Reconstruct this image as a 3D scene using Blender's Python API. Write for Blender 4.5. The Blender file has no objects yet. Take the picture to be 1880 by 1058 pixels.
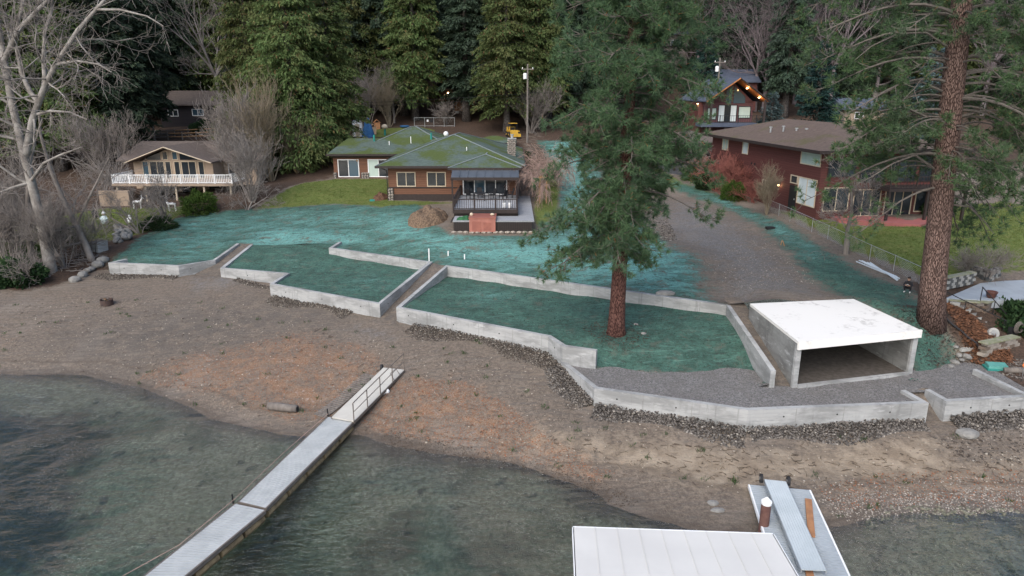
import bpy, bmesh, math, random
import numpy as np
from mathutils import Vector, Matrix, geometry

SC = bpy.context.scene
COL = SC.collection
PI = math.pi
R = math.radians

# ------------------------------------------------------------------ camera, sky, sun, exposure
F, PITCH, CH = 1260.0, R(16.0), 17.0          # focal length in photo pixels, tilt down, height over the lake
cam_d = bpy.data.cameras.new('camera'); cam = bpy.data.objects.new('camera', cam_d); COL.objects.link(cam)
cam_d.sensor_width = 36.0; cam_d.lens = 36.0 * F / 1880.0; cam_d.clip_end = 3000.0
cam.location = (0, 0, CH); cam.rotation_euler = (R(90) - PITCH, 0, 0)
SC.camera = cam

SUN_EL, SUN_AZ = R(44), R(205)                 # azimuth measured from +Y, clockwise: behind the camera, slightly left
world = bpy.data.worlds.new('World'); SC.world = world; world.use_nodes = True
wn = world.node_tree; wn.nodes.clear()
sky = wn.nodes.new('ShaderNodeTexSky'); sky.sky_type = 'NISHITA'; sky.sun_disc = False
sky.sun_elevation = SUN_EL; sky.sun_rotation = SUN_AZ; sky.dust_density = 3.0; sky.air_density = 1.0; sky.ozone_density = 1.0
bg = wn.nodes.new('ShaderNodeBackground'); bg.inputs['Strength'].default_value = 0.15
wo = wn.nodes.new('ShaderNodeOutputWorld')
wn.links.new(sky.outputs[0], bg.inputs[0]); wn.links.new(bg.outputs[0], wo.inputs[0])
sd = bpy.data.lights.new('sun', 'SUN'); sd.energy = 1.3; sd.angle = R(60); sd.color = (1.0, 0.985, 0.96)
sun = bpy.data.objects.new('sun', sd); COL.objects.link(sun)
sv = Vector((math.sin(SUN_AZ) * math.cos(SUN_EL), math.cos(SUN_AZ) * math.cos(SUN_EL), math.sin(SUN_EL)))
sun.rotation_euler = sv.to_track_quat('Z', 'Y').to_euler()
SC.view_settings.view_transform = 'Standard'; SC.view_settings.look = 'None'
SC.view_settings.exposure = 0.8; SC.view_settings.gamma = 1.0; SC.view_settings.use_curve_mapping = False
SC.render.engine = 'CYCLES'
SC.cycles.max_bounces = 6; SC.cycles.transparent_max_bounces = 12
SC.cycles.use_denoising = True

# ------------------------------------------------------------------ helpers: places
CP, SP = math.cos(PITCH), math.sin(PITCH)
def ray(px, py):
    dx, dy = (px - 940) / F, (529 - py) / F
    return Vector((dx, CP + SP * dy, -SP + CP * dy))
def W(px, py, z):                               # point of the photograph's line of sight at height z
    r = ray(px, py); t = (z - CH) / r.z
    return Vector((r.x * t, r.y * t, z))
def D(px, py, Y):                               # ... at distance Y
    r = ray(px, py); t = Y / r.y
    return Vector((r.x * t, Y, CH + r.z * t))

# ------------------------------------------------------------------ helpers: objects
def tag(o, label=None, cat=None, group=None, kind=None):
    if label: o['label'] = label
    if cat: o['category'] = cat
    if group: o['group'] = group
    if kind: o['kind'] = kind
    return o
def empty(name, loc, rz=0, label=None, cat=None, group=None):
    o = bpy.data.objects.new(name, None); COL.objects.link(o)
    o.location = loc; o.rotation_euler = (0, 0, rz); o.empty_display_size = .3
    return tag(o, label, cat, group)
def link_obj(name, me, m=None, parent=None, loc=None):
    if m is not None and not me.materials: me.materials.append(m)
    o = bpy.data.objects.new(name, me); COL.objects.link(o)
    if parent is not None: o.parent = parent
    if loc is not None: o.location = loc
    return o
def np_mesh(name, V, Fc, smooth=False):
    """V (n,3) ; Fc (m,k) all the same corner count"""
    me = bpy.data.meshes.new(name)
    V = np.asarray(V, np.float32); Fc = np.asarray(Fc, np.int32); k = Fc.shape[1]
    me.vertices.add(len(V)); me.vertices.foreach_set('co', V.ravel())
    me.loops.add(Fc.size); me.loops.foreach_set('vertex_index', Fc.ravel())
    me.polygons.add(len(Fc))
    me.polygons.foreach_set('loop_start', np.arange(0, Fc.size, k, dtype=np.int32))
    me.polygons.foreach_set('loop_total', np.full(len(Fc), k, np.int32))
    if smooth: me.polygons.foreach_set('use_smooth', np.ones(len(Fc), bool))
    me.update(calc_edges=True); me.validate()
    return me
class MB:
    """collects boxes, prisms, tubes as one mesh"""
    def __init__(s): s.v = []; s.f = []
    def add(s, v, f):
        o = len(s.v); s.v += [tuple(p) for p in v]; s.f += [tuple(i + o for i in q) for q in f]; return s
    def box(s, x0, x1, y0, y1, z0, z1):
        return s.add([(x0,y0,z0),(x1,y0,z0),(x1,y1,z0),(x0,y1,z0),(x0,y0,z1),(x1,y0,z1),(x1,y1,z1),(x0,y1,z1)],
                     [(3,2,1,0),(4,5,6,7),(0,1,5,4),(1,2,6,5),(2,3,7,6),(3,0,4,7)])
    def hexa(s, b, t):                          # four bottom and four top corners, counter-clockwise from above
        return s.add(list(b) + list(t), [(3,2,1,0),(4,5,6,7),(0,1,5,4),(1,2,6,5),(2,3,7,6),(3,0,4,7)])
    def prism(s, poly, z0, z1):                 # vertical prism over a plan polygon (counter-clockwise)
        n = len(poly)
        v = [(p[0],p[1],z0) for p in poly] + [(p[0],p[1],z1) for p in poly]
        return s.add(v, [tuple(range(n-1,-1,-1)), tuple(range(n,2*n))] + [(i,(i+1)%n,n+(i+1)%n,n+i) for i in range(n)])
    def slab(s, poly, th):                      # polygon of 3-D points thickened downwards
        n = len(poly)
        v = [tuple(p) for p in poly] + [(p[0],p[1],p[2]-th) for p in poly]
        return s.add(v, [tuple(range(n)), tuple(range(2*n-1,n-1,-1))] + [(i,n+i,n+(i+1)%n,(i+1)%n) for i in range(n)])
    def bar(s, a, b, w, h=None, up=(0,0,1)):    # square bar from a to b
        a, b = Vector(a), Vector(b); h = h or w; d = (b-a).normalized(); u = Vector(up)
        if abs(d.dot(u)) > .98: u = Vector((0,1,0))
        x = d.cross(u).normalized()*w/2; y = x.cross(d).normalized()*h/2
        v = [a-x-y,a+x-y,a+x+y,a-x+y,b-x-y,b+x-y,b+x+y,b-x+y]
        return s.add(v, [(3,2,1,0),(4,5,6,7),(0,1,5,4),(1,2,6,5),(2,3,7,6),(3,0,4,7)])
    def tube(s, pts, rad, n=6, cap=True):
        pts = [Vector(p) for p in pts]; rad = rad if hasattr(rad, '__len__') else [rad]*len(pts)
        o = len(s.v); m = len(pts)
        ref = Vector((0.13,0.31,0.94))
        for i, p in enumerate(pts):
            d = (pts[min(i+1,m-1)]-pts[max(i-1,0)])
            d = d.normalized() if d.length > 1e-9 else Vector((0,0,1))
            x = d.cross(ref)
            if x.length < .15: x = d.cross(Vector((1,0,0)))
            x.normalize(); y = d.cross(x)
            for k in range(n):
                a = 2*PI*k/n; s.v.append(tuple(p + (x*math.cos(a)+y*math.sin(a))*rad[i]))
        for i in range(m-1):
            for k in range(n):
                s.f.append((o+i*n+k, o+i*n+(k+1)%n, o+(i+1)*n+(k+1)%n, o+(i+1)*n+k))
        if cap:
            s.f.append(tuple(o+k for k in range(n-1,-1,-1))); s.f.append(tuple(o+(m-1)*n+k for k in range(n)))
        return s
    def lathe(s, prof, n=16, c=(0,0,0)):        # prof: (radius, z)
        o = len(s.v); m = len(prof)
        for r, z in prof:
            for k in range(n):
                a = 2*PI*k/n; s.v.append((c[0]+r*math.cos(a), c[1]+r*math.sin(a), c[2]+z))
        for i in range(m-1):
            for k in range(n): s.f.append((o+i*n+k,o+i*n+(k+1)%n,o+(i+1)*n+(k+1)%n,o+(i+1)*n+k))
        s.f.append(tuple(o+k for k in range(n-1,-1,-1))); s.f.append(tuple(o+(m-1)*n+k for k in range(n)))
        return s
    def ball(s, c, r, n=10, m=7, sc=(1,1,1)):
        o = len(s.v)
        for i in range(m+1):
            t = PI*i/m
            for k in range(n):
                a = 2*PI*k/n
                s.v.append((c[0]+r*sc[0]*math.sin(t)*math.cos(a), c[1]+r*sc[1]*math.sin(t)*math.sin(a), c[2]-r*sc[2]*math.cos(t)))
        for i in range(m):
            for k in range(n): s.f.append((o+i*n+k,o+i*n+(k+1)%n,o+(i+1)*n+(k+1)%n,o+(i+1)*n+k))
        return s
    def build(s, name, m, parent=None, world=True, smooth=False, kind=None):
        """vertices are world coordinates; under a parent they are moved into its (unrotated) frame"""
        me = bpy.data.meshes.new(name)
        off = Vector((0,0,0))
        if world and parent is not None:
            q = parent
            while q is not None: off += Vector(q.location); q = q.parent
        elif world:
            xs = [p[0] for p in s.v]; ys = [p[1] for p in s.v]; zs = [p[2] for p in s.v]
            off = Vector(((min(xs)+max(xs))/2, (min(ys)+max(ys))/2, min(zs)))
        me.from_pydata([(p[0]-off.x,p[1]-off.y,p[2]-off.z) for p in s.v], [], s.f); me.update()
        if smooth:
            for p in me.polygons: p.use_smooth = True
        o = link_obj(name, me, m, parent)
        if world and parent is None: o.location = off
        if kind: o['kind'] = kind
        return o
def copy_tree(o, parent=None):
    c = o.copy(); COL.objects.link(c)
    c.parent = parent
    for ch in list(o.children): copy_tree(ch, c)
    return c

# ------------------------------------------------------------------ helpers: materials
class NT:
    def __init__(s, name):
        s.m = bpy.data.materials.new(name); s.m.use_nodes = True; s.t = s.m.node_tree; s.t.nodes.clear()
        s.out = s.n('ShaderNodeOutputMaterial')
    def n(s, ty, **kw):
        x = s.t.nodes.new(ty)
        for k, v in kw.items(): setattr(x, k, v)
        return x
    def L(s, a, b): s.t.links.new(a, b)
    def put(s, sock, v):
        if isinstance(v, (int, float)): sock.default_value = v
        elif isinstance(v, (tuple, list)): sock.default_value = (*v, 1.0) if len(v) == 3 and sock.type == 'RGBA' else v
        else: s.L(v, sock)
    def pos(s, kind='Position'):
        if kind == 'Position': return s.n('ShaderNodeNewGeometry').outputs['Position']
        return s.n('ShaderNodeTexCoord').outputs[kind]
    def map(s, vec, scale=(1,1,1), rot=(0,0,0)):
        x = s.n('ShaderNodeMapping'); s.L(vec, x.inputs['Vector']); x.inputs['Scale'].default_value = scale; x.inputs['Rotation'].default_value = rot
        return x.outputs[0]
    def noise(s, vec, scale, detail=4, rough=.55, dist=0.0):
        x = s.n('ShaderNodeTexNoise'); s.L(vec, x.inputs['Vector'])
        x.inputs['Scale'].default_value = scale; x.inputs['Detail'].default_value = detail
        x.inputs['Roughness'].default_value = rough; x.inputs['Distortion'].default_value = dist
        return x.outputs['Fac']
    def voro(s, vec, scale, out='Color', feat='F1'):
        x = s.n('ShaderNodeTexVoronoi', feature=feat); s.L(vec, x.inputs['Vector']); x.inputs['Scale'].default_value = scale
        return x.outputs[out]
    def math(s, op, a, b=0.0, clamp=False):
        x = s.n('ShaderNodeMath', operation=op, use_clamp=clamp); s.put(x.inputs[0], a); s.put(x.inputs[1], b); return x.outputs[0]
    def step(s, v, lo, hi):
        x = s.n('ShaderNodeMapRange', interpolation_type='SMOOTHSTEP'); s.put(x.inputs['Value'], v)
        x.inputs['From Min'].default_value = lo; x.inputs['From Max'].default_value = hi; return x.outputs[0]
    def mix(s, f, a, b, mode='MIX'):
        x = s.n('ShaderNodeMix', data_type='RGBA', blend_type=mode)
        s.put(x.inputs[0], f); s.put(x.inputs[6], a); s.put(x.inputs[7], b); return x.outputs[2]
    def attr(s, name): return s.n('ShaderNodeAttribute', attribute_name=name).outputs['Fac']
    def island(s): return s.n('ShaderNodeNewGeometry').outputs['Random Per Island']
    def objrand(s): return s.n('ShaderNodeObjectInfo').outputs['Random']
    def bump(s, h, strength=.3, dist=.05):
        x = s.n('ShaderNodeBump'); x.inputs['Strength'].default_value = strength; x.inputs['Distance'].default_value = dist
        s.put(x.inputs['Height'], h); return x.outputs[0]
    def done(s, col, rough=.8, normal=None, metal=0.0, spec=None, emit=None, emit_s=0.0):
        b = s.n('ShaderNodeBsdfPrincipled'); s.put(b.inputs['Base Color'], col); s.put(b.inputs['Roughness'], rough)
        b.inputs['Metallic'].default_value = metal
        if spec is not None: b.inputs['Specular IOR Level'].default_value = spec
        if normal is not None: s.L(normal, b.inputs['Normal'])
        if emit is not None: s.put(b.inputs['Emission Color'], emit); b.inputs['Emission Strength'].default_value = emit_s
        s.L(b.outputs[0], s.out.inputs['Surface']); s.bsdf = b
        return s.m
def mat(name, a, b=None, scale=3.0, rough=.8, bump=.15, metal=0.0, spec=.3, vec=(1,1,1), detail=6):
    """a plain surface: two tones mixed by noise, a little relief"""
    t = NT(name); p = t.map(t.pos('Object'), vec)
    n = t.noise(p, scale, detail, .6)
    b = b or tuple(c*.75 for c in a)
    f = t.step(n, .3, .7)
    return t.done(t.mix(f, a, b), rough, t.bump(n, bump, .03) if bump else None, metal, spec)
# ------------------------------------------------------------------ terrain heights
class Field:
    """smooth height field through scattered points (multiquadric)"""
    def __init__(s, pts, c=2.5):
        P = np.array([tuple(p) for p in pts], float); s.X = P[:, :2]; s.c = c; s.m = P[:, 2].mean()
        n = len(P); A = s.k(s.X, s.X) + np.eye(n) * 1e-3
        B = np.zeros((n+1, n+1)); B[:n, :n] = A; B[:n, n] = 1; B[n, :n] = 1
        s.w = np.linalg.solve(B, np.append(P[:, 2], 0.0))
    def k(s, a, b): return -np.sqrt(((a[:, None, :] - b[None, :, :])**2).sum(-1) + s.c**2)
    def __call__(s, x, y):
        q = np.stack([np.atleast_1d(np.asarray(x, float)), np.atleast_1d(np.asarray(y, float))], -1)
        out = np.empty(len(q))
        for i in range(0, len(q), 20000): out[i:i+20000] = s.k(q[i:i+20000], s.X) @ s.w[:-1] + s.w[-1]
        return out
def hnoise(x, y, amp, L, seed=0):
    """cheap rolling unevenness: sum of rotated sines"""
    r = np.random.RandomState(seed); z = np.zeros_like(x, dtype=float)
    for i in range(9):
        a = r.uniform(0, 2*PI); l = L * r.uniform(.45, 1.6); ph = r.uniform(0, 6.28)
        z += np.sin((x*math.cos(a) + y*math.sin(a)) * 2*PI/l + ph)
    return z * amp / 3.0

shore = [(-60,676),(0,684),(150,691),(260,714),(330,740),(380,762),(450,785),(545,797),(650,800),(720,815),(850,838),(980,862),(1090,900),(1170,945),
         (1290,975),(1400,985),(1540,962),(1700,938),(1880,944),(2000,950)]
beach_pts = [W(x, y, 0) for x, y in shore]
beach_pts += [W(*p) for p in [
    (204,496,2.05),(328,510,2.1),(408,508,2.25),(499,542,2.1),(600,560,2.1),(696,579,2.1),(732,590,2.1),(860,612,2.05),(1005,640,1.9),(1034,668,1.75),(1099,742,1.2),(1240,766,1.1),(1372,788,1.05),(1540,780,1.05),(1693,773,1.05),(1735,776,1.05),(1880,758,1.15),(2050,760,1.2),
    (100,510,2.1),(0,525,2.1),(-80,530,2.1),(197,560,1.6),(60,600,1.15),(300,600,1.2),(480,600,1.5),(620,620,1.6),(0,640,.7),(200,650,.6),(450,690,.75),(600,690,1.0),(740,690,1.25),(560,750,.38),(800,760,.75),(950,760,1.0),(760,800,.18),
    (1000,830,.5),(1100,800,.8),(1300,850,.55),(1250,920,.22),(1500,850,.6),(1500,910,.3),(1700,850,.6),(1700,905,.22),(1880,860,.55),
    (0,740,-.55),(150,760,-.6),(300,800,-.5),(450,830,-.4),(0,850,-1.3),(200,900,-1.4),(0,1058,-2.6),(350,1000,-1.7),(560,900,-.75),(600,1058,-1.5),(800,900,-.35),(800,1000,-.9),(950,930,-.3),(950,1058,-.9),(1250,1058,-.6),(1650,1020,-.3),(1850,1058,-.45)]]
beach_pts += [Vector(p) for p in [(-40,10,-4),(0,10,-3),(40,10,-2),(-40,-20,-6),(0,-20,-6),(40,-20,-5),(60,25,-.5),(-70,30,-1.8),(-90,45,1.0),(-60,62,2.3),(60,36,1.3),
    (0,46,1.2),(8,42,.6),(10,36,.7),(18,36,.6),(-12,53,1.6),(-25,62,1.6),(28,38,.7),(-200,40,-2),(200,30,-2)]]
HB_ = Field(beach_pts)
HB = lambda x, y: HB_(x, y) + hnoise(np.atleast_1d(x), np.atleast_1d(y), .03, 6, 1) + hnoise(np.atleast_1d(x), np.atleast_1d(y), .012, 1.7, 2)

up_pts = [W(*p) for p in [
    (205,478,2.9),(328,484,2.9),(393,474,2.92),(437,447,3.6),(450,446,3.7),(462,446,3.7),(540,448,3.85),(607,452,3.92),(625,442,4.05),(700,465,3.9),(790,478,3.9),(820,485,3.9),(1080,520,3.85),(1337,557,3.9),(1360,557,4.0),(1377,554,4.25),(1470,549,4.3),(1567,546,4.35),
    (830,428,5.0),(905,427,5.0),(985,424,5.05),(760,400,5.3),(714,370,5.8),(770,371,5.75),(835,372,5.7),(620,328,6.5),(710,328,6.5),(560,350,5.9),(480,380,4.9),(380,390,4.6),(250,450,3.3),(300,410,4.0),
    (200,410,3.9),(190,381,4.7),(330,378,4.8),(60,450,3.2),(100,495,2.6),(20,500,2.6),(0,420,3.8),(420,345,6.2),(500,340,6.2),
    (1000,330,6.6),(1005,390,5.6),(1100,440,4.9),(1200,480,4.6),(1400,520,4.3),(1300,430,5.0),(1250,360,6.0),(1190,310,7.2),(1060,283,8.5),(940,283,8.5),
    (1420,385,5.9),(1550,455,5.05),(1690,515,4.45),(1640,528,4.4),(1500,393,6.25),(1600,403,6.2),(1690,412,6.2),(1750,480,5.2),(1860,430,5.8),(1380,345,6.6),(1330,330,7.0),
    (1740,515,4.5),(1800,525,4.3),(1880,520,4.35),(1745,560,4.1),(1790,590,3.5),(1765,625,3.0),(1850,630,2.7),(1850,680,2.15),(1880,690,2.1),(1950,700,2.1),(1800,668,2.15),
    (1690,600,3.8),(1660,565,4.2),(1720,640,2.75),(1672,650,2.75),(1660,668,2.3),(1700,700,1.9),(1750,684,1.95),(1790,676,2.0),(1800,560,4.0)]]
up_pts += [Vector(p) for p in [(22.9,35.0,1.9),(22.8,38,2.6),(22.3,40.8,4.2),(60,40,3),(60,55,5.5),(100,60,6),(-70,60,2.4),(-70,75,4.2),(-120,60,2.5),(-48,86,5.6),(-40,86,5.6),(-32,86,5.8),(-40,97,8.3),(-75,95,7.8)]]
for X in (-300,-160,-90,-45,-10,25,60,110,200,320):
    k = 0 if X > -60 else -.8
    up_pts += [Vector((X, Y, z+k)) for Y, z in ((104,9.2),(116,11.4),(130,13.5),(150,17.5),(180,25),(230,42),(320,80),(430,120))]
HU_ = Field(up_pts)
def seg_dist(x, y, poly, closed=False):
    d = np.full(x.shape, 1e9); n = len(poly)
    for i in range(n if closed else n-1):
        ax, ay = poly[i][:2]; bx, by = poly[(i+1) % n][:2]
        L2 = (bx-ax)**2 + (by-ay)**2 + 1e-12
        t = np.clip(((x-ax)*(bx-ax) + (y-ay)*(by-ay))/L2, 0, 1)
        d = np.minimum(d, np.hypot(x-ax-t*(bx-ax), y-ay-t*(by-ay)))
    return d
def inside(x, y, poly):
    r = np.zeros(x.shape, bool); n = len(poly)
    for i in range(n):
        ax, ay = poly[i][:2]; bx, by = poly[(i+1) % n][:2]
        if ay == by: continue
        r ^= ((ay > y) != (by > y)) & (x < (bx-ax)*(y-ay)/(by-ay) + ax)
    return r
def sdf(x, y, poly): 
    d = seg_dist(x, y, poly, True); return np.where(inside(x, y, poly), d, -d)

# ------------------------------------------------------------------ the retaining walls' lines (plan and top height)
ZT = 3.05
A = [W(232,475.5,ZT), W(204,482,ZT), W(328,487.5,ZT), W(393,477.5,ZT), W(437,447,3.75)]
Cw = [W(462,449,3.75), W(408,492,ZT), W(528,502,ZT), W(499,521,ZT), W(696,557,ZT), W(790,481,4.05), W(607,455,4.05), W(625,444,4.15)]
Dw = [W(1095.6,643,3.1), W(1036,634.5,3.1), W(1009,617,3.1), W(732,564,3.1), W(820,488,4.05), W(1337,560,4.05), W(1420,681,2.95)]
Ew = [W(1033,663,2.15), W(1095,712,2.15), W(1372,751,2.15), W(1697,738,2.15), W(1658,716,2.15)]
Fw = [W(1703,715,2.15), W(1738.5,735,2.15), W(1880,726.5,2.15), Vector((27.2,32.2,2.15))]
Fr = [W(1790,678,2.3), W(1835,700,2.25), W(1884,724,2.2)]

left_edge = [Vector((-200,56,0)), W(0,526,2.2), W(130,517,2.2), W(180,498,2.2), W(204,480,2.9)]
right_edge = [W(1678,690,2.0), W(1700,690,2.0), W(1752,677,2.0), W(1790,672,2.0), W(1884,718,2.0), Vector((200,33,2.0))]
def HU(x, y):
    x = np.atleast_1d(np.asarray(x, float)); y = np.atleast_1d(np.asarray(y, float))
    z = HU_(x, y) + hnoise(x, y, .05, 7, 3) + hnoise(x, y, .02, 1.6, 4)
    dl = np.minimum(seg_dist(x, y, left_edge[:4]), 50); k = np.clip(1-dl/3.2, 0, 1); k = k*k*(3-2*k)
    if (dl < 3.2).any(): z = z*(1-k) + k*(HB_(x, y)-.16)
    dr = seg_dist(x, y, right_edge); k = np.clip(1-dr/1.4, 0, 1); z = z*(1-k) + k*1.86
    return z
HC_ = Field([p - Vector((0,0,.17)) for p in (W(408,492,ZT), W(528,502,ZT), W(499,521,ZT), W(600,538,ZT), W(696,557,ZT), W(465,498,ZT))] +
            [W(462,449,3.7), W(540,448,3.85), W(607,453,3.85)] + [Vector((-15.2,57.0,3.42)), Vector((-11,55,3.35)), Vector((-7.2,52.3,3.3)), Vector((-8.3,48.5,3.1)), Vector((-18.5,56.5,3.4)), Vector((-15.6,60.4,4.0)), Vector((-23.6,57.5,3.3))], 1.5)
HC = lambda x, y: HC_(x, y) + hnoise(np.atleast_1d(x), np.atleast_1d(y), .04, 3, 5)
HD_ = Field([W(732,566,2.95), W(870,592,2.95), W(1009,618,2.95), W(1036,636,2.85), W(1095,645,2.6), W(1100,674,2.05), W(1250,686,2.0), W(1405,700,2.0), W(1130,618,2.85)] +
            [Vector(p) for p in [(-5.0,50.6,3.25),(0,47.8,3.25),(6,44.6,3.25),(12.8,40.8,3.3),(13.5,37.5,2.7),(13.5,34.4,1.9),(9,34.2,1.9),(5,35,1.95),(4.6,35.4,2.05),(8,37.5,2.6),(11,38.5,2.8)]], 1.5)
HD = lambda x, y: HD_(x, y) + hnoise(np.atleast_1d(x), np.atleast_1d(y), .04, 3, 6)
HP = lambda x, y: 2.0 + hnoise(np.atleast_1d(x), np.atleast_1d(y), .02, 4, 7)
def hit(px, py, hf, t0=15.0, t1=400.0):
    r = ray(px, py); t = np.linspace(t0, t1, 4000)
    d = CH + r.z*t - hf(r.x*t, r.y*t)
    i = np.argmax(d < 0)
    if i == 0: i = len(t)-1
    tt = t[i-1] + (t[i]-t[i-1]) * d[i-1]/(d[i-1]-d[i]+1e-9)
    return Vector((r.x*tt, r.y*tt, CH + r.z*tt))
def zu(x, y): return float(HU(x, y)[0])
def zb(x, y): return float(HB(x, y)[0])
PU = lambda L: [hit(x, y, HU) for x, y in L]
PB = lambda L: [hit(x, y, HB) for x, y in L]

# ------------------------------------------------------------------ what covers the ground where
Z = {}
Z['seed1'] = PU([(200,482),(228,462),(262,432),(330,399),(470,384),(610,374),(700,381),(772,374),(800,412),(830,432),(985,430),(1000,412),(1024,395),(1028,340),(1010,300),(985,258),(1060,258),(1100,300),(1150,380),(1190,412),(1215,440),(1285,480),(1300,552)]) + [Dw[5], Dw[4], Cw[5], Cw[6], Cw[0], A[4], A[3], A[2], A[1]]
Z['seed2'] = PU([(1232,330),(1330,360),(1410,398),(1500,447),(1590,502),(1665,533),(1700,560),(1722,600),(1765,655),(1740,690),(1676,696),(1660,660),(1640,590),(1567,552),(1490,512),(1450,468),(1400,420),(1320,377),(1240,350)])
Z['lawnL'] = PU([(70,405),(190,383),(345,376),(335,393),(290,415),(245,432),(200,442),(130,440),(60,425)])
Z['lawnL2'] = PU([(-60,400),(60,410),(90,440),(60,475),(-60,490)])
Z['lawnH'] = PU([(470,384),(520,352),(560,336),(620,329),(712,329),(722,369),(836,372),(770,378),(700,381),(610,375)])
Z['lawnB'] = PU([(665,252),(680,238),(770,232),(800,240),(770,255)])
Z['lawnD'] = PU([(985,345),(1005,300),(1012,300),(1028,345),(1022,395),(990,420),(980,400)])
Z['lawnR'] = PU([(1422,388),(1500,400),(1560,415),(1700,416),(1760,380),(1840,370),(2000,400),(2000,480),(1850,500),(1745,508),(1690,506),(1560,458)])
Z['lawnS'] = PU([(1185,318),(1212,310),(1255,338),(1330,360),(1330,366),(1240,348)])
Z['asph'] = PU([(1180,300),(1205,280),(1256,288),(1275,325),(1225,318),(1205,305)])
Z['bright1'] = PU([(440,440),(500,418),(600,425),(690,435),(640,450),(540,452),(470,455)])
Z['bright2'] = PU([(640,400),(760,395),(800,430),(940,440),(1040,425),(1180,425),(1270,470),(1290,545),(1150,530),(960,500),(820,478),(720,440)])
Z['bright3'] = PU([(1000,255),(1060,255),(1150,390),(1040,420)])
Z['bright4'] = PU([(1250,345),(1330,362),(1420,405),(1540,475),(1480,480),(1400,415)])
Z['bed'] = PU([(1725,560),(1755,555),(1850,640),(1860,668),(1790,670),(1770,640)])
Z['gravU'] = PU([(1215,440),(1180,400),(1230,360),(1320,378),(1400,420),(1450,468),(1560,546),(1350,557),(1300,552),(1285,480)])
Z['rust1'] = PB([(255,695),(330,655),(420,640),(540,612),(650,630),(700,660),(690,690),(600,770),(530,775),(440,735),(330,715)])
Z['rust2'] = PB([(720,690),(850,700),(930,740),(1000,800),(1130,870),(1090,885),(1000,855),(860,822),(690,795),(655,770)])
Z['rust3'] = PB([(-20,625),(90,595),(100,605),(0,640)])
Z['rust4'] = PB([(1500,895),(1600,870),(1880,860),(1880,935),(1700,925),(1540,940)])
Z['sand1'] = PB([(960,800),(1100,800),(1240,812),(1400,830),(1700,800),(1760,850),(1880,840),(1880,880),(1600,890),(1500,880),(1350,900),(1120,850)])
Z['gravB1'] = PB([(318,508),(405,505),(470,512),(430,535),(340,538)])
Z['gravB2'] = PB([(612,605),(690,582),(740,600),(770,612),(730,640),(650,640)])
Z['gravB3'] = PB([(1540,905),(1880,900),(1880,945),(1600,960)])
Z['mud'] = PB([(100,620),(330,560),(640,560),(600,600),(380,650),(150,690)])

Z['weedL'] = PB([(-80,745),(70,765),(170,758),(215,790),(190,830),(120,900),(160,960),(100,1058),(-100,1058)])
Z['weedR'] = PB([(1000,940),(1060,930),(1120,960),(1060,1058),(960,1058)])
def sm(d, w): return np.clip(.5 + d/(2*w), 0, 1)
ATT = ('seed','bright','grass','gravel','rust','sand','forest','asphalt','bed','mud')
def attrs_upper(x, y):
    a = {k: np.zeros(len(x)) for k in ATT}
    a['seed'] = np.maximum(sm(sdf(x, y, Z['seed1']), np.where(x > 6, 2.2, .7)), sm(sdf(x, y, Z['seed2']), 1.3))
    for k in ('lawnL','lawnL2','lawnH','lawnB','lawnD','lawnR','lawnS'): a['grass'] = np.maximum(a['grass'], sm(sdf(x, y, Z[k]), .8))
    b = np.zeros(len(x))
    for k, v, w in (('bright1',1.0,2.5),('bright2',.88,4),('bright3',.75,2),('bright4',.55,1.5)): b = np.maximum(b, v*sm(sdf(x, y, Z[k]), w))
    a['bright'] = np.maximum(b, .42*sm(sdf(x, y, Z['seed1']), 3))
    a['asphalt'] = sm(sdf(x, y, Z['asph']), .2); a['bed'] = sm(sdf(x, y, Z['bed']), .5)
    a['gravel'] = .58*sm(sdf(x, y, Z['gravU']), 3.0); a['mud'] = .5*sm(sdf(x, y, Z['gravU']), 3.0)
    a['forest'] = np.clip((y-84)/8, 0, 1)
    left = sm(-(x+31-(y-60)*.3), 4) * (1-a['grass']); a['forest'] = np.maximum(a['forest'], left)
    a['forest'] *= 1-np.clip(1-np.abs(x-2-(y-85)*.05)/9, 0, 1)*.5
    right = np.clip((x-24)/2, 0, 1)*np.clip((47-y)/3, 0, 1); a['forest'] = np.maximum(a['forest'], .8*right*(1-a['seed']))
    return a
def attrs_beach(x, y):
    a = {k: np.zeros(len(x)) for k in ATT}
    for k, v, w in (('rust1',1,2.2),('rust2',1,2.0),('rust3',.7,1.5),('rust4',.62,2.5)): a['rust'] = np.maximum(a['rust'], v*sm(sdf(x, y, Z[k]), w))
    a['sand'] = sm(sdf(x, y, Z['sand1']), 2.5)
    for k, v, w in (('gravB1',.5,1.2),('gravB2',.5,1.8),('gravB3',.55,1.5)): a['gravel'] = np.maximum(a['gravel'], v*sm(sdf(x, y, Z[k]), w))
    a['mud'] = sm(sdf(x, y, Z['mud']), 4)
    a['bed'] = np.maximum(sm(sdf(x, y, Z['weedL']), 2.5), .55*sm(sdf(x, y, Z['weedR']), 2))
    a['forest'] = np.clip((-34-x)/5, 0, 1)*np.clip((y-50)/4, 0, 1)
    return a
def attrs_const(**kw):
    def f(x, y):
        a = {k: np.zeros(len(x)) for k in ATT}
        for k, v in kw.items(): a[k] = np.full(len(x), v)
        return a
    return f
def attrs_terrace(x, y):
    a = {k: np.zeros(len(x)) for k in ATT}; a['seed'] = np.ones(len(x))
    a['bright'] = .14 + .3*np.clip(1-np.hypot((x+1.5)/3.5, (y-46)/2.5), 0, 1) + .2*np.clip(1-np.hypot((x+11)/3, (y-50)/3), 0, 1)
    return a
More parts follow.
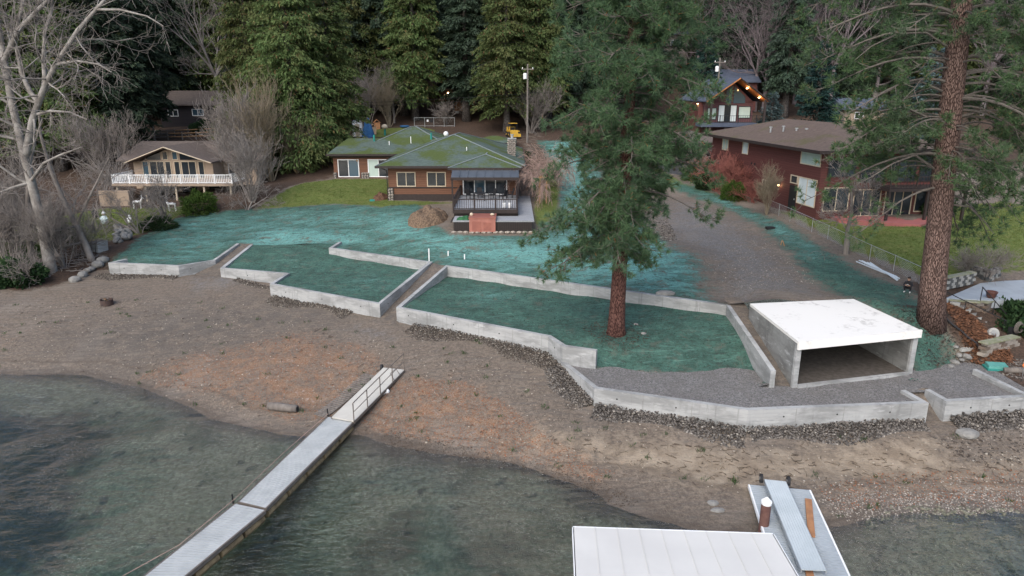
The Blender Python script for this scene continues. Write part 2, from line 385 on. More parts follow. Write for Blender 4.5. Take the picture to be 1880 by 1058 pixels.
def attrs_D(x, y):
    a = attrs_terrace(x, y)
    edge = [W(1040,672,2.05), W(1250,684,2.05), W(1330,690,2.0), W(1425,708,2.0)]
    south = np.interp(x, [p.x for p in edge], [p.y for p in edge])
    a['seed'] = np.where(x > 2.5, sm(y-south, .5), 1.0); a['gravel'] = (1-a['seed'])*.9
    return a
def attrs_pad(x, y):
    a = {k: np.zeros(len(x)) for k in ATT}; a['gravel'] = np.full(len(x), 1.0)
    return a

# ------------------------------------------------------------------ ground material
def ground_material():
    t = NT('ground'); p = t.pos()
    n0 = t.noise(p, .22, 5, .55); n1 = t.noise(p, 1.1, 6, .6); n2 = t.noise(p, 5.0, 5, .65); n3 = t.noise(p, 16.0, 3, .6)
    st = t.noise(t.map(p, (.35, 3.2, 1), (0, 0, R(-24))), 1.5, 6, .68, .8)      # raked / tracked streaks
    def mask(name, lo=.38, hi=.62, k=.75):
        v = t.math('ADD', t.attr(name), t.math('MULTIPLY', t.math('SUBTRACT', n1, .5), k))
        v = t.math('ADD', v, t.math('MULTIPLY', t.math('SUBTRACT', n2, .5), k*.8))
        return t.step(v, lo, hi)
    det = t.math('ADD', t.math('MULTIPLY', n2, .6), t.math('MULTIPLY', n3, .4))
    dirt = t.mix(t.step(det, .36, .66), (.105,.083,.065), (.212,.175,.14))
    dirt = t.mix(t.math('MULTIPLY', t.step(st, .46, .66), .6), dirt, t.mix(n3, (.082,.074,.066), (.14,.127,.115)))
    dirt = t.mix(t.math('MULTIPLY', t.step(n0, .5, .7), .45), dirt, (.23,.2,.17))
    dirt = t.mix(t.math('MULTIPLY', t.math('MULTIPLY', t.attr('mud'), t.step(n1, .3, .62)), .75), dirt, t.mix(n3, (.062,.056,.05), (.105,.096,.087)))
    wv = t.n('ShaderNodeTexWave', wave_type='RINGS', rings_direction='Z'); t.L(t.map(p, (.16,.42,1), (0,0,R(-15))), wv.inputs['Vector'])
    wv.inputs['Scale'].default_value = 1.3; wv.inputs['Distortion'].default_value = 5.0; wv.inputs['Detail'].default_value = 4.0; wv.inputs['Detail Scale'].default_value = 1.2
    trk = t.math('MULTIPLY', t.step(wv.outputs['Fac'], .72, .95), t.step(n0, .40, .6))
    dirt = t.mix(t.math('MULTIPLY', trk, .35), dirt, t.mix(n3, (.07,.06,.05), (.12,.10,.085)))
    sand = t.mix(t.step(n1, .3, .7), (.20,.155,.11), (.30,.25,.19))
    sand = t.mix(t.step(det, .55, .75), sand, (.13,.1,.075))
    col = t.mix(mask('sand', .3, .8), dirt, sand)
    # fallen needles and leaves
    rust = t.mix(t.step(n3, .35, .65), (.205,.108,.06), (.275,.195,.135))
    rust = t.mix(t.step(t.noise(p, 3.1, 6, .7), .56, .66), rust, (.34,.28,.24))
    rust = t.mix(t.step(n2, .6, .72), rust, (.10,.055,.035))
    rv = t.math('MULTIPLY', mask('rust', .3, 1.0, 1.5), t.math('ADD', .16, t.math('MULTIPLY', t.step(t.noise(p, .9, 7, .72, .6), .44, .58), .66)))
    col = t.mix(rv, col, rust)
    # crushed rock
    cell = t.n('ShaderNodeTexVoronoi'); t.L(p, cell.inputs['Vector']); cell.inputs['Scale'].default_value = 17
    cv = t.n('ShaderNodeSeparateColor'); t.L(cell.outputs['Color'], cv.inputs[0])
    grav = t.mix(cv.outputs[0], (.075,.075,.078), (.25,.247,.245))
    grav = t.mix(t.math('MULTIPLY', t.step(n1, .35, .65), .5), grav, (.13,.125,.12))
    col = t.mix(t.math('MULTIPLY', mask('gravel', .3, .75), .85), col, grav)
    # forest duff
    duff = t.mix(t.step(det, .35, .65), (.036,.027,.02), (.095,.06,.043))
    col = t.mix(mask('forest'), col, duff)
    bedc = t.mix(t.step(n2, .4, .65), (.045,.03,.022), (.14,.07,.04))
    col = t.mix(mask('bed'), col, bedc)
    # grass
    gr = t.mix(t.step(n2, .35, .65), (.07,.10,.02), (.13,.16,.042))
    gr = t.mix(t.math('MULTIPLY', t.step(n1, .45, .7), .6), gr, (.15,.145,.05))
    col = t.mix(mask('grass'), col, gr)
    # sprayed seed mulch: teal, thin where the ground shows through
    br = t.attr('bright')
    sd_ = t.mix(t.step(t.math('ADD', t.math('MULTIPLY', det, .6), t.math('MULTIPLY', n1, .4)), .34, .64), (.013,.040,.032), (.055,.135,.105))
    br2 = t.step(t.math('ADD', br, t.math('MULTIPLY', t.math('MULTIPLY', t.math('SUBTRACT', t.noise(t.map(p, (.6,1.5,1), (0,0,R(10))), .7, 7, .66, .6), .5), 2.1), t.math('ADD', .25, br))), .12, .95)
    lite = t.mix(t.step(n2, .3, .7), (.095,.25,.23), (.165,.385,.35))
    sd_ = t.mix(br2, sd_, lite)
    str2 = t.noise(t.map(p, (.45,2.4,1), (0,0,R(-8))), 1.0, 7, .7, .9)
    sd_ = t.mix(t.math('MULTIPLY', t.step(str2, .55, .68), .55), sd_, t.mix(n2, (.10,.215,.18), (.15,.29,.25)))
    crack = t.noise(t.map(p, (.7, 2.2, 1), (0, 0, R(12))), 2.2, 7, .72, .8)
    sd_ = t.mix(t.math('MULTIPLY', t.step(crack, .53, .63), .85), sd_, (.022,.032,.027))
    sd_ = t.mix(t.math('MULTIPLY', t.step(t.noise(p, 1.0, 7, .7, .6), .53, .64), t.math('ADD', .34, t.math('MULTIPLY', br, .6))), sd_, (.11,.10,.078))
    fib = t.noise(p, 34, 3, .7); sd_ = t.mix(t.step(fib, .5, .72), sd_, t.mix(.5, sd_, (.12,.2,.17))); sd_ = t.mix(t.math('MULTIPLY', t.step(n3, .58, .7), .7), sd_, (.012,.024,.02))
    col = t.mix(t.math('MULTIPLY', mask('seed', .30, .78, 1.1), .95), col, sd_)
    col = t.mix(t.step(t.attr('asphalt'), .4, .6), col, t.mix(n3, (.045,.047,.052), (.075,.077,.082)))
    # wet, dark soil at the water's edge and the weedy lake bottom
    sep = t.n('ShaderNodeSeparateXYZ'); t.L(p, sep.inputs[0]); zz = t.math('ADD', sep.outputs[2], t.math('MULTIPLY', t.math('SUBTRACT', n1, .5), .22))
    drift = t.math('MULTIPLY', t.step(t.math('PINGPONG', t.math('ADD', t.math('MULTIPLY', zz, 3.1), t.math('MULTIPLY', n0, .8)), .5), .36, .5), t.math('SUBTRACT', 1.0, t.step(sep.outputs[2], .35, .75)))
    col = t.mix(t.math('MULTIPLY', t.math('MULTIPLY', drift, t.step(n2, .35, .6)), .55), col, (.07,.052,.038))
    wet = t.math('SUBTRACT', 1.0, t.step(zz, .02, .22))
    col = t.mix(t.math('MULTIPLY', wet, .5), col, t.mix(.55, col, (.03,.026,.022)))
    bed = t.mix(t.step(n2, .35, .65), (.15,.145,.105), (.30,.285,.22))
    bed = t.mix(t.math('MULTIPLY', t.step(t.noise(p, .16, 5, .6), .47, .62), .8), bed, (.055,.068,.045))
    bed = t.mix(t.math('MULTIPLY', t.step(t.noise(p, .75, 4, .55), .62, .68), .8), bed, (.03,.04,.035))
    bed = t.mix(t.math('MULTIPLY', t.step(t.math('ADD', t.attr('bed'), t.math('MULTIPLY', t.math('SUBTRACT', n1, .5), .8)), .3, .7), .92), bed, (.018,.026,.016))
    bed = t.mix(t.math('MULTIPLY', t.step(t.voro(p, 7.0, 'Distance'), .12, .02), .5), bed, (.3,.29,.26))
    under = t.math('SUBTRACT', 1.0, t.step(zz, -.25, -.02))
    col = t.mix(under, col, bed)
    h = t.math('ADD', n2, t.math('MULTIPLY', n3, .7))
    h = t.math('ADD', h, t.math('MULTIPLY', t.math('ADD', st, crack), .6))
    rough = t.math('SUBTRACT', .92, t.math('MULTIPLY', wet, .35))
    return t.done(col, rough, t.bump(h, .75, .09), spec=.25)
M = {}
M['ground'] = ground_material()

# ------------------------------------------------------------------ ground sheets
def sheet(name, poly, hf, af, s0=.32, grow=60.0, kind='structure', split=None, far=14.0):
    """a sheet over a plan polygon, exact at its outline, heights from hf"""
    poly = [Vector((p[0], p[1])) for p in poly]
    rng = np.random.RandomState(len(name))
    edge = []
    n = len(poly)
    for i in range(n):
        a, b = poly[i], poly[(i+1) % n]; L = (b-a).length
        ym = min(abs(a.y), abs(b.y), abs((a.y+b.y)/2)); s = s0*max(1, min(ym, 400)/grow); xm = min(abs(a.x), abs(b.x))
        if xm > 70: s = max(s, 5)
        m = max(1, int(L/s)); edge += [a + (b-a)*(j/m) for j in range(m)]
    xs0 = min(p.x for p in poly); xs1 = max(p.x for p in poly); y = min(p.y for p in poly); y1 = max(p.y for p in poly)
    X, Y = [], []
    while y < y1:
        s = s0*max(1.0, (y/grow)**1.6) if y > 12 else s0*6
        s = min(s, far)
        row = [np.arange(max(xs0,-62), min(xs1,62), s)]
        if xs0 < -62: row.append(np.arange(-62, xs0, -max(s*3, 3)))
        if xs1 > 62: row.append(np.arange(62, xs1, max(s*3, 3)))
        row = np.concatenate(row)
        X.append(row + rng.uniform(-.3, .3, len(row))*s); Y.append(np.full(len(row), y) + rng.uniform(-.3, .3, len(row))*s)
        y += s*.87
    X = np.concatenate(X); Y = np.concatenate(Y)
    ex = [(p.x, p.y) for p in poly]
    ok = sdf(X, Y, ex) > s0*.35
    X, Y = X[ok], Y[ok]
    vs = edge + [Vector((a, b)) for a, b in zip(X, Y)]
    m = len(edge)
    r = geometry.delaunay_2d_cdt(vs, [], [list(range(m))], 1, 1e-5)
    co = np.array([(v.x, v.y) for v in r[0]]); tr = np.array([f for f in r[2] if len(f) == 3], np.int32)
    z = hf(co[:, 0], co[:, 1]); V = np.column_stack([co, z]); at = af(co[:, 0], co[:, 1])
    def make(nm, sel):
        use, inv = np.unique(tr[sel].ravel(), return_inverse=True)
        me = np_mesh(nm, V[use], inv.reshape(-1, 3), True)
        for k in ATT:
            a = me.attributes.new(k, 'FLOAT', 'POINT'); a.data.foreach_set('value', at[k][use].astype(np.float32))
        me.materials.append(M['ground'])
        o = link_obj(nm, me); o['kind'] = kind; return o
    if split is None: return make(name, np.ones(len(tr), bool))
    c = V[tr].mean(1); lab = split(c[:, 0], c[:, 1], {k: at[k][tr].mean(1) for k in ATT}, c[:, 2])
    for nm in sorted(set(lab)): make(nm, lab == nm)

def split_upper(x, y, a, z):
    out = np.full(len(x), 'forest_floor', dtype=object)
    out[(a['gravel'] > .3) | ((np.abs(x) < 25) & (y < 92) & (a['forest'] < .5))] = 'dirt_driveway'
    out[(x < -29) & (y < 90)] = 'leaf_litter_ground'
    out[(x > 23) & (y < 70)] = 'garden_ground'
    out[a['seed'] > .5] = 'hydroseeded_slope'
    gl = (a['grass'] > .5) & (a['seed'] <= .5)
    out[gl & (x < -28)] = 'lawn_left'; out[gl & (np.abs(x) <= 28)] = 'lawn_middle'; out[gl & (x > 24)] = 'lawn_right'
    out[a['asphalt'] > .5] = 'asphalt_drive'
    return out
def split_beach(x, y, a, z):
    out = np.full(len(x), 'beach', dtype=object); out[z < -.02] = 'lake_bed'; return out
XY = lambda L: [(p[0], p[1]) for p in L]
upper_poly = XY(left_edge) + XY(A[1:]) + XY([Cw[0], Cw[7], Cw[6], Cw[5], Dw[4], Dw[5], W(1377,556,4.3), W(1567,549,4.3)]) + [(22.5,35.2)] + XY(right_edge) + [(400,33),(420,430),(-420,430),(-420,56)]
sheet('upper', upper_poly, HU, attrs_upper, .36, 50, split=split_upper)
beach_poly = [(-250,-40),(250,-40),(250,40),(60,36),(25.8,33),(21.7,32.6),(20.5,32.4),(11.5,31.6),(5.6,34),(4.2,37.5),(-6,44.8),(-8,46.2),(-17,50.9),(-17,53.9),(-23,55.7),(-25.4,58.5),(-28,56.4),(-33.4,57.4),(-37,60.5),(-60,63),(-250,63)]
sheet('beach_all', beach_poly, HB, attrs_beach, .33, 45, split=split_beach)
sheet('middle_terrace', XY([Cw[0], Cw[1], Cw[2], Cw[3], Cw[4], Cw[5], Cw[6], Cw[7]]), HC, attrs_terrace, .3)
sheet('pine_terrace', XY([Dw[2], Dw[3], Dw[4], Dw[5], Dw[6]]) + [(13.6,33.3),(6.2,34.0)] + XY([Dw[0], Dw[1]]), HD, attrs_D, .28)
pad_poly = XY(Ew[:1]) + XY(Ew[1:]) + XY([Fw[0], Fw[1], Fw[2]]) + [(27,32.2),(27,38),(24,40),(14,41),(13.6,38),(4,38.2)]
sheet('gravel_pad', pad_poly, HP, attrs_pad, .3)
def plane_h(pts):
    P = np.array([tuple(p) for p in pts]); A_ = np.column_stack([P[:, :2], np.ones(len(P))]); s = np.linalg.lstsq(A_, P[:, 2], rcond=None)[0]
    return lambda x, y: s[0]*np.asarray(x) + s[1]*np.asarray(y) + s[2] + hnoise(np.atleast_1d(x), np.atleast_1d(y), .03, 1.5, 8)
def ramp(name, poly):
    sheet(name, poly, plane_h(poly), attrs_const(gravel=.28, mud=.8), .25)
sv_ = lambda p, z, dx=0, dy=0: (p.x+dx, p.y+dy, z)
ramp('dirt_ramp_left', [sv_(A[3],2.2,-1.2,-1.6), sv_(Cw[1],2.2,.3,-.6), sv_(Cw[1],2.3), sv_(Cw[0],3.72,0,.4), sv_(A[4],3.72,0,.4), sv_(A[3],2.5)])
ramp('dirt_ramp_middle', [sv_(Cw[4],2.0,.2,-.8), sv_(Dw[3],2.0,-.2,-.8), sv_(Dw[3],2.15), sv_(Dw[4],3.92,0,.3), sv_(Cw[5],3.92,0,.3), sv_(Cw[4],2.15)])
ramp('dirt_ramp_right', [sv_(Dw[6],1.9,.1,-.3), (15.0,33.2,1.9), (14.95,34.0,2.05), (14.75,41.3,4.2), (14.6,42.2,4.3), sv_(Dw[5],4.1,0,.9), sv_(Dw[6],2.05)])
ramp('dirt_ramp_shore', [tuple(W(1660,716,2.0)), tuple(W(1697,773,1.02)), tuple(W(1737,777,.98)), tuple(W(1702,714,2.0))])

# ------------------------------------------------------------------ the lake
def water_material():
    t = NT('lake_water'); p = t.pos()
    r1 = t.noise(t.map(p, (1.0, 2.6, 1), (0, 0, R(-32))), .9, 5, .62, .5)
    r2 = t.noise(t.map(p, (1.0, 1.8, 1), (0, 0, R(24))), 4.5, 3, .6, .3)
    calm = t.step(t.noise(p, .13, 4, .6, .5), .36, .66)
    h = t.math('MULTIPLY', t.math('ADD', t.math('MULTIPLY', r1, 1.0), t.math('MULTIPLY', r2, .4)), t.math('ADD', .22, t.math('MULTIPLY', calm, .95)))
    nrm = t.bump(h, 1.0, .34)
    tr = t.n('ShaderNodeBsdfTransparent'); tr.inputs[0].default_value = (.90,.96,.96,1)
    gl = t.n('ShaderNodeBsdfGlossy'); gl.inputs['Roughness'].default_value = .03; gl.inputs['Color'].default_value = (1,1,1,1); t.L(nrm, gl.inputs['Normal'])
    fr = t.n('ShaderNodeFresnel'); fr.inputs[0].default_value = 1.36; t.L(nrm, fr.inputs['Normal'])
    mx = t.n('ShaderNodeMixShader'); t.L(t.math('MULTIPLY', fr.outputs[0], 1.6, True), mx.inputs[0]); t.L(tr.outputs[0], mx.inputs[1]); t.L(gl.outputs[0], mx.inputs[2])
    t.L(mx.outputs[0], t.out.inputs['Surface'])
    va = t.n('ShaderNodeVolumeAbsorption'); va.inputs['Color'].default_value = (.46,.72,.62,1); va.inputs['Density'].default_value = .27
    t.L(va.outputs[0], t.out.inputs['Volume'])
    return t.m
M['water'] = water_material()
tag(MB().box(-240,240,-38,62,-9,0).build('lake_water', M['water']), kind='structure')

# ------------------------------------------------------------------ concrete
def concrete_material(name, a, b, boards=True):
    t = NT(name); p = t.pos()
    n1 = t.noise(t.map(p, (.5,.5,1.6)), .9, 6, .65, .3); n2 = t.noise(p, 6, 5, .6)
    drip = t.noise(t.map(p, (3.5,3.5,.35)), 1.2, 4, .6)
    c = t.mix(t.step(n1, .36, .62), a, b)
    c = t.mix(t.math('MULTIPLY', t.step(t.noise(t.map(p, (.4,.4,1.4)), 1.9, 7, .7), .54, .66), .6), c, (.44,.45,.45))
    c = t.mix(t.math('MULTIPLY', t.step(drip, .56, .7), .4), c, tuple(x*.62 for x in a))
    c = t.mix(t.math('MULTIPLY', t.step(n2, .62, .75), .3), c, (.2,.19,.17))
    sep = t.n('ShaderNodeSeparateXYZ'); t.L(p, sep.inputs[0])
    saw = t.math('PINGPONG', t.math('MULTIPLY', sep.outputs[2], 5.2), .5)
    line = t.math('SUBTRACT', 1.0, t.step(saw, .0, .06))
    c = t.mix(t.math('MULTIPLY', line, .28 if boards else .0), c, tuple(x*.6 for x in a))
    h = t.math('SUBTRACT', t.math('MULTIPLY', n2, .4), t.math('MULTIPLY', line, .6))
    return t.done(c, .85, t.bump(h, .35, .03), spec=.2)
M['concrete'] = concrete_material('board_formed_concrete', (.215,.22,.218), (.345,.352,.35))
M['concrete_shed'] = concrete_material('shed_concrete', (.15,.152,.148), (.24,.245,.24))  # same concrete, with the shelter walls' shade put into darker tones
M['joint'] = mat('concrete_joint', (.17,.17,.165), (.26,.26,.255), 5)
M['hole'] = mat('tie_hole_dark', (.03,.03,.03), rough=.9, bump=0)
def wall_run(mb, line, th, bots, left=None):
    """mitred wall along a line of (x, y, top); bots: bottom height at each point"""
    n = len(line); P = [Vector((p[0], p[1])) for p in line]
    off = []
    for i in range(n):
        ds = []
        if i > 0: ds.append((P[i]-P[i-1]).normalized())
        if i < n-1: ds.append((P[i+1]-P[i]).normalized())
        nn = [Vector((-d.y, d.x)) for d in ds]
        if len(nn) == 2:
            m = (nn[0]+nn[1]); m = m.normalized() if m.length > .2 else nn[0]
            off.append(m * (th/2) / max(.45, m.dot(nn[0])))
        else: off.append(nn[0]*th/2)
    for i in range(n-1):
        a, b = P[i], P[i+1]; oa, ob = off[i], off[i+1]
        q = [a-oa, b-ob, b+ob, a+oa]
        zt = [line[i][2], line[i+1][2], line[i+1][2], line[i][2]]; zb_ = [bots[i], bots[i+1], bots[i+1], bots[i]]
        mb.hexa([(v.x, v.y, z) for v, z in zip(q, zb_)], [(v.x, v.y, z) for v, z in zip(q, zt)])
    return mb
def retaining(label, line, bots, th=.27, holes=()):
    root = empty('retaining_wall', (line[1][0], line[1][1], min(bots)), 0, label, 'retaining wall'); root['kind'] = 'thing'
    wall_run(MB(), line, th, bots).build('concrete_wall', M['concrete'], root)
    for a, b, z0, z1 in zip(line[:-1], line[1:], bots[:-1], bots[1:]):   # joints between the form panels
        a, b = Vector(a), Vector(b); d = b-a; d.z = 0; L = d.length; d.normalize(); nrm = Vector((d.y, -d.x, 0)); nrm = nrm if nrm.y < 0 else -nrm
        for k in range(1, int(L/2.44)+1):
            t_ = k*2.44/L
            if t_ > .97: continue
            c = a.lerp(b, t_)+nrm*(th/2-.01); zl = z0+(z1-z0)*t_
            MB().hexa([c-d*.012+Vector((0,0,zl-c.z)), c+d*.012+Vector((0,0,zl-c.z)), c+d*.012+nrm*.013+Vector((0,0,zl-c.z)), c-d*.012+nrm*.013+Vector((0,0,zl-c.z))],
                      [c-d*.012-Vector((0,0,.02)), c+d*.012-Vector((0,0,.02)), c+d*.012+nrm*.013-Vector((0,0,.02)), c-d*.012+nrm*.013-Vector((0,0,.02))]).build('panel_joint', M['joint'], root)
    for i, ts in holes:                          # form-tie holes on the outer face
        a, b = Vector(line[i]), Vector(line[i+1]); d = (b-a); d.z = 0; d.normalize(); nrm = Vector((d.y, -d.x, 0))
        if nrm.y > 0: nrm = -nrm
        for t_ in ts:
            c = a.lerp(b, t_) + nrm*(th/2-.02) - Vector((0,0,.42))
            MB().tube([c, c + nrm*.026], .045, 8).build('tie_hole', M['hole'], root)
    return root
retaining('short pale concrete retaining wall farthest left, ending at a sloping wing wall', A, [1.7,1.6,1.7,1.7,2.6], holes=[(1,(.2,.75)),(2,(.3,))])
retaining('concrete retaining wall enclosing the middle green terrace between two dirt ramps', Cw, [2.8,1.8,1.8,1.7,1.6,3.0,3.0,3.3], holes=[(1,(.4,)),(3,(.15,.5,.85)),(4,(.12,))])
retaining('long concrete retaining wall enclosing the terrace around the tall pine', Dw, [1.6,1.5,1.5,1.6,3.0,2.9,1.7], holes=[(2,(.3,.6,.92)),(1,(.5,))])
retaining('low concrete retaining wall along the gravel pad below the open shelter', Ew, [1.3,.7,.6,.6,1.4], holes=[(1,(.15,.55)),(2,(.2,.5,.8))])
retaining('concrete retaining wall at the right edge, past the gap with the sand ramp', Fw, [1.4,.6,.7,.7], holes=[(1,(.3,.8))])
tag(wall_run(MB(), Fr, .25, [1.7,1.7,1.7]).build('concrete_kerb', M['concrete']), 'low straight concrete kerb beside the rubble at the right edge', 'kerb')

# ------------------------------------------------------------------ open concrete shelter
def white_roof_material():
    t = NT('weathered_white_roof'); p = t.pos()
    n1 = t.noise(p, .55, 6, .6, .4); n2 = t.noise(p, 3.2, 6, .72)
    f = t.math('MULTIPLY', t.step(n1, .50, .66), t.step(n2, .46, .64))
    c = t.mix(t.math('MULTIPLY', f, .62), (.70,.69,.66), (.30,.285,.265))
    return t.done(c, .6, t.bump(n2, .1, .02), spec=.3)
M['white_roof'] = white_roof_material()
FL, FR_, BR, BL = W(1467,628,4.6), W(1690,606,4.6), W(1567,549,4.6), W(1377,557.5,4.6)
root = empty('boat_shelter', (FL.x, FL.y, 2.0), 0, 'open-fronted concrete boat shelter with a flat white roof', 'shelter')
MB().slab([FL, FR_, BR, BL], .16).build('roof', M['white_roof'], root)
ins = lambda a, b, t_: a.lerp(b, t_)
# fascia strip under the roof edge at the front
fd = (FR_-FL).normalized(); fn = Vector((fd.y, -fd.x, 0))
MB().hexa([FL-fd*.06+fn*.08+Vector((0,0,-.42)), FR_+fd*.06+fn*.08+Vector((0,0,-.42)), FR_+fd*.06-fn*.03+Vector((0,0,-.42)), FL-fd*.06-fn*.03+Vector((0,0,-.42))],
          [FL-fd*.06+fn*.08+Vector((0,0,.012)), FR_+fd*.06+fn*.08+Vector((0,0,.012)), FR_+fd*.06-fn*.03+Vector((0,0,.012)), FL-fd*.06-fn*.03+Vector((0,0,.012))]).build('fascia', M['white_roof'], root)
lowb = lambda p, z: Vector((p.x, p.y, z))
iF, iB = .035, .06
wl0, wl1 = FL + fd*.12 - fn*.1, BL + fd*.12
wr0, wr1 = FR_ - fd*.12 - fn*.1, BR - fd*.12
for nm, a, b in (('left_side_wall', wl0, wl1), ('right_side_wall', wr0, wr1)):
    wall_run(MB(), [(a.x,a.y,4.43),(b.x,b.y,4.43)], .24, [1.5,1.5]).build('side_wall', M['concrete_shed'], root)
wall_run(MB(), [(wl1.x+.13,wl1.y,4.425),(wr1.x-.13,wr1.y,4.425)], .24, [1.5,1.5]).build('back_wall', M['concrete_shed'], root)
for a in (wl0, wr0):
    c = a + fn*.03
    MB().hexa([c-fd*.15-fn*.16+Vector((0,0,-3)), c+fd*.15-fn*.16+Vector((0,0,-3)), c+fd*.15+fn*.0+Vector((0,0,-3)), c-fd*.15+Vector((0,0,-3))][::-1],
              [c-fd*.15-fn*.16+Vector((0,0,-.2)), c+fd*.15-fn*.16+Vector((0,0,-.2)), c+fd*.15+Vector((0,0,-.2)), c-fd*.15+Vector((0,0,-.2))][::-1]).build('front_pier', M['concrete'], root)
M['soil_shade'] = mat('shaded_dry_soil', (.062,.054,.047), (.10,.088,.076), 4, .95, .4)  # soil darkened so its colour holds the shade inside the shelter
MB().hexa([lowb(q_, 1.9) for q_ in (wl0, wr0, wr1, wl1)], [lowb(q_, 2.07) for q_ in (wl0, wr0, wr1, wl1)]).build('shaded_soil_floor', M['soil_shade'], root)
s0, s1 = lowb(wl0+fd*.16+fn*.02, 2.13), lowb(wr0-fd*.16+fn*.02, 2.13)
wall_run(MB(), [tuple(s0), tuple(s1)], .22, [1.7,1.7]).build('threshold', M['concrete'], root)
# ------------------------------------------------------------------ building materials
def siding(name, a, b, pitch=.19, vertical=False):
    t = NT(name); p = t.pos(); n = t.noise(t.map(p, (.6,.6,5)), 2.0, 5, .6)
    sep = t.n('ShaderNodeSeparateXYZ'); t.L(p, sep.inputs[0])
    ax = t.math('ADD', sep.outputs[0], sep.outputs[1]) if vertical else sep.outputs[2]
    fr = t.math('FRACT', t.math('MULTIPLY', ax, 1.0/pitch))
    row = t.math('FLOOR', t.math('MULTIPLY', ax, 1.0/pitch))
    wn_ = t.n('ShaderNodeTexWhiteNoise', noise_dimensions='1D'); t.L(row, wn_.inputs['W'])
    c = t.mix(t.math('ADD', t.math('MULTIPLY', n, .6), t.math('MULTIPLY', wn_.outputs[0], .4)), a, b)
    gap = t.math('SUBTRACT', 1.0, t.step(fr, .02, .16))
    c = t.mix(t.math('MULTIPLY', gap, .75), c, tuple(x*.25 for x in a))
    return t.done(c, .7, t.bump(t.math('ADD', fr, t.math('MULTIPLY', n, .3)), .5, .03), spec=.25)
def shingle(name, a, b, moss=None, mamt=.5):
    t = NT(name); p = t.pos()
    v = t.voro(t.map(p, (2.2,5.0,5.0)), 1.6); vs = t.n('ShaderNodeSeparateColor'); t.L(v, vs.inputs[0])
    n1 = t.noise(p, .32, 5, .6); n2 = t.noise(p, 4.0, 5, .65)
    c = t.mix(t.math('ADD', t.math('MULTIPLY', vs.outputs[0], .6), t.math('MULTIPLY', n2, .4)), a, b)
    if moss:
        f = t.step(t.math('ADD', n1, t.math('MULTIPLY', t.math('SUBTRACT', n2, .5), .35)), .62-.22*mamt, .80-.22*mamt)
        c = t.mix(t.math('MULTIPLY', f, .85), c, t.mix(n2, moss, tuple(x*.5 for x in moss)))
    return t.done(c, .9, t.bump(t.math('ADD', vs.outputs[0], n2), .4, .04), spec=.15)
def glass(name, c, rough=.06): return NT(name).done(c, rough, spec=.6)
M['wood'] = siding('cedar_siding', (.185,.09,.055), (.10,.05,.034))
M['redwood'] = siding('barn_red_siding', (.125,.046,.04), (.088,.034,.031), .22)
M['darkwood'] = siding('dark_siding', (.035,.03,.034), (.022,.02,.024))
M['maroon'] = siding('maroon_siding', (.115,.055,.06), (.085,.042,.048), .25)
M['tan'] = mat('tan_stucco', (.34,.265,.20), (.29,.225,.17), 2.0)
M['greenroof'] = shingle('mossy_green_shingles', (.052,.074,.068), (.105,.138,.122), (.085,.115,.025), .9)
M['brownroof'] = shingle('brown_shingles', (.082,.062,.052), (.14,.107,.09), (.12,.11,.055), .5)
M['tanroof'] = shingle('grey_brown_shingles', (.085,.07,.063), (.14,.116,.104))
M['blueroof'] = shingle('slate_blue_metal', (.055,.066,.095), (.085,.1,.135))
M['ridge'] = mat('pale_ridge_cap', (.2,.235,.24), scale=6)
M['metal_awning'] = mat('blue_grey_standing_seam', (.075,.088,.105), (.095,.11,.13), .8, .45, .03, .3)
M['dark_trim'] = mat('dark_brown_trim', (.035,.026,.024), scale=4, rough=.6, bump=.05)
M['white'] = mat('white_paint', (.78,.79,.79), (.70,.71,.71), 2, .5, .04)
M['cream'] = mat('cream_trim', (.52,.44,.33), (.46,.39,.29), 2, .6, .04)
M['glass'] = glass('window_glass', (.018,.024,.03)); M['glass_blue'] = glass('painted_sky_glass', (.045,.085,.115)); M['glass_grey'] = glass('painted_grey_reflection', (.03,.042,.05))  # blue and grey panes have reflections painted into their base colour
M['blind'] = mat('window_with_blind', (.42,.52,.47), (.36,.46,.43), 1.2, .15, 0, 0, .6)
M['blind_white'] = mat('window_with_white_blind', (.55,.62,.63), (.48,.55,.57), 1.2, .15, 0, 0, .6)
M['black'] = mat('matt_black', (.018,.018,.02), scale=6, rough=.6, bump=.03)
M['deck_grey'] = siding('weathered_deck_boards', (.30,.31,.325), (.22,.23,.245), .15, True)
M['fieldstone'] = mat('rounded_fieldstone', (.42,.37,.31), (.2,.18,.16), 1.3, .85, .3)
M['mortar'] = mat('dark_mortar', (.09,.085,.08))
M['teal_pipe'] = mat('teal_pipe', (.03,.22,.19)); M['steel'] = mat('galvanised_steel', (.45,.47,.48), (.36,.38,.39), 5, .4, .05, .6)
M['timber'] = mat('raw_timber', (.34,.21,.11), (.22,.13,.07), 4, .8, .2, vec=(1,1,.2))
M['bark_grey'] = mat('grey_weathered_wood', (.19,.17,.15), (.12,.105,.095), 4, .9, .3, vec=(1,1,.2))
M['soffit'] = mat('orange_wood_soffit', (.42,.17,.05), (.34,.13,.04), 3, .5, .05)
def emis(name, c, s): return NT(name).done(c, .5, emit=c, emit_s=s)
M['lamp'] = emis('lit_warm_lamp', (1.0,.62,.28), 14.0)

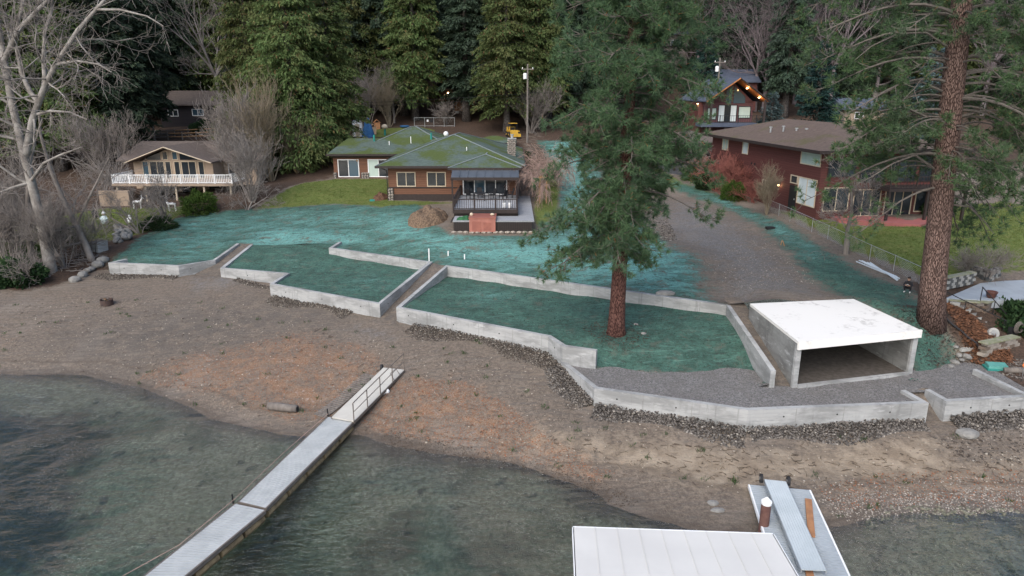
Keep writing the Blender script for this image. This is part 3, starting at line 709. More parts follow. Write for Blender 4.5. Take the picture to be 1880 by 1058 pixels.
# ------------------------------------------------------------------ building helpers (all in the parent's local frame)
UX, UY = Vector((1,0,0)), Vector((0,1,0))
def window(parent, a, u, w, h, cols=2, frame=None, panes=None, fw=.08, name='window', rows=1, dep=.07):
    """a: lower-left corner on the wall seen from outside, u: direction to the right; the wall's outside is u x up"""
    frame = frame or M['white']; a = Vector(a); u = Vector(u).normalized(); n = u.cross(Vector((0,0,1))); up = Vector((0,0,1))
    mb = MB()
    def bx(x0, x1, z0, z1, d0, d1):
        b = [a+u*x0+up*z0+n*d1, a+u*x1+up*z0+n*d1, a+u*x1+up*z0+n*d0, a+u*x0+up*z0+n*d0]
        mb.hexa(b, [q+up*(z1-z0) for q in b])
    bx(0, w, 0, fw, -.02, dep); bx(0, w, h-fw, h, -.02, dep); bx(0, fw, fw, h-fw, -.02, dep); bx(w-fw, w, fw, h-fw, -.02, dep)
    cw = (w-2*fw)/cols
    for i in range(1, cols): bx(fw+cw*i-fw*.4, fw+cw*i+fw*.4, fw, h-fw, -.02, dep-.008)
    for j in range(1, rows): bx(fw, w-fw, fw+(h-2*fw)*j/rows-fw*.4, fw+(h-2*fw)*j/rows+fw*.4, -.02, dep-.014)
    f = mb.build(name, frame, parent, world=False)
    panes = panes or [M['glass']]
    for i in range(cols):
        mb = MB()
        bx(fw+cw*i, fw+cw*(i+1), fw, h-fw, -.01, .018)
        mb.build('pane', panes[i % len(panes)], f, world=False)
    return f
def hip(parent, x0, x1, y0, y1, ze, r0, r1, zr, m, th=.16, fascia=None, name='roof', caps=None, oh=0):
    """hip roof over a rectangle; ridge from r0 to r1 (plan points)"""
    v = [(x0,y0,ze),(x1,y0,ze),(x1,y1,ze),(x0,y1,ze),(r0[0],r0[1],zr),(r1[0],r1[1],zr),(x0,y0,ze-th),(x1,y0,ze-th),(x1,y1,ze-th),(x0,y1,ze-th)]
    alongx = abs(r1[0]-r0[0]) >= abs(r1[1]-r0[1])
    f = [(0,1,5,4),(1,2,5),(2,3,4,5),(3,0,4)] if alongx else [(0,1,4),(1,2,5,4),(2,3,5),(3,0,4,5)]
    f += [(9,8,7,6),(0,6,7,1),(1,7,8,2),(2,8,9,3),(3,9,6,0)]
    o = MB().add(v, f).build(name, m, parent, world=False)
    if fascia:
        g = .03; b = MB()
        for q in ((x0-g,x1+g,y0-.1,y0-.004),(x0-g,x1+g,y1+.004,y1+.1)): b.box(*q, ze-th-.06, ze+.02)
        for q in ((x0-.1,x0-.004,y0,y1),(x1+.004,x1+.1,y0,y1)): b.box(*q, ze-th-.06, ze+.02)
        b.build('gutter', fascia, o, world=False)
    if caps:
        V_ = [Vector(q) for q in v]
        e = [(0,4),(3,4),(1,5),(2,5),(4,5)] if alongx else [(0,4),(1,4),(2,5),(3,5),(4,5)]
        for i, j in e:
            if (V_[i]-V_[j]).length > .2: MB().bar(V_[i]+Vector((0,0,.03)), V_[j]+Vector((0,0,.03)), .16, .05).build('ridge_cap', caps, o, world=False)
    return o
def part(parent, name, m, *boxes):
    b = MB()
    for q in boxes: b.box(*q)
    return b.build(name, m, parent, world=False)
def railing(parent, pts, h, m, post_w=.1, gap=.13, rail_w=.06, every=1.8, bal_w=.035, name='railing', posts_only=False):
    """rail with posts and single balusters along local points"""
    r = MB(); pts = [Vector(p) for p in pts]; zz = Vector((0,0,1))
    for a, b in zip(pts[:-1], pts[1:]):
        d = (b-a).normalized()
        r.bar(a+zz*(h-.03), b+zz*(h-.03), rail_w*1.5, rail_w); r.bar(a+zz*.1, b+zz*.1, rail_w, rail_w)
    root = r.build(name, m, parent, world=False)
    pm = bm = None
    for k, (a, b) in enumerate(zip(pts[:-1], pts[1:])):
        L = (b-a).length; n = max(1, round(L/every))
        for i in range(n+1):
            if i == 0 and k > 0: continue
            p = a.lerp(b, i/n)
            if pm is None:
                o = MB().box(-post_w/2, post_w/2, -post_w/2, post_w/2, 0, h+.05).build('post', m, root, world=False); pm = o.data
            else: o = link_obj('post', pm, None, root)
            o.location = p
        if posts_only: continue
        nb = int(L/gap)
        for i in range(1, nb):
            p = a.lerp(b, i/nb)
            if bm is None:
                o = MB().box(-bal_w/2, bal_w/2, -bal_w/2, bal_w/2, .12, h-.06).build('baluster', m, root, world=False); bm = o.data
            else: o = link_obj('baluster', bm, None, root)
            o.location = p
    return root
def rock_mesh(name, seed, m, sub=1, rough=.28, sq=(1,1,.75)):
    bm = bmesh.new(); bmesh.ops.create_icosphere(bm, subdivisions=sub, radius=.5)
    r = random.Random(seed); ph = [r.uniform(0, 6) for _ in range(6)]
    for v in bm.verts:
        k = 1 + rough*(math.sin(v.co.x*5+ph[0])*.5 + math.sin(v.co.y*6+ph[1])*.5 + r.uniform(-.5,.5)*.7)
        v.co = Vector((v.co.x*sq[0], v.co.y*sq[1], v.co.z*sq[2]))*k
    me = bpy.data.meshes.new(name); bm.to_mesh(me); bm.free(); me.materials.append(m); return me

# ------------------------------------------------------------------ house with the mossy green roof (origin at the middle of its front wall)
H = empty('green_roof_house', (-7,73,5.4), 0, 'single-storey cedar house with a mossy green hipped roof', 'house')
def hx(x): return x+7
def hy(y): return y-73
def hz(z): return z-5.4
def HB_box(x0,x1,y0,y1,z0,z1): return (hx(x0),hx(x1),hy(y0),hy(y1),hz(z0),hz(z1))
part(H, 'wall', M['wood'], HB_box(-13.1,.6,73,90,4.8,9.36))
part(H, 'wall', M['wood'], HB_box(-5.7,.5,71.3,73.01,5.0,9.3))
part(H, 'wall', M['wood'], HB_box(-22.3,-9.5,86.6,98,5.6,9.36))
part(H, 'skirting', M['dark_trim'], HB_box(-13.0,-5.72,72.93,73.0,5.2,6.45))
part(H, 'belt_trim', M['dark_trim'], HB_box(-13.1,-5.72,72.94,73.0,7.12,7.22))
part(H, 'belt_trim', M['dark_trim'], HB_box(-22.4,-9.6,86.54,86.6,9.05,9.3))
for x0, x1 in ((-13.2,-12.6),):
    o = part(H, 'stone_corner', M['mortar'], HB_box(x0,x1,72.85,73.3,5.0,7.12))
    rm = [rock_mesh('corner_stone', i, M['fieldstone']) for i in range(3)]
    for j in range(14):
        q = link_obj('stone', rm[j % 3], None, o, (hx(x0)+.16+.3*(j % 2), hy(72.83), hz(5.2)+.29*(j//2)+.05*(j % 2))); q.scale = (.34,.16,.33); q.rotation_euler = (0, j*.7, 0)
for x0, x1 in ((-22.35,-21.9),(-18.9,-17.9)):
    o = part(H, 'stone_corner', M['mortar'], HB_box(x0,x1,86.45,86.7,5.9,7.2))
    for j in range(4*max(1, int((x1-x0)/.3))):
        q = link_obj('stone', rm[j % 3], None, o, (hx(x0)+.2+.33*(j//4), hy(86.43), hz(6.2)+.31*(j % 4))); q.scale = (.36,.16,.33); q.rotation_euler = (0, j*.9, 0)
for a, b in ((-12.2,-10.2),(-9.0,-7.0)):
    window(H, (hx(a), 0-.0, hz(7.27)), UX, b-a, 1.55, 2, M['cream'], [M['glass'], M['glass']], .09)
window(H, (hx(-21.75), hy(86.6), hz(6.65)), UX, 2.65, 2.2, 2, M['white'], [M['glass'], M['glass_blue']], .1, 'sliding_door')
window(H, (hx(-18.0), hy(86.6), hz(6.65)), UX, 2.65, 2.2, 2, M['white'], [M['blind'], M['glass']], .1, 'sliding_door')
window(H, (hx(-5.1), hy(71.3), hz(6.66)), UX, 4.6, 2.0, 4, M['white'], [M['glass'], M['glass_blue'], M['glass'], M['glass']], .11, 'sliding_door')
hip(H, hx(-22.9), hx(-9.8), hy(86.0), hy(98.6), hz(9.52), (hx(-21.6),hy(92.2)), (hx(-12),hy(92.2)), hz(11.05), M['greenroof'], .16, M['dark_trim'])
hip(H, hx(-20.5), hx(-6.5), hy(87.5), hy(106), hz(9.55), (hx(-13.8),hy(96.2)), (hx(-13.2),hy(96.5)), hz(12.35), M['greenroof'], .16, M['dark_trim'], caps=M['ridge'])
hip(H, hx(-14.2), hx(1.4), hy(72.1), hy(96), hz(9.5), (hx(-6.8),hy(82.6)), (hx(-6.4),hy(86)), hz(12.1), M['greenroof'], .16, M['dark_trim'], caps=M['ridge'])
hip(H, hx(-6.5), hx(.95), hy(70.6), hy(79), hz(9.48), (hx(-2.8),hy(74.6)), (hx(-2.7),hy(77.2)), hz(10.5), M['greenroof'], .16, M['dark_trim'], caps=M['ridge'])
hip(H, hx(-5.5), hx(.6), hy(97), hy(104), hz(10.1), (hx(-3),hy(100)), (hx(-2),hy(100)), hz(10.9), M['greenroof'], .16, M['dark_trim'])
aw = MB()
for i in range(8):                                  # standing seam awning over the sliding doors
    x0 = -6.1 + i*.85
    o = MB().add([(hx(x0),hy(70.5),hz(9.26)),(hx(x0+.8),hy(70.5),hz(9.26)),(hx(x0+.8),hy(69.1),hz(8.72)),(hx(x0),hy(69.1),hz(8.72)),
                  (hx(x0),hy(70.5),hz(9.2)),(hx(x0+.8),hy(70.5),hz(9.2)),(hx(x0+.8),hy(69.1),hz(8.66)),(hx(x0),hy(69.1),hz(8.66))],
                 [(0,3,2,1),(4,5,6,7),(0,1,5,4),(1,2,6,5),(2,3,7,6),(3,0,4,7)]).build('awning_panel', M['metal_awning'], H, world=False)
    MB().bar((hx(x0+.825),hy(70.5),hz(9.29)), (hx(x0+.825),hy(69.1),hz(8.75)), .05, .07).build('seam', M['metal_awning'], o, world=False)
part(H, 'awning_beam', M['dark_trim'], HB_box(-6.15,.75,69.0,69.16,8.42,8.7))
for x in (-6.0,.6): part(H, 'awning_post', M['dark_trim'], HB_box(x-.08,x+.08,69.0,69.14,6.6,8.5))
ch = part(H, 'chimney', M['mortar'], HB_box(-.42,.42,79.6,80.5,9.6,11.75))
for j in range(48):
    row = j//6; q = link_obj('stone', rm[j % 3], None, ch, (hx(-.33)+.22*(j % 4)*1.0 if j % 6 < 4 else hx(-.43), hy(79.58) if j % 6 < 4 else hy(79.8)+.35*(j % 6-4), hz(9.95)+.23*row)); q.scale = (.3,.2,.27); q.rotation_euler = (0, j*1.3, 0)
part(ch, 'chimney_cap', M['concrete'], HB_box(-.5,.5,79.5,80.6,11.75,11.85)); 
MB().lathe([(.16,0),(.16,.35),(.24,.36),(.24,.45)], 10, (hx(0),hy(80),hz(11.85))).build('flue', M['steel'], ch, world=False)
for x, y, z, m in ((-10.6,92,11.2,'teal_pipe'),(-17.9,91,11.0,'teal_pipe')):
    MB().tube([(hx(x),hy(y),hz(z-.5)),(hx(x),hy(y),hz(z+.55))], .13, 8).build('vent_pipe', M[m], H, world=False)
MB().ball((hx(-7.9),hy(84),hz(12.1)), .3, 10, 6).build('dome_vent', M['white'], H, world=False)
for x, y, z in ((-12.9,89.3,11.1),(-15.7,89.5,10.5),(-5,77,10.75)):
    MB().tube([(hx(x),hy(y),hz(z-.5)),(hx(x),hy(y),hz(z+.35))], .05, 6).build('vent_pipe', M['white'], H, world=False)
MB().tube([(hx(-14),hy(72.2),hz(9.4)),(hx(-13.2),hy(72.85),hz(9.0)),(hx(-13.2),hy(72.85),hz(5.6))], .05, 6).build('downspout', M['dark_trim'], H, world=False)
MB().ball((hx(-19.3),hy(86.5),hz(8.7)), .12).build('wall_lantern', M['timber'], H, world=False)

# deck in front of the sliding doors
K = empty('timber_deck', (-2,62,5.0), 0, 'two-level grey timber deck with dark railing in front of the cedar house', 'deck')
def kb(x0,x1,y0,y1,z0,z1): return (x0+2,x1+2,y0-62,y1-62,z0-5,z1-5)
part(K, 'upper_floor', M['deck_grey'], kb(-5.35,.5,62.0,71.25,6.5,6.62))
part(K, 'floor_beam', M['dark_trim'], kb(-5.4,.55,61.93,62.0,6.3,6.66))
part(K, 'upper_skirt', M['dark_trim'], kb(-5.3,.45,62.2,62.35,5.2,6.4), kb(-5.3,-5.15,62.3,71.2,5.2,6.45))
part(K, 'lower_floor', M['deck_grey'], kb(-5.2,1.95,59.55,61.9,5.95,6.07), kb(.58,1.95,61.9,74.5,5.95,6.07))
sk = part(K, 'lower_skirt', M['black'], kb(-5.15,1.9,59.6,59.7,5.1,5.94), kb(1.8,1.9,59.7,74,5.3,5.94))
sm_ = None
for i in range(int(7.0/.16)):
    x = -5.1+.16*i
    if -3.75 < x < -1.45: continue
    if sm_ is None: o = part(sk, 'slat', M['dark_trim'], (0,.11,-.03,0,0,.84)); sm_ = o.data
    else: o = link_obj('slat', sm_, None, sk)
    o.location = (x+2, 59.6-62-.004, .11)
railing(K, [(-3.35,9.2,1.62),(-3.35,.05,1.62),(2.45,.05,1.62),(2.45,8.8,1.62)], .98, M['dark_trim'], .12, .2, .07, 1.9, .04)
st_m = rock_mesh('base_block', 5, M['fieldstone'], 1, .1, (1,1,.8)); 
for i in range(14):
    q = link_obj('stone_block', st_m, None, K, (-3.1+.52*i, -2.55, .06)); q.scale = (.56,.35,.34); q.rotation_euler = (0,0,PI*(i % 2))
MB().tube([(-3.35,-.1,.95),(-3.35,-2.4,.95)], .06, 6).build('side_rail', M['dark_trim'], K, world=False)
# hot tub set into the lower deck
M['tub'] = mat('faded_red_brown_panel', (.36,.15,.115), (.29,.12,.095), 2.0, .7, .05); M['tub_cover'] = mat('red_vinyl_cover', (.30,.115,.085), (.24,.09,.07), 2, .5)
T = empty('hot_tub', (-2.6,60.2,5.1), 0, 'faded red hot tub set into the front of the lower deck', 'hot tub')
part(T, 'tub_shell', M['tub'], (-1.15,1.15,-.85,1.3,0,1.15)); 
part(T, 'cover', M['tub_cover'], (-1.2,1.2,-.88,.2,1.155,1.27)); part(T, 'cover', M['tub_cover'], (-1.2,1.2,.22,1.33,1.155,1.27))
part(T, 'access_panel', M['tub_cover'], (.1,.75,-.9,-.853,.18,.85)); part(T, 'side_panel', M['tub_cover'], (-.9,-.1,-.88,-.853,.12,.95))
MB().tube([(-.9,.3,1.3),(-.9,.35,1.5),(.9,.35,1.5),(.9,.3,1.3)], .05, 6).build('cover_lifter', M['black'], T, world=False)
MB().ball((-1.0,.2,1.38), .16, 8, 6).build('towel', M['cream'], T, world=False)
MB().ball((.85,.2,1.38), .17, 8, 6, (1.2,1,.7)).build('towel', M['cream'], T, world=False)
M['tarp_green'] = mat('green_tarp', (.03,.13,.05), (.02,.07,.03), 3)
b = MB(); rr = random.Random(4)
gv = [[(-4.9+.24*i, 59.75+.3*j, 6.09+rr.uniform(.05,.32)*(0 < i < 5)*(0 < j < 4)) for i in range(6)] for j in range(5)]
vv = [q for r_ in gv for q in r_]; b.add(vv + [(q[0],q[1],6.075) for q in vv], [(j*6+i,j*6+i+1,(j+1)*6+i+1,(j+1)*6+i) for j in range(4) for i in range(5)])
tag(b.build('folded_tarp', M['tarp_green']), 'crumpled green tarp on the lower deck beside the hot tub', 'tarp')
# furniture on the deck
def chair(loc, rz, label):
    c = empty('patio_chair', loc, rz, label, 'chair', 'dark chairs on the deck')
    part(c, 'seat', M['black'], (-.27,.27,-.27,.27,.38,.44)); 
    MB().add([(-.27,.22,.44),(.27,.22,.44),(.27,.4,1.02),(-.27,.4,1.02),(-.27,.27,.44),(.27,.27,.44),(.27,.45,1.02),(-.27,.45,1.02)],
             [(3,2,1,0),(4,5,6,7),(0,1,5,4),(1,2,6,5),(2,3,7,6),(3,0,4,7)]).build('backrest', M['black'], c, world=False)
    for sx in (-.25,.25):
        part(c, 'armrest', M['black'], (sx-.03,sx+.03,-.27,.3,.62,.66))
        for sy in (-.25,.25): part(c, 'leg', M['black'], (sx-.025,sx+.025,sy-.025,sy+.025,0,.64 if sy < 0 else .4))
for i, (x, y, rz, lb) in enumerate([(-4.2,68.6,2.4,'dark patio chair on the deck, leftmost by the sliding doors'),(-3.2,69.2,.3,'dark patio chair behind the deck table'),(-2.0,68.7,-1.1,'dark patio chair between the deck table and the reclined chairs'),(-.9,67.9,-2.2,'dark patio chair near the right end of the deck'),(-.2,69.0,-1.4,'dark patio chair tucked into the right corner of the deck')]):
    chair((x,y,6.62), rz, lb)
t_ = empty('patio_table', (-3.2,67.7,6.62), 0, 'dark patio table on the deck among the chairs', 'table')
part(t_, 'table_top', M['black'], (-.6,.6,-.45,.45,.68,.73))
for sx in (-.5,.5):
    for sy in (-.35,.35): part(t_, 'leg', M['black'], (sx-.03,sx+.03,sy-.03,sy+.03,0,.68))
for x, lb in ((-.72,'white canister on the deck behind the railing, left of two'),(-.2,'white canister on the deck behind the railing, right of two')):
    c = empty('white_canister', (x,63.0,6.62), 0, lb, 'canister', 'white canisters on the deck')
    MB().lathe([(.1,0),(.15,.06),(.16,.12),(.16,.42),(.12,.5),(.05,.54)], 12).build('tank', M['white'], c, world=False)
    MB().lathe([(.1,.5),(.11,.66),(.08,.67)], 10).build('valve_collar', M['steel'], c, world=False)
# mound of soil and straw by the deck
def mound_mesh(name, cx, cy, rx, ry, h, m, seed=1, base=None):
    rg = np.random.RandomState(seed); n = 26; V, Fc = [], []
    for j in range(n+1):
        for i in range(n+1):
            u, v = i/n*2-1, j/n*2-1; x, y = cx+u*rx, cy+v*ry; d = math.hypot(u, v)
            z = max(0, math.cos(min(d,1)*PI/2))**.8 * h * (1+.35*math.sin(u*7+seed)*math.sin(v*6)) + rg.uniform(-.07,.07)*h*(d < .95) - .12*(d > .9)
            V.append((x, y, (base(x,y) if base else 0)+z))
    for j in range(n):
        for i in range(n): Fc.append((j*(n+1)+i, j*(n+1)+i+1, (j+1)*(n+1)+i+1, (j+1)*(n+1)+i))
    b = MB(); b.add(V, Fc); return b.build(name, m)
M['straw'] = mat('soil_and_straw', (.19,.13,.085), (.07,.05,.035), 7, .95, .8, detail=8)
tag(mound_mesh('soil_mound', -8.0,64.6,2.0,3.2,.95,M['straw'],2,zu), 'brown mound of soil and straw piled beside the deck', 'soil mound')
tag(mound_mesh('leaf_pile', -14.2,74.0,.9,1.3,.55,mat('leaf_pile_brown', (.13,.07,.04),(.06,.035,.025),9,.95,.7),3,zu), 'small heap of brown leaves at the corner of the cedar house', 'leaf pile')
tag(MB().box(-15.2,-14.3,73.0,73.35,zu(-14.7,73.2)-.05,zu(-14.7,73.2)+.12).build('ground_hatch', M['teal_pipe']), 'flat green utility cover in the lawn beside the cedar house', 'utility cover')
# ------------------------------------------------------------------ tan house with the gable front (left)
G = empty('tan_gable_house', (-40.4,82,5.0), 0, 'tan house with a glazed gable front and a white balcony', 'house')
part(G, 'wall', M['tan'], (-3.6,5.0,0,12,-.6,3.95), (-6,9,3,14,-.6,3.9))
MB().add([(-3.6,0,3.94),(5.0,0,3.94),(.1,0,5.6),(-3.6,.25,3.94),(5.0,.25,3.94),(.1,.25,5.6)], [(0,1,2),(5,4,3),(0,3,4,1),(1,4,5,2),(2,5,3,0)]).build('gable_wall', M['tan'], G, world=False)
def gable(parent, xc, hw0, hw1, y0, y1, ze, zr, m, th=.16, name='roof'):
    v = [(xc-hw0,y0,ze),(xc,y0,zr),(xc+hw1,y0,ze),(xc-hw0,y1,ze),(xc,y1,zr),(xc+hw1,y1,ze)]
    v += [(a,b,c-th) for a,b,c in v]
    return MB().add(v, [(0,1,4,3),(1,2,5,4),(6,9,10,7),(7,10,11,8),(0,6,7,1),(1,7,8,2),(3,4,10,9),(4,5,11,10),(0,3,9,6),(2,8,11,5)]).build(name, m, parent, world=False)
gable(G, .1, 4.8, 5.3, -1.2, 9, 4.05, 5.85, M['tanroof'])
MB().add([(-7.5,2,4.0),(10,2,4.0),(10,8.5,5.8),(-7.5,8.5,5.8),(10,15,4.0),(-7.5,15,4.0)]+[(-7.5,2,3.84),(10,2,3.84),(10,8.5,5.64),(-7.5,8.5,5.64),(10,15,3.84),(-7.5,15,3.84)],
         [(0,1,2,3),(3,2,4,5),(6,9,8,7),(9,11,10,8),(0,6,7,1),(5,4,10,11),(0,3,9,6),(3,5,11,9),(1,7,8,2),(2,8,10,4)]).build('roof', M['tanroof'], G, world=False)
for s, e in ((-4.8,-1),(5.3,1)):
    MB().bar((.1,-1.26,5.78), (.1+s if e < 0 else .1+s,-1.26,3.98), .08, .3, (0,-1,0)).build('barge_board', M['cream'], G, world=False)
for (x0, w, z0, h, pn) in ((-3.3,.75,2.05,2.0,'glass_blue'),(-2.45,1.75,2.05,2.0,'glass'),(-.6,.7,2.05,2.0,'glass'),(.45,.7,2.05,2.0,'glass'),(1.3,1.75,2.05,2.0,'glass'),(3.3,.7,2.05,2.0,'glass')):
    window(G, (x0,0,z0), UX, w, h, 2 if w > 1.5 else 1, M['cream'], [M[pn]], .07)
for (x0, w, z0, h, pn) in ((-.8,.65,4.22,.95,'glass'),(.35,.65,4.22,.95,'glass_blue')): window(G, (x0,0,z0), UX, w, h, 1, M['cream'], [M[pn]], .06)
for pts in ([(-2.6,4.22),(-1.05,4.22),(-1.05,5.05),(-2.6,4.5)], [(1.25,4.22),(3.3,4.22),(3.3,4.45),(1.25,5.1)]):
    MB().add([(x,-.04,z) for x, z in pts]+[(x,.01,z) for x, z in pts], [(0,1,2,3),(7,6,5,4),(0,4,5,1),(1,5,6,2),(2,6,7,3),(3,7,4,0)]).build('gable_window', M['glass'], G, world=False)
part(G, 'balcony_floor', M['tan'], (-4.6,9.0,-4.6,.0,1.72,2.0))
for x in (-4.2,-1,2.4,5.6,8.6): part(G, 'balcony_post', M['cream'], (x-.09,x+.09,-4.4,-4.2,-1.2,1.72))
railing(G, [(-4.5,-.3,2.0),(-4.5,-4.5,2.0),(8.9,-4.5,2.0),(8.9,-.3,2.0)], 1.0, M['white'], .13, .19, .08, 1.85, .06, 'balcony_railing')
for x0, x1 in ((-3.2,-.4),(1,3),(4.2,7)): window(G, (x0,-.0,-.3), UX, x1-x0, 1.5, 2, M['cream'], [M['glass']], .08, 'basement_window')
window(G, (5.6,3.0,2.2), UX, 1.6, 1.3, 2, M['white'], [M['glass']], .08)
for x, y in ((4.3,5.6),(6.2,6.0),(8.2,6.4)): MB().tube([(x,y,5.0),(x,y,5.75)], .06, 6).build('vent_pipe', M['black'], G, world=False)
tag(MB().box(-45.6,-42.3,75.6,76.0,4.3,6.45).build('garden_wall', M['tan']), 'plain tan garden wall on the lawn below the white balcony', 'wall', kind='thing')
# ------------------------------------------------------------------ barn-red house (right); local x to the right, local y away from the lake along its long wall
RA = math.atan2(2.8, 24.0)
RH = empty('red_house', (26.8,60,6.2), RA, 'two-storey barn-red house with a brown hipped roof', 'house')
part(RH, 'wall', M['redwood'], (0,12,0,24,-.8,5.85))
mL = Vector((0,-1,0))                                # along the left wall, seen from outside, right is towards the lake
def lw(y_far, y_near, z0, z1, cols, frame, panes, nm='window'): return window(RH, (0, y_far, z0-6.2), mL, y_far-y_near, z1-z0, cols, frame, panes, .09, nm)
lw(3.5,.15,10.65,11.9,1,M['cream'],[M['blind']]); lw(3.45,.35,7.05,9.5,2,M['cream'],[M['blind_white']])
lw(4.9,3.6,8.72,9.5,1,M['cream'],[M['glass']]); lw(10.4,9.1,7.0,8.4,2,M['cream'],[M['glass']])
lw(21,19.4,10.5,11.8,2,M['cream'],[M['blind']]); lw(15.7,14.3,10.5,11.8,1,M['cream'],[M['blind_white']])
d_ = part(RH, 'door', M['black'], (-.06,.02,3.62,4.85,.08,2.35)); part(d_, 'handle', M['steel'], (-.12,-.06,3.75,3.8,1.05,1.2))
l_ = part(RH, 'wall_lantern', M['black'], (-.22,0,6.7,6.8,2.15,2.25)); MB().ball((-.18,6.75,2.02), .1, 8, 6).build('bulb', M['lamp'], l_, world=False)
for y in (8.2,12.5,13.2): part(RH, 'wall_vent', M['black'], (-.05,0,y-.1,y+.1,3.4,3.6))
fl = UX
for (x0,w,z0,h,c) in ((.5,2.4,.6,2.1,2),(3.3,2.6,.1,2.4,3),(6.3,2.6,.1,2.4,3),(9.2,2.4,.4,2.1,2),(.6,2.6,3.6,1.6,2),(3.6,2.4,3.1,2.3,2),(6.3,2.6,3.1,2.3,3),(9.2,2.4,3.1,2.3,2)):
    window(RH, (x0,0,z0), fl, w, h, c, M['dark_trim'] if z0 > 2 else M['cream'], [M['glass'], M['glass_grey'], M['glass']], .08)
part(RH, 'balcony_floor', M['dark_trim'], (4.8,12.2,-2.6,0,2.6,2.85)); railing(RH, [(4.9,-.1,2.85),(4.9,-2.5,2.85),(12.1,-2.5,2.85)], 1.0, M['dark_trim'], .1, .3, .06, 2.4, .035, 'balcony_railing')
for x in (4.95,8.5,12.0): part(RH, 'balcony_post', M['dark_trim'], (x-.1,x+.1,-2.55,-2.35,-.3,2.6))
hip(RH, -1.0, 13.2, -1.2, 25.2, 5.95, (5.8,8), (5.8,18), 7.85, M['brownroof'], .2, M['dark_trim'])
for x, y, h in ((1.6,13,.5),(2.2,11.5,.8),(2.8,10,.55),(3.3,9,.55)):
    o = MB().tube([(x,y,6.3),(x,y,6.9+h*.5)], .09, 8).build('vent_pipe', M['steel'], RH, world=False); MB().lathe([(.16,0),(.16,.12)], 8, (x,y,6.9+h*.5)).build('vent_cap', M['steel'], o, world=False)
M['patio_red'] = mat('red_stained_patio', (.33,.115,.105), (.27,.095,.09), .9, .75, .08)
pp = [hit(x, y, HU) for x, y in [(1420,374),(1470,387),(1540,409),(1600,416),(1690,417),(1735,400),(1735,385),(1512,388),(1480,380)]]
tag(MB().slab([Vector((p.x,p.y,6.33)) for p in pp], .5).build('red_patio', M['patio_red']), kind='structure')
# small carport roof beside it
CPt = empty('carport', (24.5,92,7.8), RA, 'low carport with a grey-brown roof behind the barn-red house', 'carport')
hip(CPt, -4.5, 3.5, -3, 6, 2.9, (-1.5,1), (-.5,2), 4.2, M['tanroof'], .2, M['dark_trim'])
for x in (-4,3): 
    for y in (-2.6,5.4): part(CPt, 'post', M['dark_trim'], (x-.12,x+.12,y-.12,y+.12,-.6,2.7))
part(CPt, 'back_wall', M['maroon'], (-4,3,4.9,5.1,-.6,2.7))
# ------------------------------------------------------------------ lodge with the lit gable
LO = empty('maroon_lodge', (30.4,98,10.0), 0, 'maroon lodge with a slate-blue roof and a lit wooden gable soffit', 'house')
part(LO, 'wall', M['maroon'], (-3.9,2.9,0,12,-1.5,5.6))
MB().add([(-3.9,0,5.55),(2.9,0,5.55),(-.1,0,8.2),(-3.9,.2,5.55),(2.9,.2,5.55),(-.1,.2,8.2)], [(0,1,2),(5,4,3),(0,3,4,1),(1,4,5,2),(2,5,3,0)]).build('gable_wall', M['maroon'], LO, world=False)
gable(LO, -.1, 4.3, 4.2, -2.9, 13, 5.75, 8.75, M['blueroof'], .14)
gable(LO, -.1, 4.15, 4.05, -2.8, -.02, 5.66, 8.58, M['soffit'], .06, 'soffit')
for s in (-1, 1): MB().bar((-.1,-2.98,8.66), (-.1+s*4.25,-2.98,5.68), .1, .3, (0,-1,0)).build('barge_board', M['soffit'] if s < 0 else M['dark_trim'], LO, world=False)
part(LO, 'balcony_floor', M['blueroof'], (-4.9,2.7,-2.8,0,2.35,2.85)); railing(LO, [(-4.8,-2.7,2.85),(2.6,-2.7,2.85)], 1.0, M['black'], .1, .3, .05, 2.4, .03, 'balcony_railing')
for x in (-3.6,3.6): part(LO, 'column', M['dark_trim'], (x-.14,x+.14,-2.75,-2.47,-1.2,6.0 if x < 0 else 6.1))
for x in (-1.5,1.2): part(LO, 'balcony_post', M['dark_trim'], (x-.12,x+.12,-2.7,-2.4,-1.2,2.35))
window(LO, (-3.4,0,3.2), UX, 1.3, 1.6, 1, M['black'], [M['blind']], .08); window(LO, (.9,0,3.4), UX, 1.7, 1.6, 1, M['black'], [M['blind']], .08)
window(LO, (-1.9,0,2.9), UX, 2.6, 2.3, 3, M['black'], [M['blind_white'], M['glass'], M['blind_white']], .09, 'french_door')
for pts in ([(-.95,5.4),(-.2,5.4),(-.2,7.75),(-.95,7.1)], [(.1,5.4),(1.7,5.4),(1.7,6.25),(.1,7.7)]):
    MB().add([(x,-.06,z) for x, z in pts]+[(x,.01,z) for x, z in pts], [(0,1,2,3),(7,6,5,4),(0,4,5,1),(1,5,6,2),(2,6,7,3),(3,7,4,0)]).build('gable_window', M['glass_blue'], LO, world=False)
for (x, y, z) in ((1.2,-2.0,7.35),(2.9,-2.0,6.15),(-4.6,.6,5.3)):
    o = MB().lathe([(.05,.08),(.13,.06),(.13,0),(.06,-.03)], 10, (x,y,z)).build('downlight', M['lamp'], LO, world=False)
    ld = bpy.data.lights.new('downlight_glow', 'POINT'); ld.energy = 12; ld.color = (1,.55,.22); ld.shadow_soft_size = .1
    lo = bpy.data.objects.new('downlight_glow', ld); COL.objects.link(lo); lo.parent = LO; lo.location = (x,y,z-.22)
part(LO, 'lower_wall', M['redwood'], (-4.6,-3.92,.3,9,-1.5,5.5))
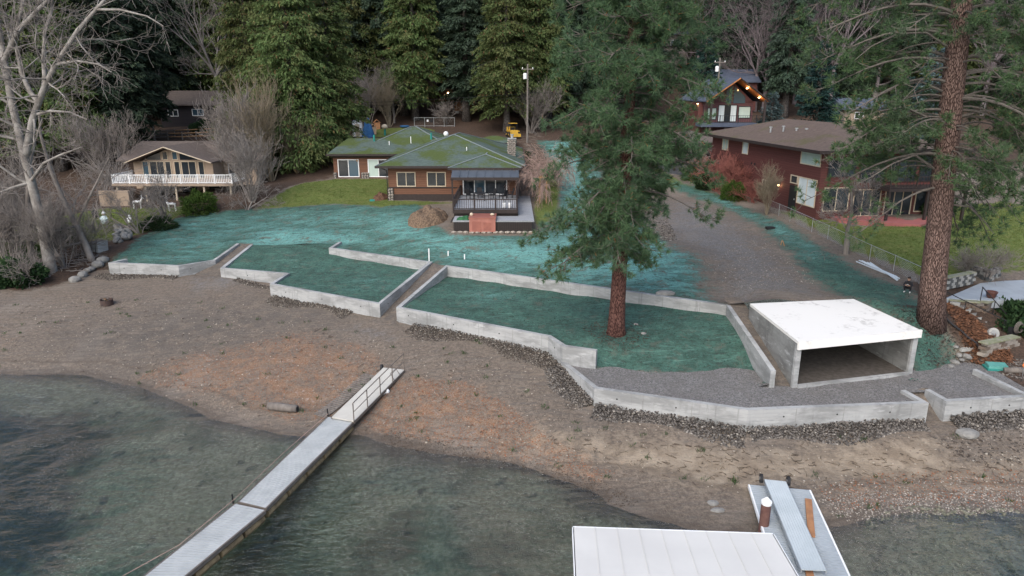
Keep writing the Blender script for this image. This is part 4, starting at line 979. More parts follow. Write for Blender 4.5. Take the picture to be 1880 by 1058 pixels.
# ------------------------------------------------------------------ houses farther back, partly hidden by trees
def back_house(loc, w, d, h, rise, wall, roof, label, wins=(), rz=0, name='cabin'):
    o = empty(name, loc, rz, label, 'house')
    part(o, 'wall', wall, (-w/2,w/2,0,d,-2,h))
    MB().add([(-w/2-.5,-.6,h),(w/2+.5,-.6,h),(w/2+.5,d/2,h+rise),(-w/2-.5,d/2,h+rise),(w/2+.5,d+.6,h),(-w/2-.5,d+.6,h),
              (-w/2-.5,-.6,h-.18),(w/2+.5,-.6,h-.18),(w/2+.5,d+.6,h-.18),(-w/2-.5,d+.6,h-.18)],
             [(0,1,2,3),(3,2,4,5),(6,9,8,7),(0,6,7,1),(5,4,8,9),(0,3,5,9,6),(1,7,8,4,2)]).build('roof', roof, o, world=False)
    for x, z, ww, hh, m in wins: window(o, (x,0,z), UX, ww, hh, 2, M['white'], [M[m]], .1)
    return o
back_house(D(368,222,117)+Vector((0,0,-.3)), 13, 8, 2.9, 2.2, M['darkwood'], M['tanroof'], 'dark cabin with white window frames behind the tan house', [(-5.2,1.0,1.7,1.1,'glass'),(-1.2,1.1,1.9,1.1,'glass_blue'),(3.6,.9,3.0,1.2,'blind_white')])
p_ = D(838,196,141)
c_ = back_house(p_, 7.5, 7, 4.6, 2.5, M['darkwood'], M['tanroof'], 'dark cabin with a lit porch among the trunks behind the green roof', [(-2.4,1.2,1.4,1.2,'glass'),(.8,1.2,1.2,1.6,'glass')])
part(c_, 'porch_floor', M['bark_grey'], (-4.2,4.2,-2.6,0,.3,.5)); railing(c_, [(-4.1,-2.5,.5),(.6,-2.5,.5)], .95, M['cream'], .1, .3, .06, 1.5, .05, 'porch_railing')
part(c_, 'porch_roof', M['tanroof'], (-4.4,4.4,-3,0,3.2,3.4)); MB().ball((-1.5,-1.2,2.6), .16, 8, 6).build('porch_lamp', M['lamp'], c_, world=False)
p_ = D(851,207,128)
ws = empty('wooden_shed', p_, 0, 'orange-brown board shed among the tree trunks behind the green roof', 'shed')
part(ws, 'wall', siding('orange_boards', (.24,.12,.05), (.17,.08,.035), .2, True), (-1.6,1.5,0,2.5,.3,3.2)); part(ws, 'roof', M['tanroof'], (-1.9,1.8,-.3,2.8,3.2,3.4))
part(ws, 'foundation', M['concrete'], (-1.5,-.9,.1,.5,-.5,.3), (.8,1.4,.1,.5,-.5,.3))
back_house(D(1352,182,128), 7, 8, 3.0, 2.2, M['redwood'], M['blueroof'], 'brick-red house with a slate roof just behind the maroon lodge', [(-3.4,.8,1.4,1.3,'glass'),(1.2,.8,1.4,1.3,'blind_white')])
back_house(D(1590,226,112), 7, 7, 2.2, 1.6, M['tan'], M['blueroof'], 'small house with a grey roof behind the barn-red house', [(-2,.6,1.4,1.1,'glass')])
back_house(D(1240,100,150), 5, 6, 4.0, 1.6, M['bark_grey'], M['blueroof'], 'pale grey house glimpsed up the hill behind the tall pine', [(-1.2,1.4,2.2,1.4,'glass_blue')])
# white garden shed, tarps and playthings behind the green-roofed house
p_ = hit(657,251,HU); zs = p_.z
gs = empty('garden_shed', p_, R(8), 'narrow white garden shed beside the big cedar', 'shed')
part(gs, 'wall', M['white'], (-.75,.75,0,2.4,-.3,2.3))
MB().add([(-.75,0,2.3),(.75,0,2.3),(0,0,3.0),(-.75,2.4,2.3),(.75,2.4,2.3),(0,2.4,3.0)], [(0,1,2),(5,4,3),(0,3,4,1),(1,4,5,2),(2,5,3,0)]).build('gable', M['white'], gs, world=False)
gable(gs, 0, .95, .95, -.2, 2.6, 2.2, 3.12, M['tanroof'], .08); part(gs, 'door', M['cream'], (-.35,.35,-.03,0,.05,1.9))
M['tarp_blue'] = mat('blue_tarp', (.05,.17,.36), (.03,.11,.26), 2.5, .5, .3)
q_ = hit(676,250,HU); tag(mound_mesh('tarp_covered_pile', q_.x,q_.y,1.0,1.2,2.2,M['tarp_blue'],7,zu), 'pile under a blue tarp beside the white garden shed', 'tarp pile')
for (px, py, c, lb) in ((686,247,(.6,.42,.26),'beige plastic playhouse beside the blue tarp'),(693,238,(.55,.26,.12),'orange-brown plastic playhouse behind the blue tarp')):
    q_ = hit(px,py,HU); t_ = empty('playhouse', q_, .3, lb, 'playhouse'); mm = mat('playhouse_plastic', c, rough=.5)
    part(t_, 'wall', mm, (-.45,.45,0,.9,0,1.1)); gable(t_, 0, .55, .55, -.1, 1.0, 1.1, 1.6, mm, .06)
q_ = hit(707,249,HU); t_ = empty('bird_feeder', q_, 0, 'teal post with a cream hood standing on the back lawn', 'feeder')
MB().tube([(0,0,0),(0,0,1.1)], .16, 8).build('post', M['teal_pipe'], t_, world=False); MB().ball((0,0,1.35), .5, 10, 6, (1,1,.8)).build('hood', M['cream'], t_, world=False)
q_ = hit(743,234,HU); t_ = empty('paddling_pool', q_, 0, 'small blue paddling pool on the back lawn', 'paddling pool')
MB().lathe([(.6,0),(.78,.1),(.8,.3),(.68,.3),(.62,.12),(.1,.12)], 18).build('rim', M['tarp_blue'], t_, world=False)
MB().lathe([(.6,.14),(.3,.16)], 18).build('water', M['glass_blue'], t_, world=False)
# ------------------------------------------------------------------ foliage and bark materials
def leaf_mat(name, a, b, c=None, rough=.75, brown=None, bamt=.05):
    t = NT(name); i = t.island(); o = t.objrand(); n = t.noise(t.pos('Object'), .35, 3, .6)
    col = t.mix(i, a, b)
    if c: col = t.mix(t.step(n, .45, .7), col, c)
    if brown: col = t.mix(t.math('GREATER_THAN', i, 1-bamt), col, brown)
    hv = t.n('ShaderNodeHueSaturation'); hv.inputs['Saturation'].default_value = 1.0
    t.put(hv.inputs['Value'], t.math('ADD', .78, t.math('MULTIPLY', o, .45))); t.put(hv.inputs['Hue'], t.math('ADD', .485, t.math('MULTIPLY', o, .03)))
    t.L(col, hv.inputs['Color'])
    m = t.done(hv.outputs[0], rough, spec=.2)
    tl = t.n('ShaderNodeBsdfTranslucent'); t.L(hv.outputs[0], tl.inputs[0]); mx = t.n('ShaderNodeMixShader'); mx.inputs[0].default_value = .38
    t.L(t.bsdf.outputs[0], mx.inputs[1]); t.L(tl.outputs[0], mx.inputs[2]); t.L(mx.outputs[0], t.out.inputs['Surface'])
    return m
M['fir'] = leaf_mat('fir_needles', (.036,.064,.045), (.078,.115,.07), (.062,.088,.065))
M['cedar'] = leaf_mat('cedar_sprays', (.066,.108,.036), (.128,.172,.062), (.14,.158,.062), brown=(.13,.085,.04), bamt=.06)
M['spruce'] = leaf_mat('spruce_needles', (.018,.045,.042), (.04,.085,.075), (.025,.06,.05))
M['bluespruce'] = leaf_mat('blue_spruce_needles', (.08,.12,.125), (.14,.195,.20), (.065,.105,.105))
M['pine'] = leaf_mat('pine_needles', (.06,.12,.058), (.125,.20,.095), (.095,.16,.095), brown=(.3,.13,.05), bamt=.012)
M['pine2'] = leaf_mat('pine_needles_olive', (.055,.095,.045), (.105,.165,.07), (.085,.12,.07), brown=(.2,.12,.06), bamt=.02)
M['leafy'] = leaf_mat('laurel_leaves', (.04,.09,.018), (.10,.17,.035), (.07,.12,.03))
M['darkleaf'] = leaf_mat('dark_evergreen_leaves', (.02,.042,.018), (.045,.08,.03))
M['weed'] = leaf_mat('weed_leaves', (.03,.075,.025), (.07,.13,.04))
def bark(name, a, b, vs=.18, sc=5.0, st=.9):
    t = NT(name); p = t.map(t.pos('Object'), (1,1,vs))
    v = t.n('ShaderNodeTexVoronoi', feature='DISTANCE_TO_EDGE'); t.L(t.map(t.pos('Object'), (1,1,vs*1.3)), v.inputs['Vector']); v.inputs['Scale'].default_value = sc*3.0
    n = t.noise(p, sc, 6, .65); e = t.step(t.math('ADD', v.outputs['Distance'], t.math('MULTIPLY', t.math('SUBTRACT', n, .5), .22)), -.02, .2)
    c = t.mix(n, a, b); c = t.mix(e, tuple(x*.36 for x in a), c)
    return t.done(c, .9, t.bump(t.math('ADD', e, t.math('MULTIPLY', n, .5)), st, .08), spec=.15)
M['pinebark'] = bark('ponderosa_bark', (.145,.09,.075), (.235,.165,.14))
M['redbark'] = bark('red_brown_bark', (.12,.056,.045), (.18,.095,.078))
M['greybark'] = bark('grey_conifer_bark', (.12,.105,.095), (.2,.18,.165), .15, 3.5)
M['deadlimb'] = mat('dead_grey_limb', (.13,.115,.10), (.08,.07,.062), 4, .9, .3)
def twig(name, a, b, hi=None):
    t = NT(name); n = t.noise(t.pos('Object'), 1.2, 5, .65)
    c = t.mix(t.step(n, .35, .65), a, b)
    return t.done(c, .85, t.bump(n, .3, .03), spec=.15)
M['cottonwood'] = twig('pale_cottonwood_bark', (.28,.265,.245), (.15,.135,.12))
M['twig_grey'] = twig('grey_twigs', (.25,.225,.205), (.17,.15,.135))
M['twig_tan'] = twig('tan_twigs', (.27,.225,.165), (.19,.16,.11))
M['twig_purple'] = twig('purple_grey_twigs', (.19,.16,.165), (.13,.11,.115))
M['twig_pink'] = twig('pinkish_twigs', (.36,.255,.215), (.26,.185,.155))
M['twig_red'] = twig('red_twigs', (.29,.11,.09), (.20,.085,.07))

# ------------------------------------------------------------------ conifers
def unit(v): return v/np.maximum(np.linalg.norm(v, axis=-1, keepdims=True), 1e-9)
def diamonds(c, d, l, w, rng, flat=.6):
    """one four-cornered leaf per row: base c, direction d, length l, width w"""
    up = np.zeros_like(d); up[:, 2] = 1; nrm = unit(up*flat + rng.normal(0, .5, d.shape)); s = unit(np.cross(d, nrm))*w[:, None]*.5
    mid = c + d*(l*.45)[:, None]; tip = c + d*l[:, None]
    V = np.stack([c, mid+s, tip, mid-s], 1).reshape(-1, 3); Fq = np.arange(len(V)).reshape(-1, 4)
    return V, Fq
def trunk_mesh(name, H, r0, r1, m, seed, bend=.02, n=9, flare=1.5, seg=12):
    rng = random.Random(seed); b = MB(); x = y = 0; pts, rad = [], []
    for i in range(seg+1):
        t = i/seg; pts.append((x, y, -.4+t*(H+.4))); rad.append((r0+(r1-r0)*t)*(1+(flare-1)*math.exp(-t*seg*1.1)))
        x += rng.uniform(-bend, bend)*H/seg; y += rng.uniform(-bend, bend)*H/seg
    b.tube(pts, rad, n)
    me = bpy.data.meshes.new(name); me.from_pydata(b.v, [], b.f); me.update(); me.materials.append(m)
    for p in me.polygons: p.use_smooth = True
    return me, pts
def conifer(name, H, Rm, z0, nbr, m, seed, droop=.35, e_top=.6, e_bot=-.05, ll=.6, lw=.2, dens=9, full=.75, down=.5, r0=.4, barkm='greybark', dead=0, fan=.36):
    rng = np.random.RandomState(seed)
    tm, _ = trunk_mesh(name+'_trunk', H*.97, r0, .05, M[barkm], seed, .008)
    u = rng.beta(1.0, 1.25, nbr); z = z0+(H-z0)*u
    prof = (1-u)**full*np.minimum(1, .6+u*4); L = Rm*prof*rng.uniform(.62,1.12,nbr)+.35
    az = rng.uniform(0, 2*PI, nbr); e = e_bot+(e_top-e_bot)*u + rng.normal(0,.08,nbr)
    cnt = np.maximum(6, (L*dens*(.5+.5*L/Rm)).astype(int)*2)
    idx = np.repeat(np.arange(nbr), cnt); s = rng.uniform(.12,1,len(idx))**.75
    Lb, ab, eb = L[idx], az[idx], e[idx]
    out = np.stack([np.cos(ab), np.sin(ab), np.zeros(len(idx))], 1); side = np.stack([-np.sin(ab), np.cos(ab), np.zeros(len(idx))], 1)
    t = rng.uniform(-1,1,len(idx)); wd = fan*Lb*(1.08-s*.75)
    c = out*(s*Lb)[:, None] + side*(t*wd)[:, None]
    c[:, 2] += z[idx] + Lb*(eb*s - droop*s**1.8) - np.abs(t)*wd*.3 + rng.normal(0,.12,len(idx))
    d = unit(out*.65 + side*(np.sign(t)*rng.uniform(.2,.9,len(idx)))[:, None] + np.array([0,0,-1.0])*rng.uniform(.15,1.0,len(idx))[:, None]*down + rng.normal(0,.25,(len(idx),3)))
    V, Fq = diamonds(c, d, ll*rng.uniform(.6,1.35,len(idx)), lw*rng.uniform(.7,1.3,len(idx)), rng)
    cm = np_mesh(name+'_crown', V, Fq); cm.materials.append(m)
    bmesh_ = MB()
    for i in range(0, nbr, 2):
        p = [(math.cos(az[i])*L[i]*q, math.sin(az[i])*L[i]*q, z[i]+L[i]*(e[i]*q-droop*q**1.8)) for q in (0,.45,.85)]
        bmesh_.tube(p, [.05,.035,.015], 3, False)
    for i in range(dead):                            # dead stubs on the bare lower trunk
        a = rng.uniform(0,6.28); h = rng.uniform(z0*.35, z0); l = rng.uniform(.6,1.9)
        bmesh_.tube([(0,0,h),(math.cos(a)*l*.5,math.sin(a)*l*.5,h-.05),(math.cos(a)*l,math.sin(a)*l,h-.3)], [.04,.03,.012], 3, False)
    lm = bpy.data.meshes.new(name+'_limbs'); lm.from_pydata(bmesh_.v, [], bmesh_.f); lm.update(); lm.materials.append(M[barkm])
    return tm, cm, lm
PROTO = {
 'fir1': conifer('fir_a', 34, 4.6, 5, 360, M['fir'], 11, .42, .5, .0, .58, .19, 13, .7, 1.0, .5, dead=40, fan=.25),
 'fir2': conifer('fir_b', 36, 4.0, 11, 330, M['fir'], 12, .5, .45, -.1, .56, .18, 13, .6, 1.1, .45, dead=60, fan=.24),
 'fir3': conifer('fir_c', 30, 5.2, 3, 360, M['fir'], 13, .35, .55, .05, .6, .19, 12, .8, .8, .45, dead=20, fan=.28),
 'cedar1': conifer('cedar_a', 32, 7.2, 1.0, 640, M['cedar'], 21, .55, .75, .25, .5, .17, 11, .78, 1.2, .6),
 'cedar2': conifer('cedar_b', 30, 5.0, 4.0, 460, M['cedar'], 22, .55, .7, .15, .5, .17, 12, .62, 1.25, .45),
 'spruce': conifer('spruce_a', 17, 4.0, .6, 330, M['spruce'], 31, .18, .7, .1, .5, .2, 10, .85, .35, .25),
 'blue': conifer('blue_spruce_a', 11, 2.9, .3, 280, M['bluespruce'], 32, .12, .7, .12, .42, .17, 11, .9, .3, .2),
}
def place_tree(kind, x, y, sc, rz, label, group=None, name=None, sink=.3, z=None, crown_m=None):
    tm, cm, lm = PROTO[kind]
    nm = name or {'f':'fir_tree','c':'cedar_tree','s':'spruce_tree','b':'blue_spruce_tree'}[kind[0]]
    o = empty(nm, (x, y, (zu(x, y) if z is None else z)-sink), rz, label, 'tree', group)
    o.scale = (sc[0], sc[0], sc[1]) if hasattr(sc, '__len__') else (sc, sc, sc)
    link_obj('trunk', tm, None, o); link_obj('crown', cm, None, o); link_obj('branches', lm, None, o)
    return o
def tree_px(kind, px, Y, sc, rz, label, group=None):
    X = (px-940)/F*(Y*CP+8*SP); return place_tree(kind, X, Y, sc, rz, label, group)
tree_px('cedar1', 545, 94, (1.05,1.1), .5, 'broad yellow-green cedar rising beside the green-roofed house')
tree_px('cedar1', 472, 101, (.85,1.05), 2.1, 'yellow-green cedar just left of and behind the broad cedar')
tree_px('cedar2', 612, 99, (1.1,.85), 3.2, 'green cedar overlapping the right edge of the broad cedar')
tree_px('cedar2', 930, 112, (1.1,1.1), 1.1, 'bright green cedar standing behind the chimney of the green-roofed house')
tree_px('cedar2', 985, 116, (1.15,1.15), 4.1, 'bright green cedar behind the utility pole, left of the tall pine')
tree_px('fir2', 655, 125, (1.25,1.05), 0, 'drooping fir with a bare lower trunk behind the white garden shed')
tree_px('fir2', 744, 126, (1.3,1.05), 1.4, 'tall fir with a pale bare trunk right of the paddling pool')
tree_px('fir2', 783, 137, (1.2,1.05), 2.2, 'fir with a thin bare trunk left of the dark porch cabin')
tree_px('fir1', 857, 121, (1.2,1.0), 3.0, 'dark fir whose trunk stands before the orange-brown board shed')
tree_px('fir3', 205, 97, (1.3,1.15), .3, 'big grey-green fir behind the roof of the tan house')
tree_px('fir1', 262, 106, (1.3,1.1), 4.3, 'dark fir standing between the tan house and the dark cabin')
tree_px('cedar2', 110, 92, (1.3,1.05), 5.1, 'green cedar behind the pale bare cottonwood')
tree_px('cedar2', 20, 90, (1.3,1.1), .9, 'green cedar at the left edge behind the cottonwood')
tree_px('fir3', -45, 96, (1.3,1.1), 2.0, 'fir cut off by the left edge of the view')
tree_px('fir1', 330, 128, (1.3,1.1), 2.9, 'dark fir directly behind the dark cabin with white windows')
tree_px('cedar2', 385, 131, (1.2,1.1), 1.9, 'dark cedar behind the bare maple and the dark cabin')
tree_px('spruce', 1285, 116, (1.05,.85), 0, 'round-topped green spruce left of the maroon lodge')
tree_px('spruce', 1492, 98, (1.0,.88), 1.0, 'dense dark spruce behind the ridge of the barn-red house')
tree_px('blue', 1410, 101, (1.0,.72), 0, 'small blue spruce right of the maroon lodge')
tree_px('blue', 1692, 92, (1.3,1.28), 2.0, 'tall blue spruce behind the big right-hand pine')
tree_px('spruce', 1650, 97, (1.1,.62), 3.0, 'dark spruce beside the tall blue spruce')
tree_px('fir3', 1345, 148, (1.2,.95), 3.3, 'dark fir up the slope above the maroon lodge')
rf = random.Random(77); n_f = 0
def forest_label(px, Y):
    a = 'front rank' if Y < 145 else 'back rank'
    for lim, w in ((330,'behind the tan house'),(640,'behind the broad cedar'),(960,'behind the green-roofed house'),(1260,'behind the tall pine'),(9999,'on the slope at upper right')):
        if px < lim: return 'tall dark conifer in the %s of the forest %s' % (a, w), 'forest conifers %s' % w
def clear_of(px, Y):
    for a, b, y1 in ((285,450,124),(785,880,146),(1225,1400,134),(1540,1640,120),(1195,1280,156)):
        if a < px < b and Y < y1: return False
    return True
for Y, step, rng_ in ((122,50,(-300,1250)),(136,37,(-300,1280)),(152,42,(-300,1900)),(129,66,(1440,2060)),(143,50,(1420,2060)),(170,40,(-250,2050)),(192,44,(-150,2050))):
    px = rng_[0]
    while px < rng_[1]:
        q = px+rf.uniform(-14,14); y = Y+rf.uniform(-5,5)
        px += step*rf.uniform(.75,1.25)*(1.35 if px > 1250 else 1)
        if not clear_of(q, y): continue
        k = rf.choice(('fir1','fir2','fir3','fir1','fir2','cedar2'))
        s = rf.uniform(.95,1.3)
        tree_px(k, q, y, (s*1.05, s*rf.uniform(.95,1.1)), rf.uniform(0,6.28), *forest_label(q, y)); n_f += 1

# ------------------------------------------------------------------ bare trees and shrubs
class Bare:
    def __init__(s, seed): s.r = random.Random(seed); s.b = MB(); s.tw = MB(); s.n = 0
    def rv(s, a): return Vector((s.r.gauss(0,a), s.r.gauss(0,a), s.r.gauss(0,a)))
    def grow(s, p, d, L, r, lev, up=.15, spread=.7, kids=3, wig=.16, ratio=.66, rmin=.012, droop=0.0):
        n = 4 if lev > 0 else 3; pts = [p.copy()]; rad = [r]; q = p.copy(); dd = d.normalized()
        for i in range(n):
            dd = (dd + s.rv(wig) + Vector((0,0,up*.5 - droop*(i+1)/n))).normalized(); q = q + dd*(L/n); pts.append(q.copy()); rad.append(max(rmin, r*(1-.55*(i+1)/n)))
            if lev > 0 and i >= (1 if lev > 1 else 0):
                for _ in range(kids if i < n-1 else kids+1):
                    if s.r.random() < .72:
                        a = (dd + s.rv(spread)).normalized()
                        s.grow(q, a, L*ratio*s.r.uniform(.65,1.15), max(rmin, rad[-1]*.62), lev-1, up, spread, kids, wig*1.15, ratio, rmin, droop)
        (s.b if lev >= 2 else s.tw).tube(pts, rad, 6 if r > .1 else (4 if r > .03 else 3), False); s.n += 1
    def limb(s, pts, rad, lev, every=1, L=3.0, up=.1, spread=.8, kids=2, start=1, rmin=.014, droop=0.0, wig=.16):
        s.b.tube(pts, rad, 8, False); n = len(pts)
        for i in range(start, n):
            a = Vector(pts[i]); d = (a-Vector(pts[i-1])).normalized()
            for _ in range(every):
                dd = (d*.55 + s.rv(spread)).normalized()
                s.grow(a.lerp(Vector(pts[i-1]), s.r.random()), dd, L*s.r.uniform(.6,1.2), max(rmin, rad[i]*.42), lev, up, spread, kids, wig, .64, rmin, droop)
    def meshes(s, name, m1, m2):
        out = []
        for b, nm, m in ((s.b,'wood',m1),(s.tw,'twigs',m2)):
            me = bpy.data.meshes.new(name+'_'+nm); me.from_pydata(b.v, [], b.f); me.update(); me.materials.append(m)
            for p in me.polygons: p.use_smooth = True
            out.append(me)
        return out
def bare_obj(ms, name, loc, rz, sc, label, group=None, cat='tree', parts=('trunk','twigs')):
    o = empty(name, loc, rz, label, cat, group); o.scale = (sc,sc,sc) if not hasattr(sc,'__len__') else sc
    link_obj(parts[0], ms[0], None, o); link_obj(parts[1], ms[1], None, o); return o
# big pale cottonwood at the left, its limbs traced in their own depth
def pl(L, Y): return [D(x, y, Y+dy) for x, y, dy in L]
base = hit(94,498,HU); YB = base.y
def local(L): return [p-base for p in pl(L, YB)]
cw = Bare(5)
cw.limb([Vector((0,0,-.4))]+local([(80,430,0),(64,360,.3),(46,290,.5),(22,190,1),(8,110,1.3),(-8,20,1.5),(-25,-80,1.5)]), [.5,.4,.35,.31,.28,.24,.2,.15,.09], 2, 3, 4.0, .12, .8, 2, 3)
cw.limb(local([(46,290,.5),(60,220,0),(72,185,-.2),(84,155,-.5),(103,118,-.8),(143,56,-1.2),(196,-4,-1.5),(240,-60,-1.7)]), [.29,.26,.24,.22,.19,.16,.11,.06], 2, 3, 3.8, .05, .85, 2, 2)
cw.limb(local([(72,190,0),(56,170,.4),(40,135,.8),(26,70,1.2),(40,15,1.4),(50,-60,1.6)]), [.22,.2,.18,.15,.11,.06], 2, 3, 3.6, .1, .8, 2, 2)
cw.limb(local([(8,110,1.3),(34,56,.6),(66,22,.2),(100,-10,0),(150,-60,0)]), [.22,.19,.15,.12,.07], 2, 3, 3.5, .05, .85, 2, 1)
cw.limb(local([(84,155,-.5),(80,110,-.2),(82,60,.2),(95,20,.5),(100,-50,.5)]), [.2,.17,.13,.1,.05], 2, 2, 3.2, .1, .8, 2, 1)
cw.limb(local([(70,210,-.3),(92,204,-1),(128,206,-1.6),(160,220,-2)]), [.13,.1,.07,.04], 1, 3, 2.2, .05, .9, 2, 1, droop=.1)
cw.limb(local([(105,118,-.9),(140,112,-1.4),(180,118,-2),(205,133,-2.3)]), [.13,.1,.07,.04], 1, 3, 2.2, .02, .9, 2, 1, droop=.1)
cw.limb(local([(55,335,.3),(80,300,-.6),(110,285,-1.2),(150,270,-1.6)]), [.14,.11,.08,.04], 1, 3, 2.4, .05, .9, 2, 1)
cw.limb(local([(180,18,-1.4),(220,18,-1.8),(270,30,-2.1),(300,48,-2.3)]), [.1,.08,.06,.03], 1, 2, 1.8, .0, .8, 2, 1, droop=.1)
bare_obj(cw.meshes('cottonwood', M['cottonwood'], M['twig_grey']), 'cottonwood_tree', base, 0, 1, 'big pale bare cottonwood with forking limbs at the left edge')
b2 = hit(170,478,HU); sv0 = base; base = b2; YB = b2.y; cw = Bare(6)
cw.limb([Vector((0,0,-.3))]+local([(155,445,0),(140,415,.2),(114,362,.5),(92,308,.8),(75,250,1),(70,190,1.2)]), [.3,.27,.24,.2,.16,.11,.06], 2, 2, 3.0, .12, .8, 2, 2)
cw.limb(local([(140,415,.2),(160,370,-.2),(180,330,-.5),(200,290,-.7)]), [.13,.1,.07,.04], 2, 2, 2.4, .1, .85, 2, 1)
bare_obj(cw.meshes('leaning_tree', M['twig_grey'], M['twig_grey']), 'bare_tree', base, 0, 1, 'thin leaning bare tree right of the big cottonwood')
b3 = hit(62,492,HU); base = b3; YB = b3.y; cw = Bare(8)
cw.limb([Vector((0,0,-.3))]+local([(55,450,.3),(50,395,.5),(52,330,.6),(40,260,.8)]), [.3,.26,.2,.14,.07], 2, 2, 2.8, .1, .85, 2, 1)
bare_obj(cw.meshes('dark_tree', M['bark_grey'], M['twig_grey']), 'bare_tree', base, 0, 1, 'dark leaning bare trunk just left of the big cottonwood base')
# prototypes
mp = Bare(21)
mp.limb([Vector(q) for q in ((0,0,-.4),(0,0,3),(.1,.1,6),(0,.2,9))], [.45,.38,.33,.28], 3, 1, 6, .3, .5, 2, 2)
for k in range(6):
    a = k*1.05+.3; mp.grow(Vector((0,.2,8.5)), Vector((math.cos(a)*.55, math.sin(a)*.55, 1)), 9.5, .2, 3, .2, .5, 2, .1, .6, .014)
MAPLE = mp.meshes('maple', M['twig_grey'], M['twig_grey']); MAPLE_P = [m.copy() for m in MAPLE]
for m in MAPLE_P: m.materials.clear(); m.materials.append(M['twig_purple'])
def shrub(seed, n, L, lev, up, spread, m, r=.06, tilt=.6, kids=2, droop=0.0, rmin=.012):
    s = Bare(seed)
    for k in range(n):
        a = s.r.uniform(0,6.28); t = s.r.uniform(.1, tilt)
        s.grow(Vector((math.cos(a)*.3*t, math.sin(a)*.3*t, -.2)), Vector((math.cos(a)*t, math.sin(a)*t, 1)), L*s.r.uniform(.7,1.1), r*s.r.uniform(.6,1.1), lev, up, spread, kids, .14, .62, rmin, droop)
    return s.meshes('shrub%d' % seed, m, m)
SH_G = shrub(31, 16, 4.2, 3, .22, .42, M['twig_grey'], .08, .7)
SH_T = shrub(32, 14, 4.6, 3, .3, .36, M['twig_tan'], .08, .6)
SH_R = shrub(33, 14, 2.3, 2, .1, .6, M['twig_red'], .045, 1.0, 3)
SH_S = shrub(34, 10, 2.0, 2, .1, .6, M['twig_grey'], .04, 1.1, 3)
FRUIT = shrub(35, 5, 3.2, 3, .02, .75, M['twig_grey'], .12, .8, 2)
WEEP = shrub(36, 16, 2.6, 2, .0, .5, M['twig_pink'], .05, 1.0, 3, .45)
def at_px(px, py): return hit(px, py, HU)
bare_obj(MAPLE, 'bare_maple', at_px(407,236), .4, (1.0,1.0,.95), 'tall bare maple with upright limbs left of the broad cedar')
bare_obj(SH_G, 'bare_shrub', at_px(462,372), 0, 1.0, 'grey leafless shrub right of the white balcony, nearest the green slope', cat='shrub')
bare_obj(SH_T, 'bare_shrub', at_px(500,332), 1.2, 1.35, 'tall tan leafless shrub in front of the broad cedar', cat='shrub')
bare_obj(SH_G, 'bare_shrub', at_px(452,330), 2.4, 1.4, 'tall pinkish-grey leafless shrub between the balcony and the cedar', cat='shrub')
bare_obj(SH_T, 'bare_shrub', at_px(545,318), 2.9, .8, 'small tan leafless shrub at the right foot of the broad cedar', cat='shrub')
bare_obj(FRUIT, 'fruit_tree', at_px(258,428), .3, .95, 'crooked bare fruit tree on the left lawn beside the rock pile')
bare_obj(FRUIT, 'fruit_tree', at_px(300,398), 2.3, .95, 'bare fruit tree below the white balcony, right of the crooked one')
bare_obj(FRUIT, 'fruit_tree', at_px(453,386), 4.0, .8, 'small bare tree with a dark trunk at the left end of the cedar house lawn')
bare_obj(FRUIT, 'fruit_tree', at_px(190,372), 5.0, 1.1, 'bare spreading tree left of the tan garden wall')
bare_obj(SH_G, 'bare_shrub', at_px(210,340), 1.0, 1.15, 'pale grey leafless shrub left of the tan house', cat='shrub')
bare_obj(MAPLE, 'bare_tree', at_px(285,262), 1.7, (.45,.45,.4), 'small purplish bare tree behind the tan house roof')
bare_obj(SH_G, 'bare_shrub', at_px(676,232), 0, 1.15, 'grey leafless shrub behind the blue tarp', cat='shrub')
bare_obj(MAPLE, 'bare_tree', at_px(724,226), 2.7, (.5,.5,.38), 'small bare tree left of the pale fir trunk')
bare_obj(SH_T, 'bare_shrub', at_px(716,233), 0.5, .85, 'brown leafless shrub behind the back lawn', cat='shrub')
bare_obj(SH_S, 'bare_shrub', at_px(822,228), 0.9, 1.3, 'small brown leafless shrub beside the wire gate', cat='shrub')
bare_obj(SH_G, 'bare_shrub', at_px(975,245), 3.3, 1.0, 'lilac-grey leafless shrub below the utility pole', cat='shrub')
bare_obj(MAPLE_P, 'bare_tree', at_px(1385,205), 1.0, (1.0,1.0,.75), 'tall purplish bare tree right of the maroon lodge')
bare_obj(MAPLE_P, 'bare_tree', at_px(1440,196), 4.4, (.9,.9,.7), 'purplish bare tree behind the small blue spruce')
bare_obj(MAPLE, 'bare_tree', at_px(1330,165), 2.2, (.6,.6,.55), 'thin pale bare tree above the roof of the maroon lodge')
for i, (px, Y) in enumerate(((1400,128),(1455,136),(1520,124),(1560,138),(1600,128),(1650,142),(1700,130),(1800,126),(1850,138),(1480,152),(1275,145),(1210,160),(1150,150))):
    X = (px-940)/F*(Y*CP+5*SP); bare_obj(MAPLE_P, 'bare_tree', (X, Y, zu(X,Y)), i*1.3, (1.0,1.0,.8+.1*(i % 3)), 'purplish bare tree in the thicket on the slope at upper right', 'bare trees on the right slope')
bare_obj(SH_R, 'red_shrub', at_px(1318,352), 0, 1.25, 'red-twigged shrub against the barn-red house', cat='shrub')
bare_obj(SH_R, 'red_shrub', at_px(1352,358), 2.0, 1.1, 'pinkish red-twigged shrub nearer the house windows', cat='shrub')
bare_obj(SH_T, 'bare_shrub', at_px(1408,394), 1.0, .5, 'ochre twiggy shrub at the end of the red patio', cat='shrub')
bare_obj(SH_R, 'red_shrub', at_px(1382,372), 4.0, .7, 'low crimson shrub between the hedge and the red patio', cat='shrub')
bare_obj(SH_S, 'bare_shrub', at_px(1268,330), 4.0, 1.6, 'grey leafless shrub at the drive beside the barn-red house', cat='shrub')
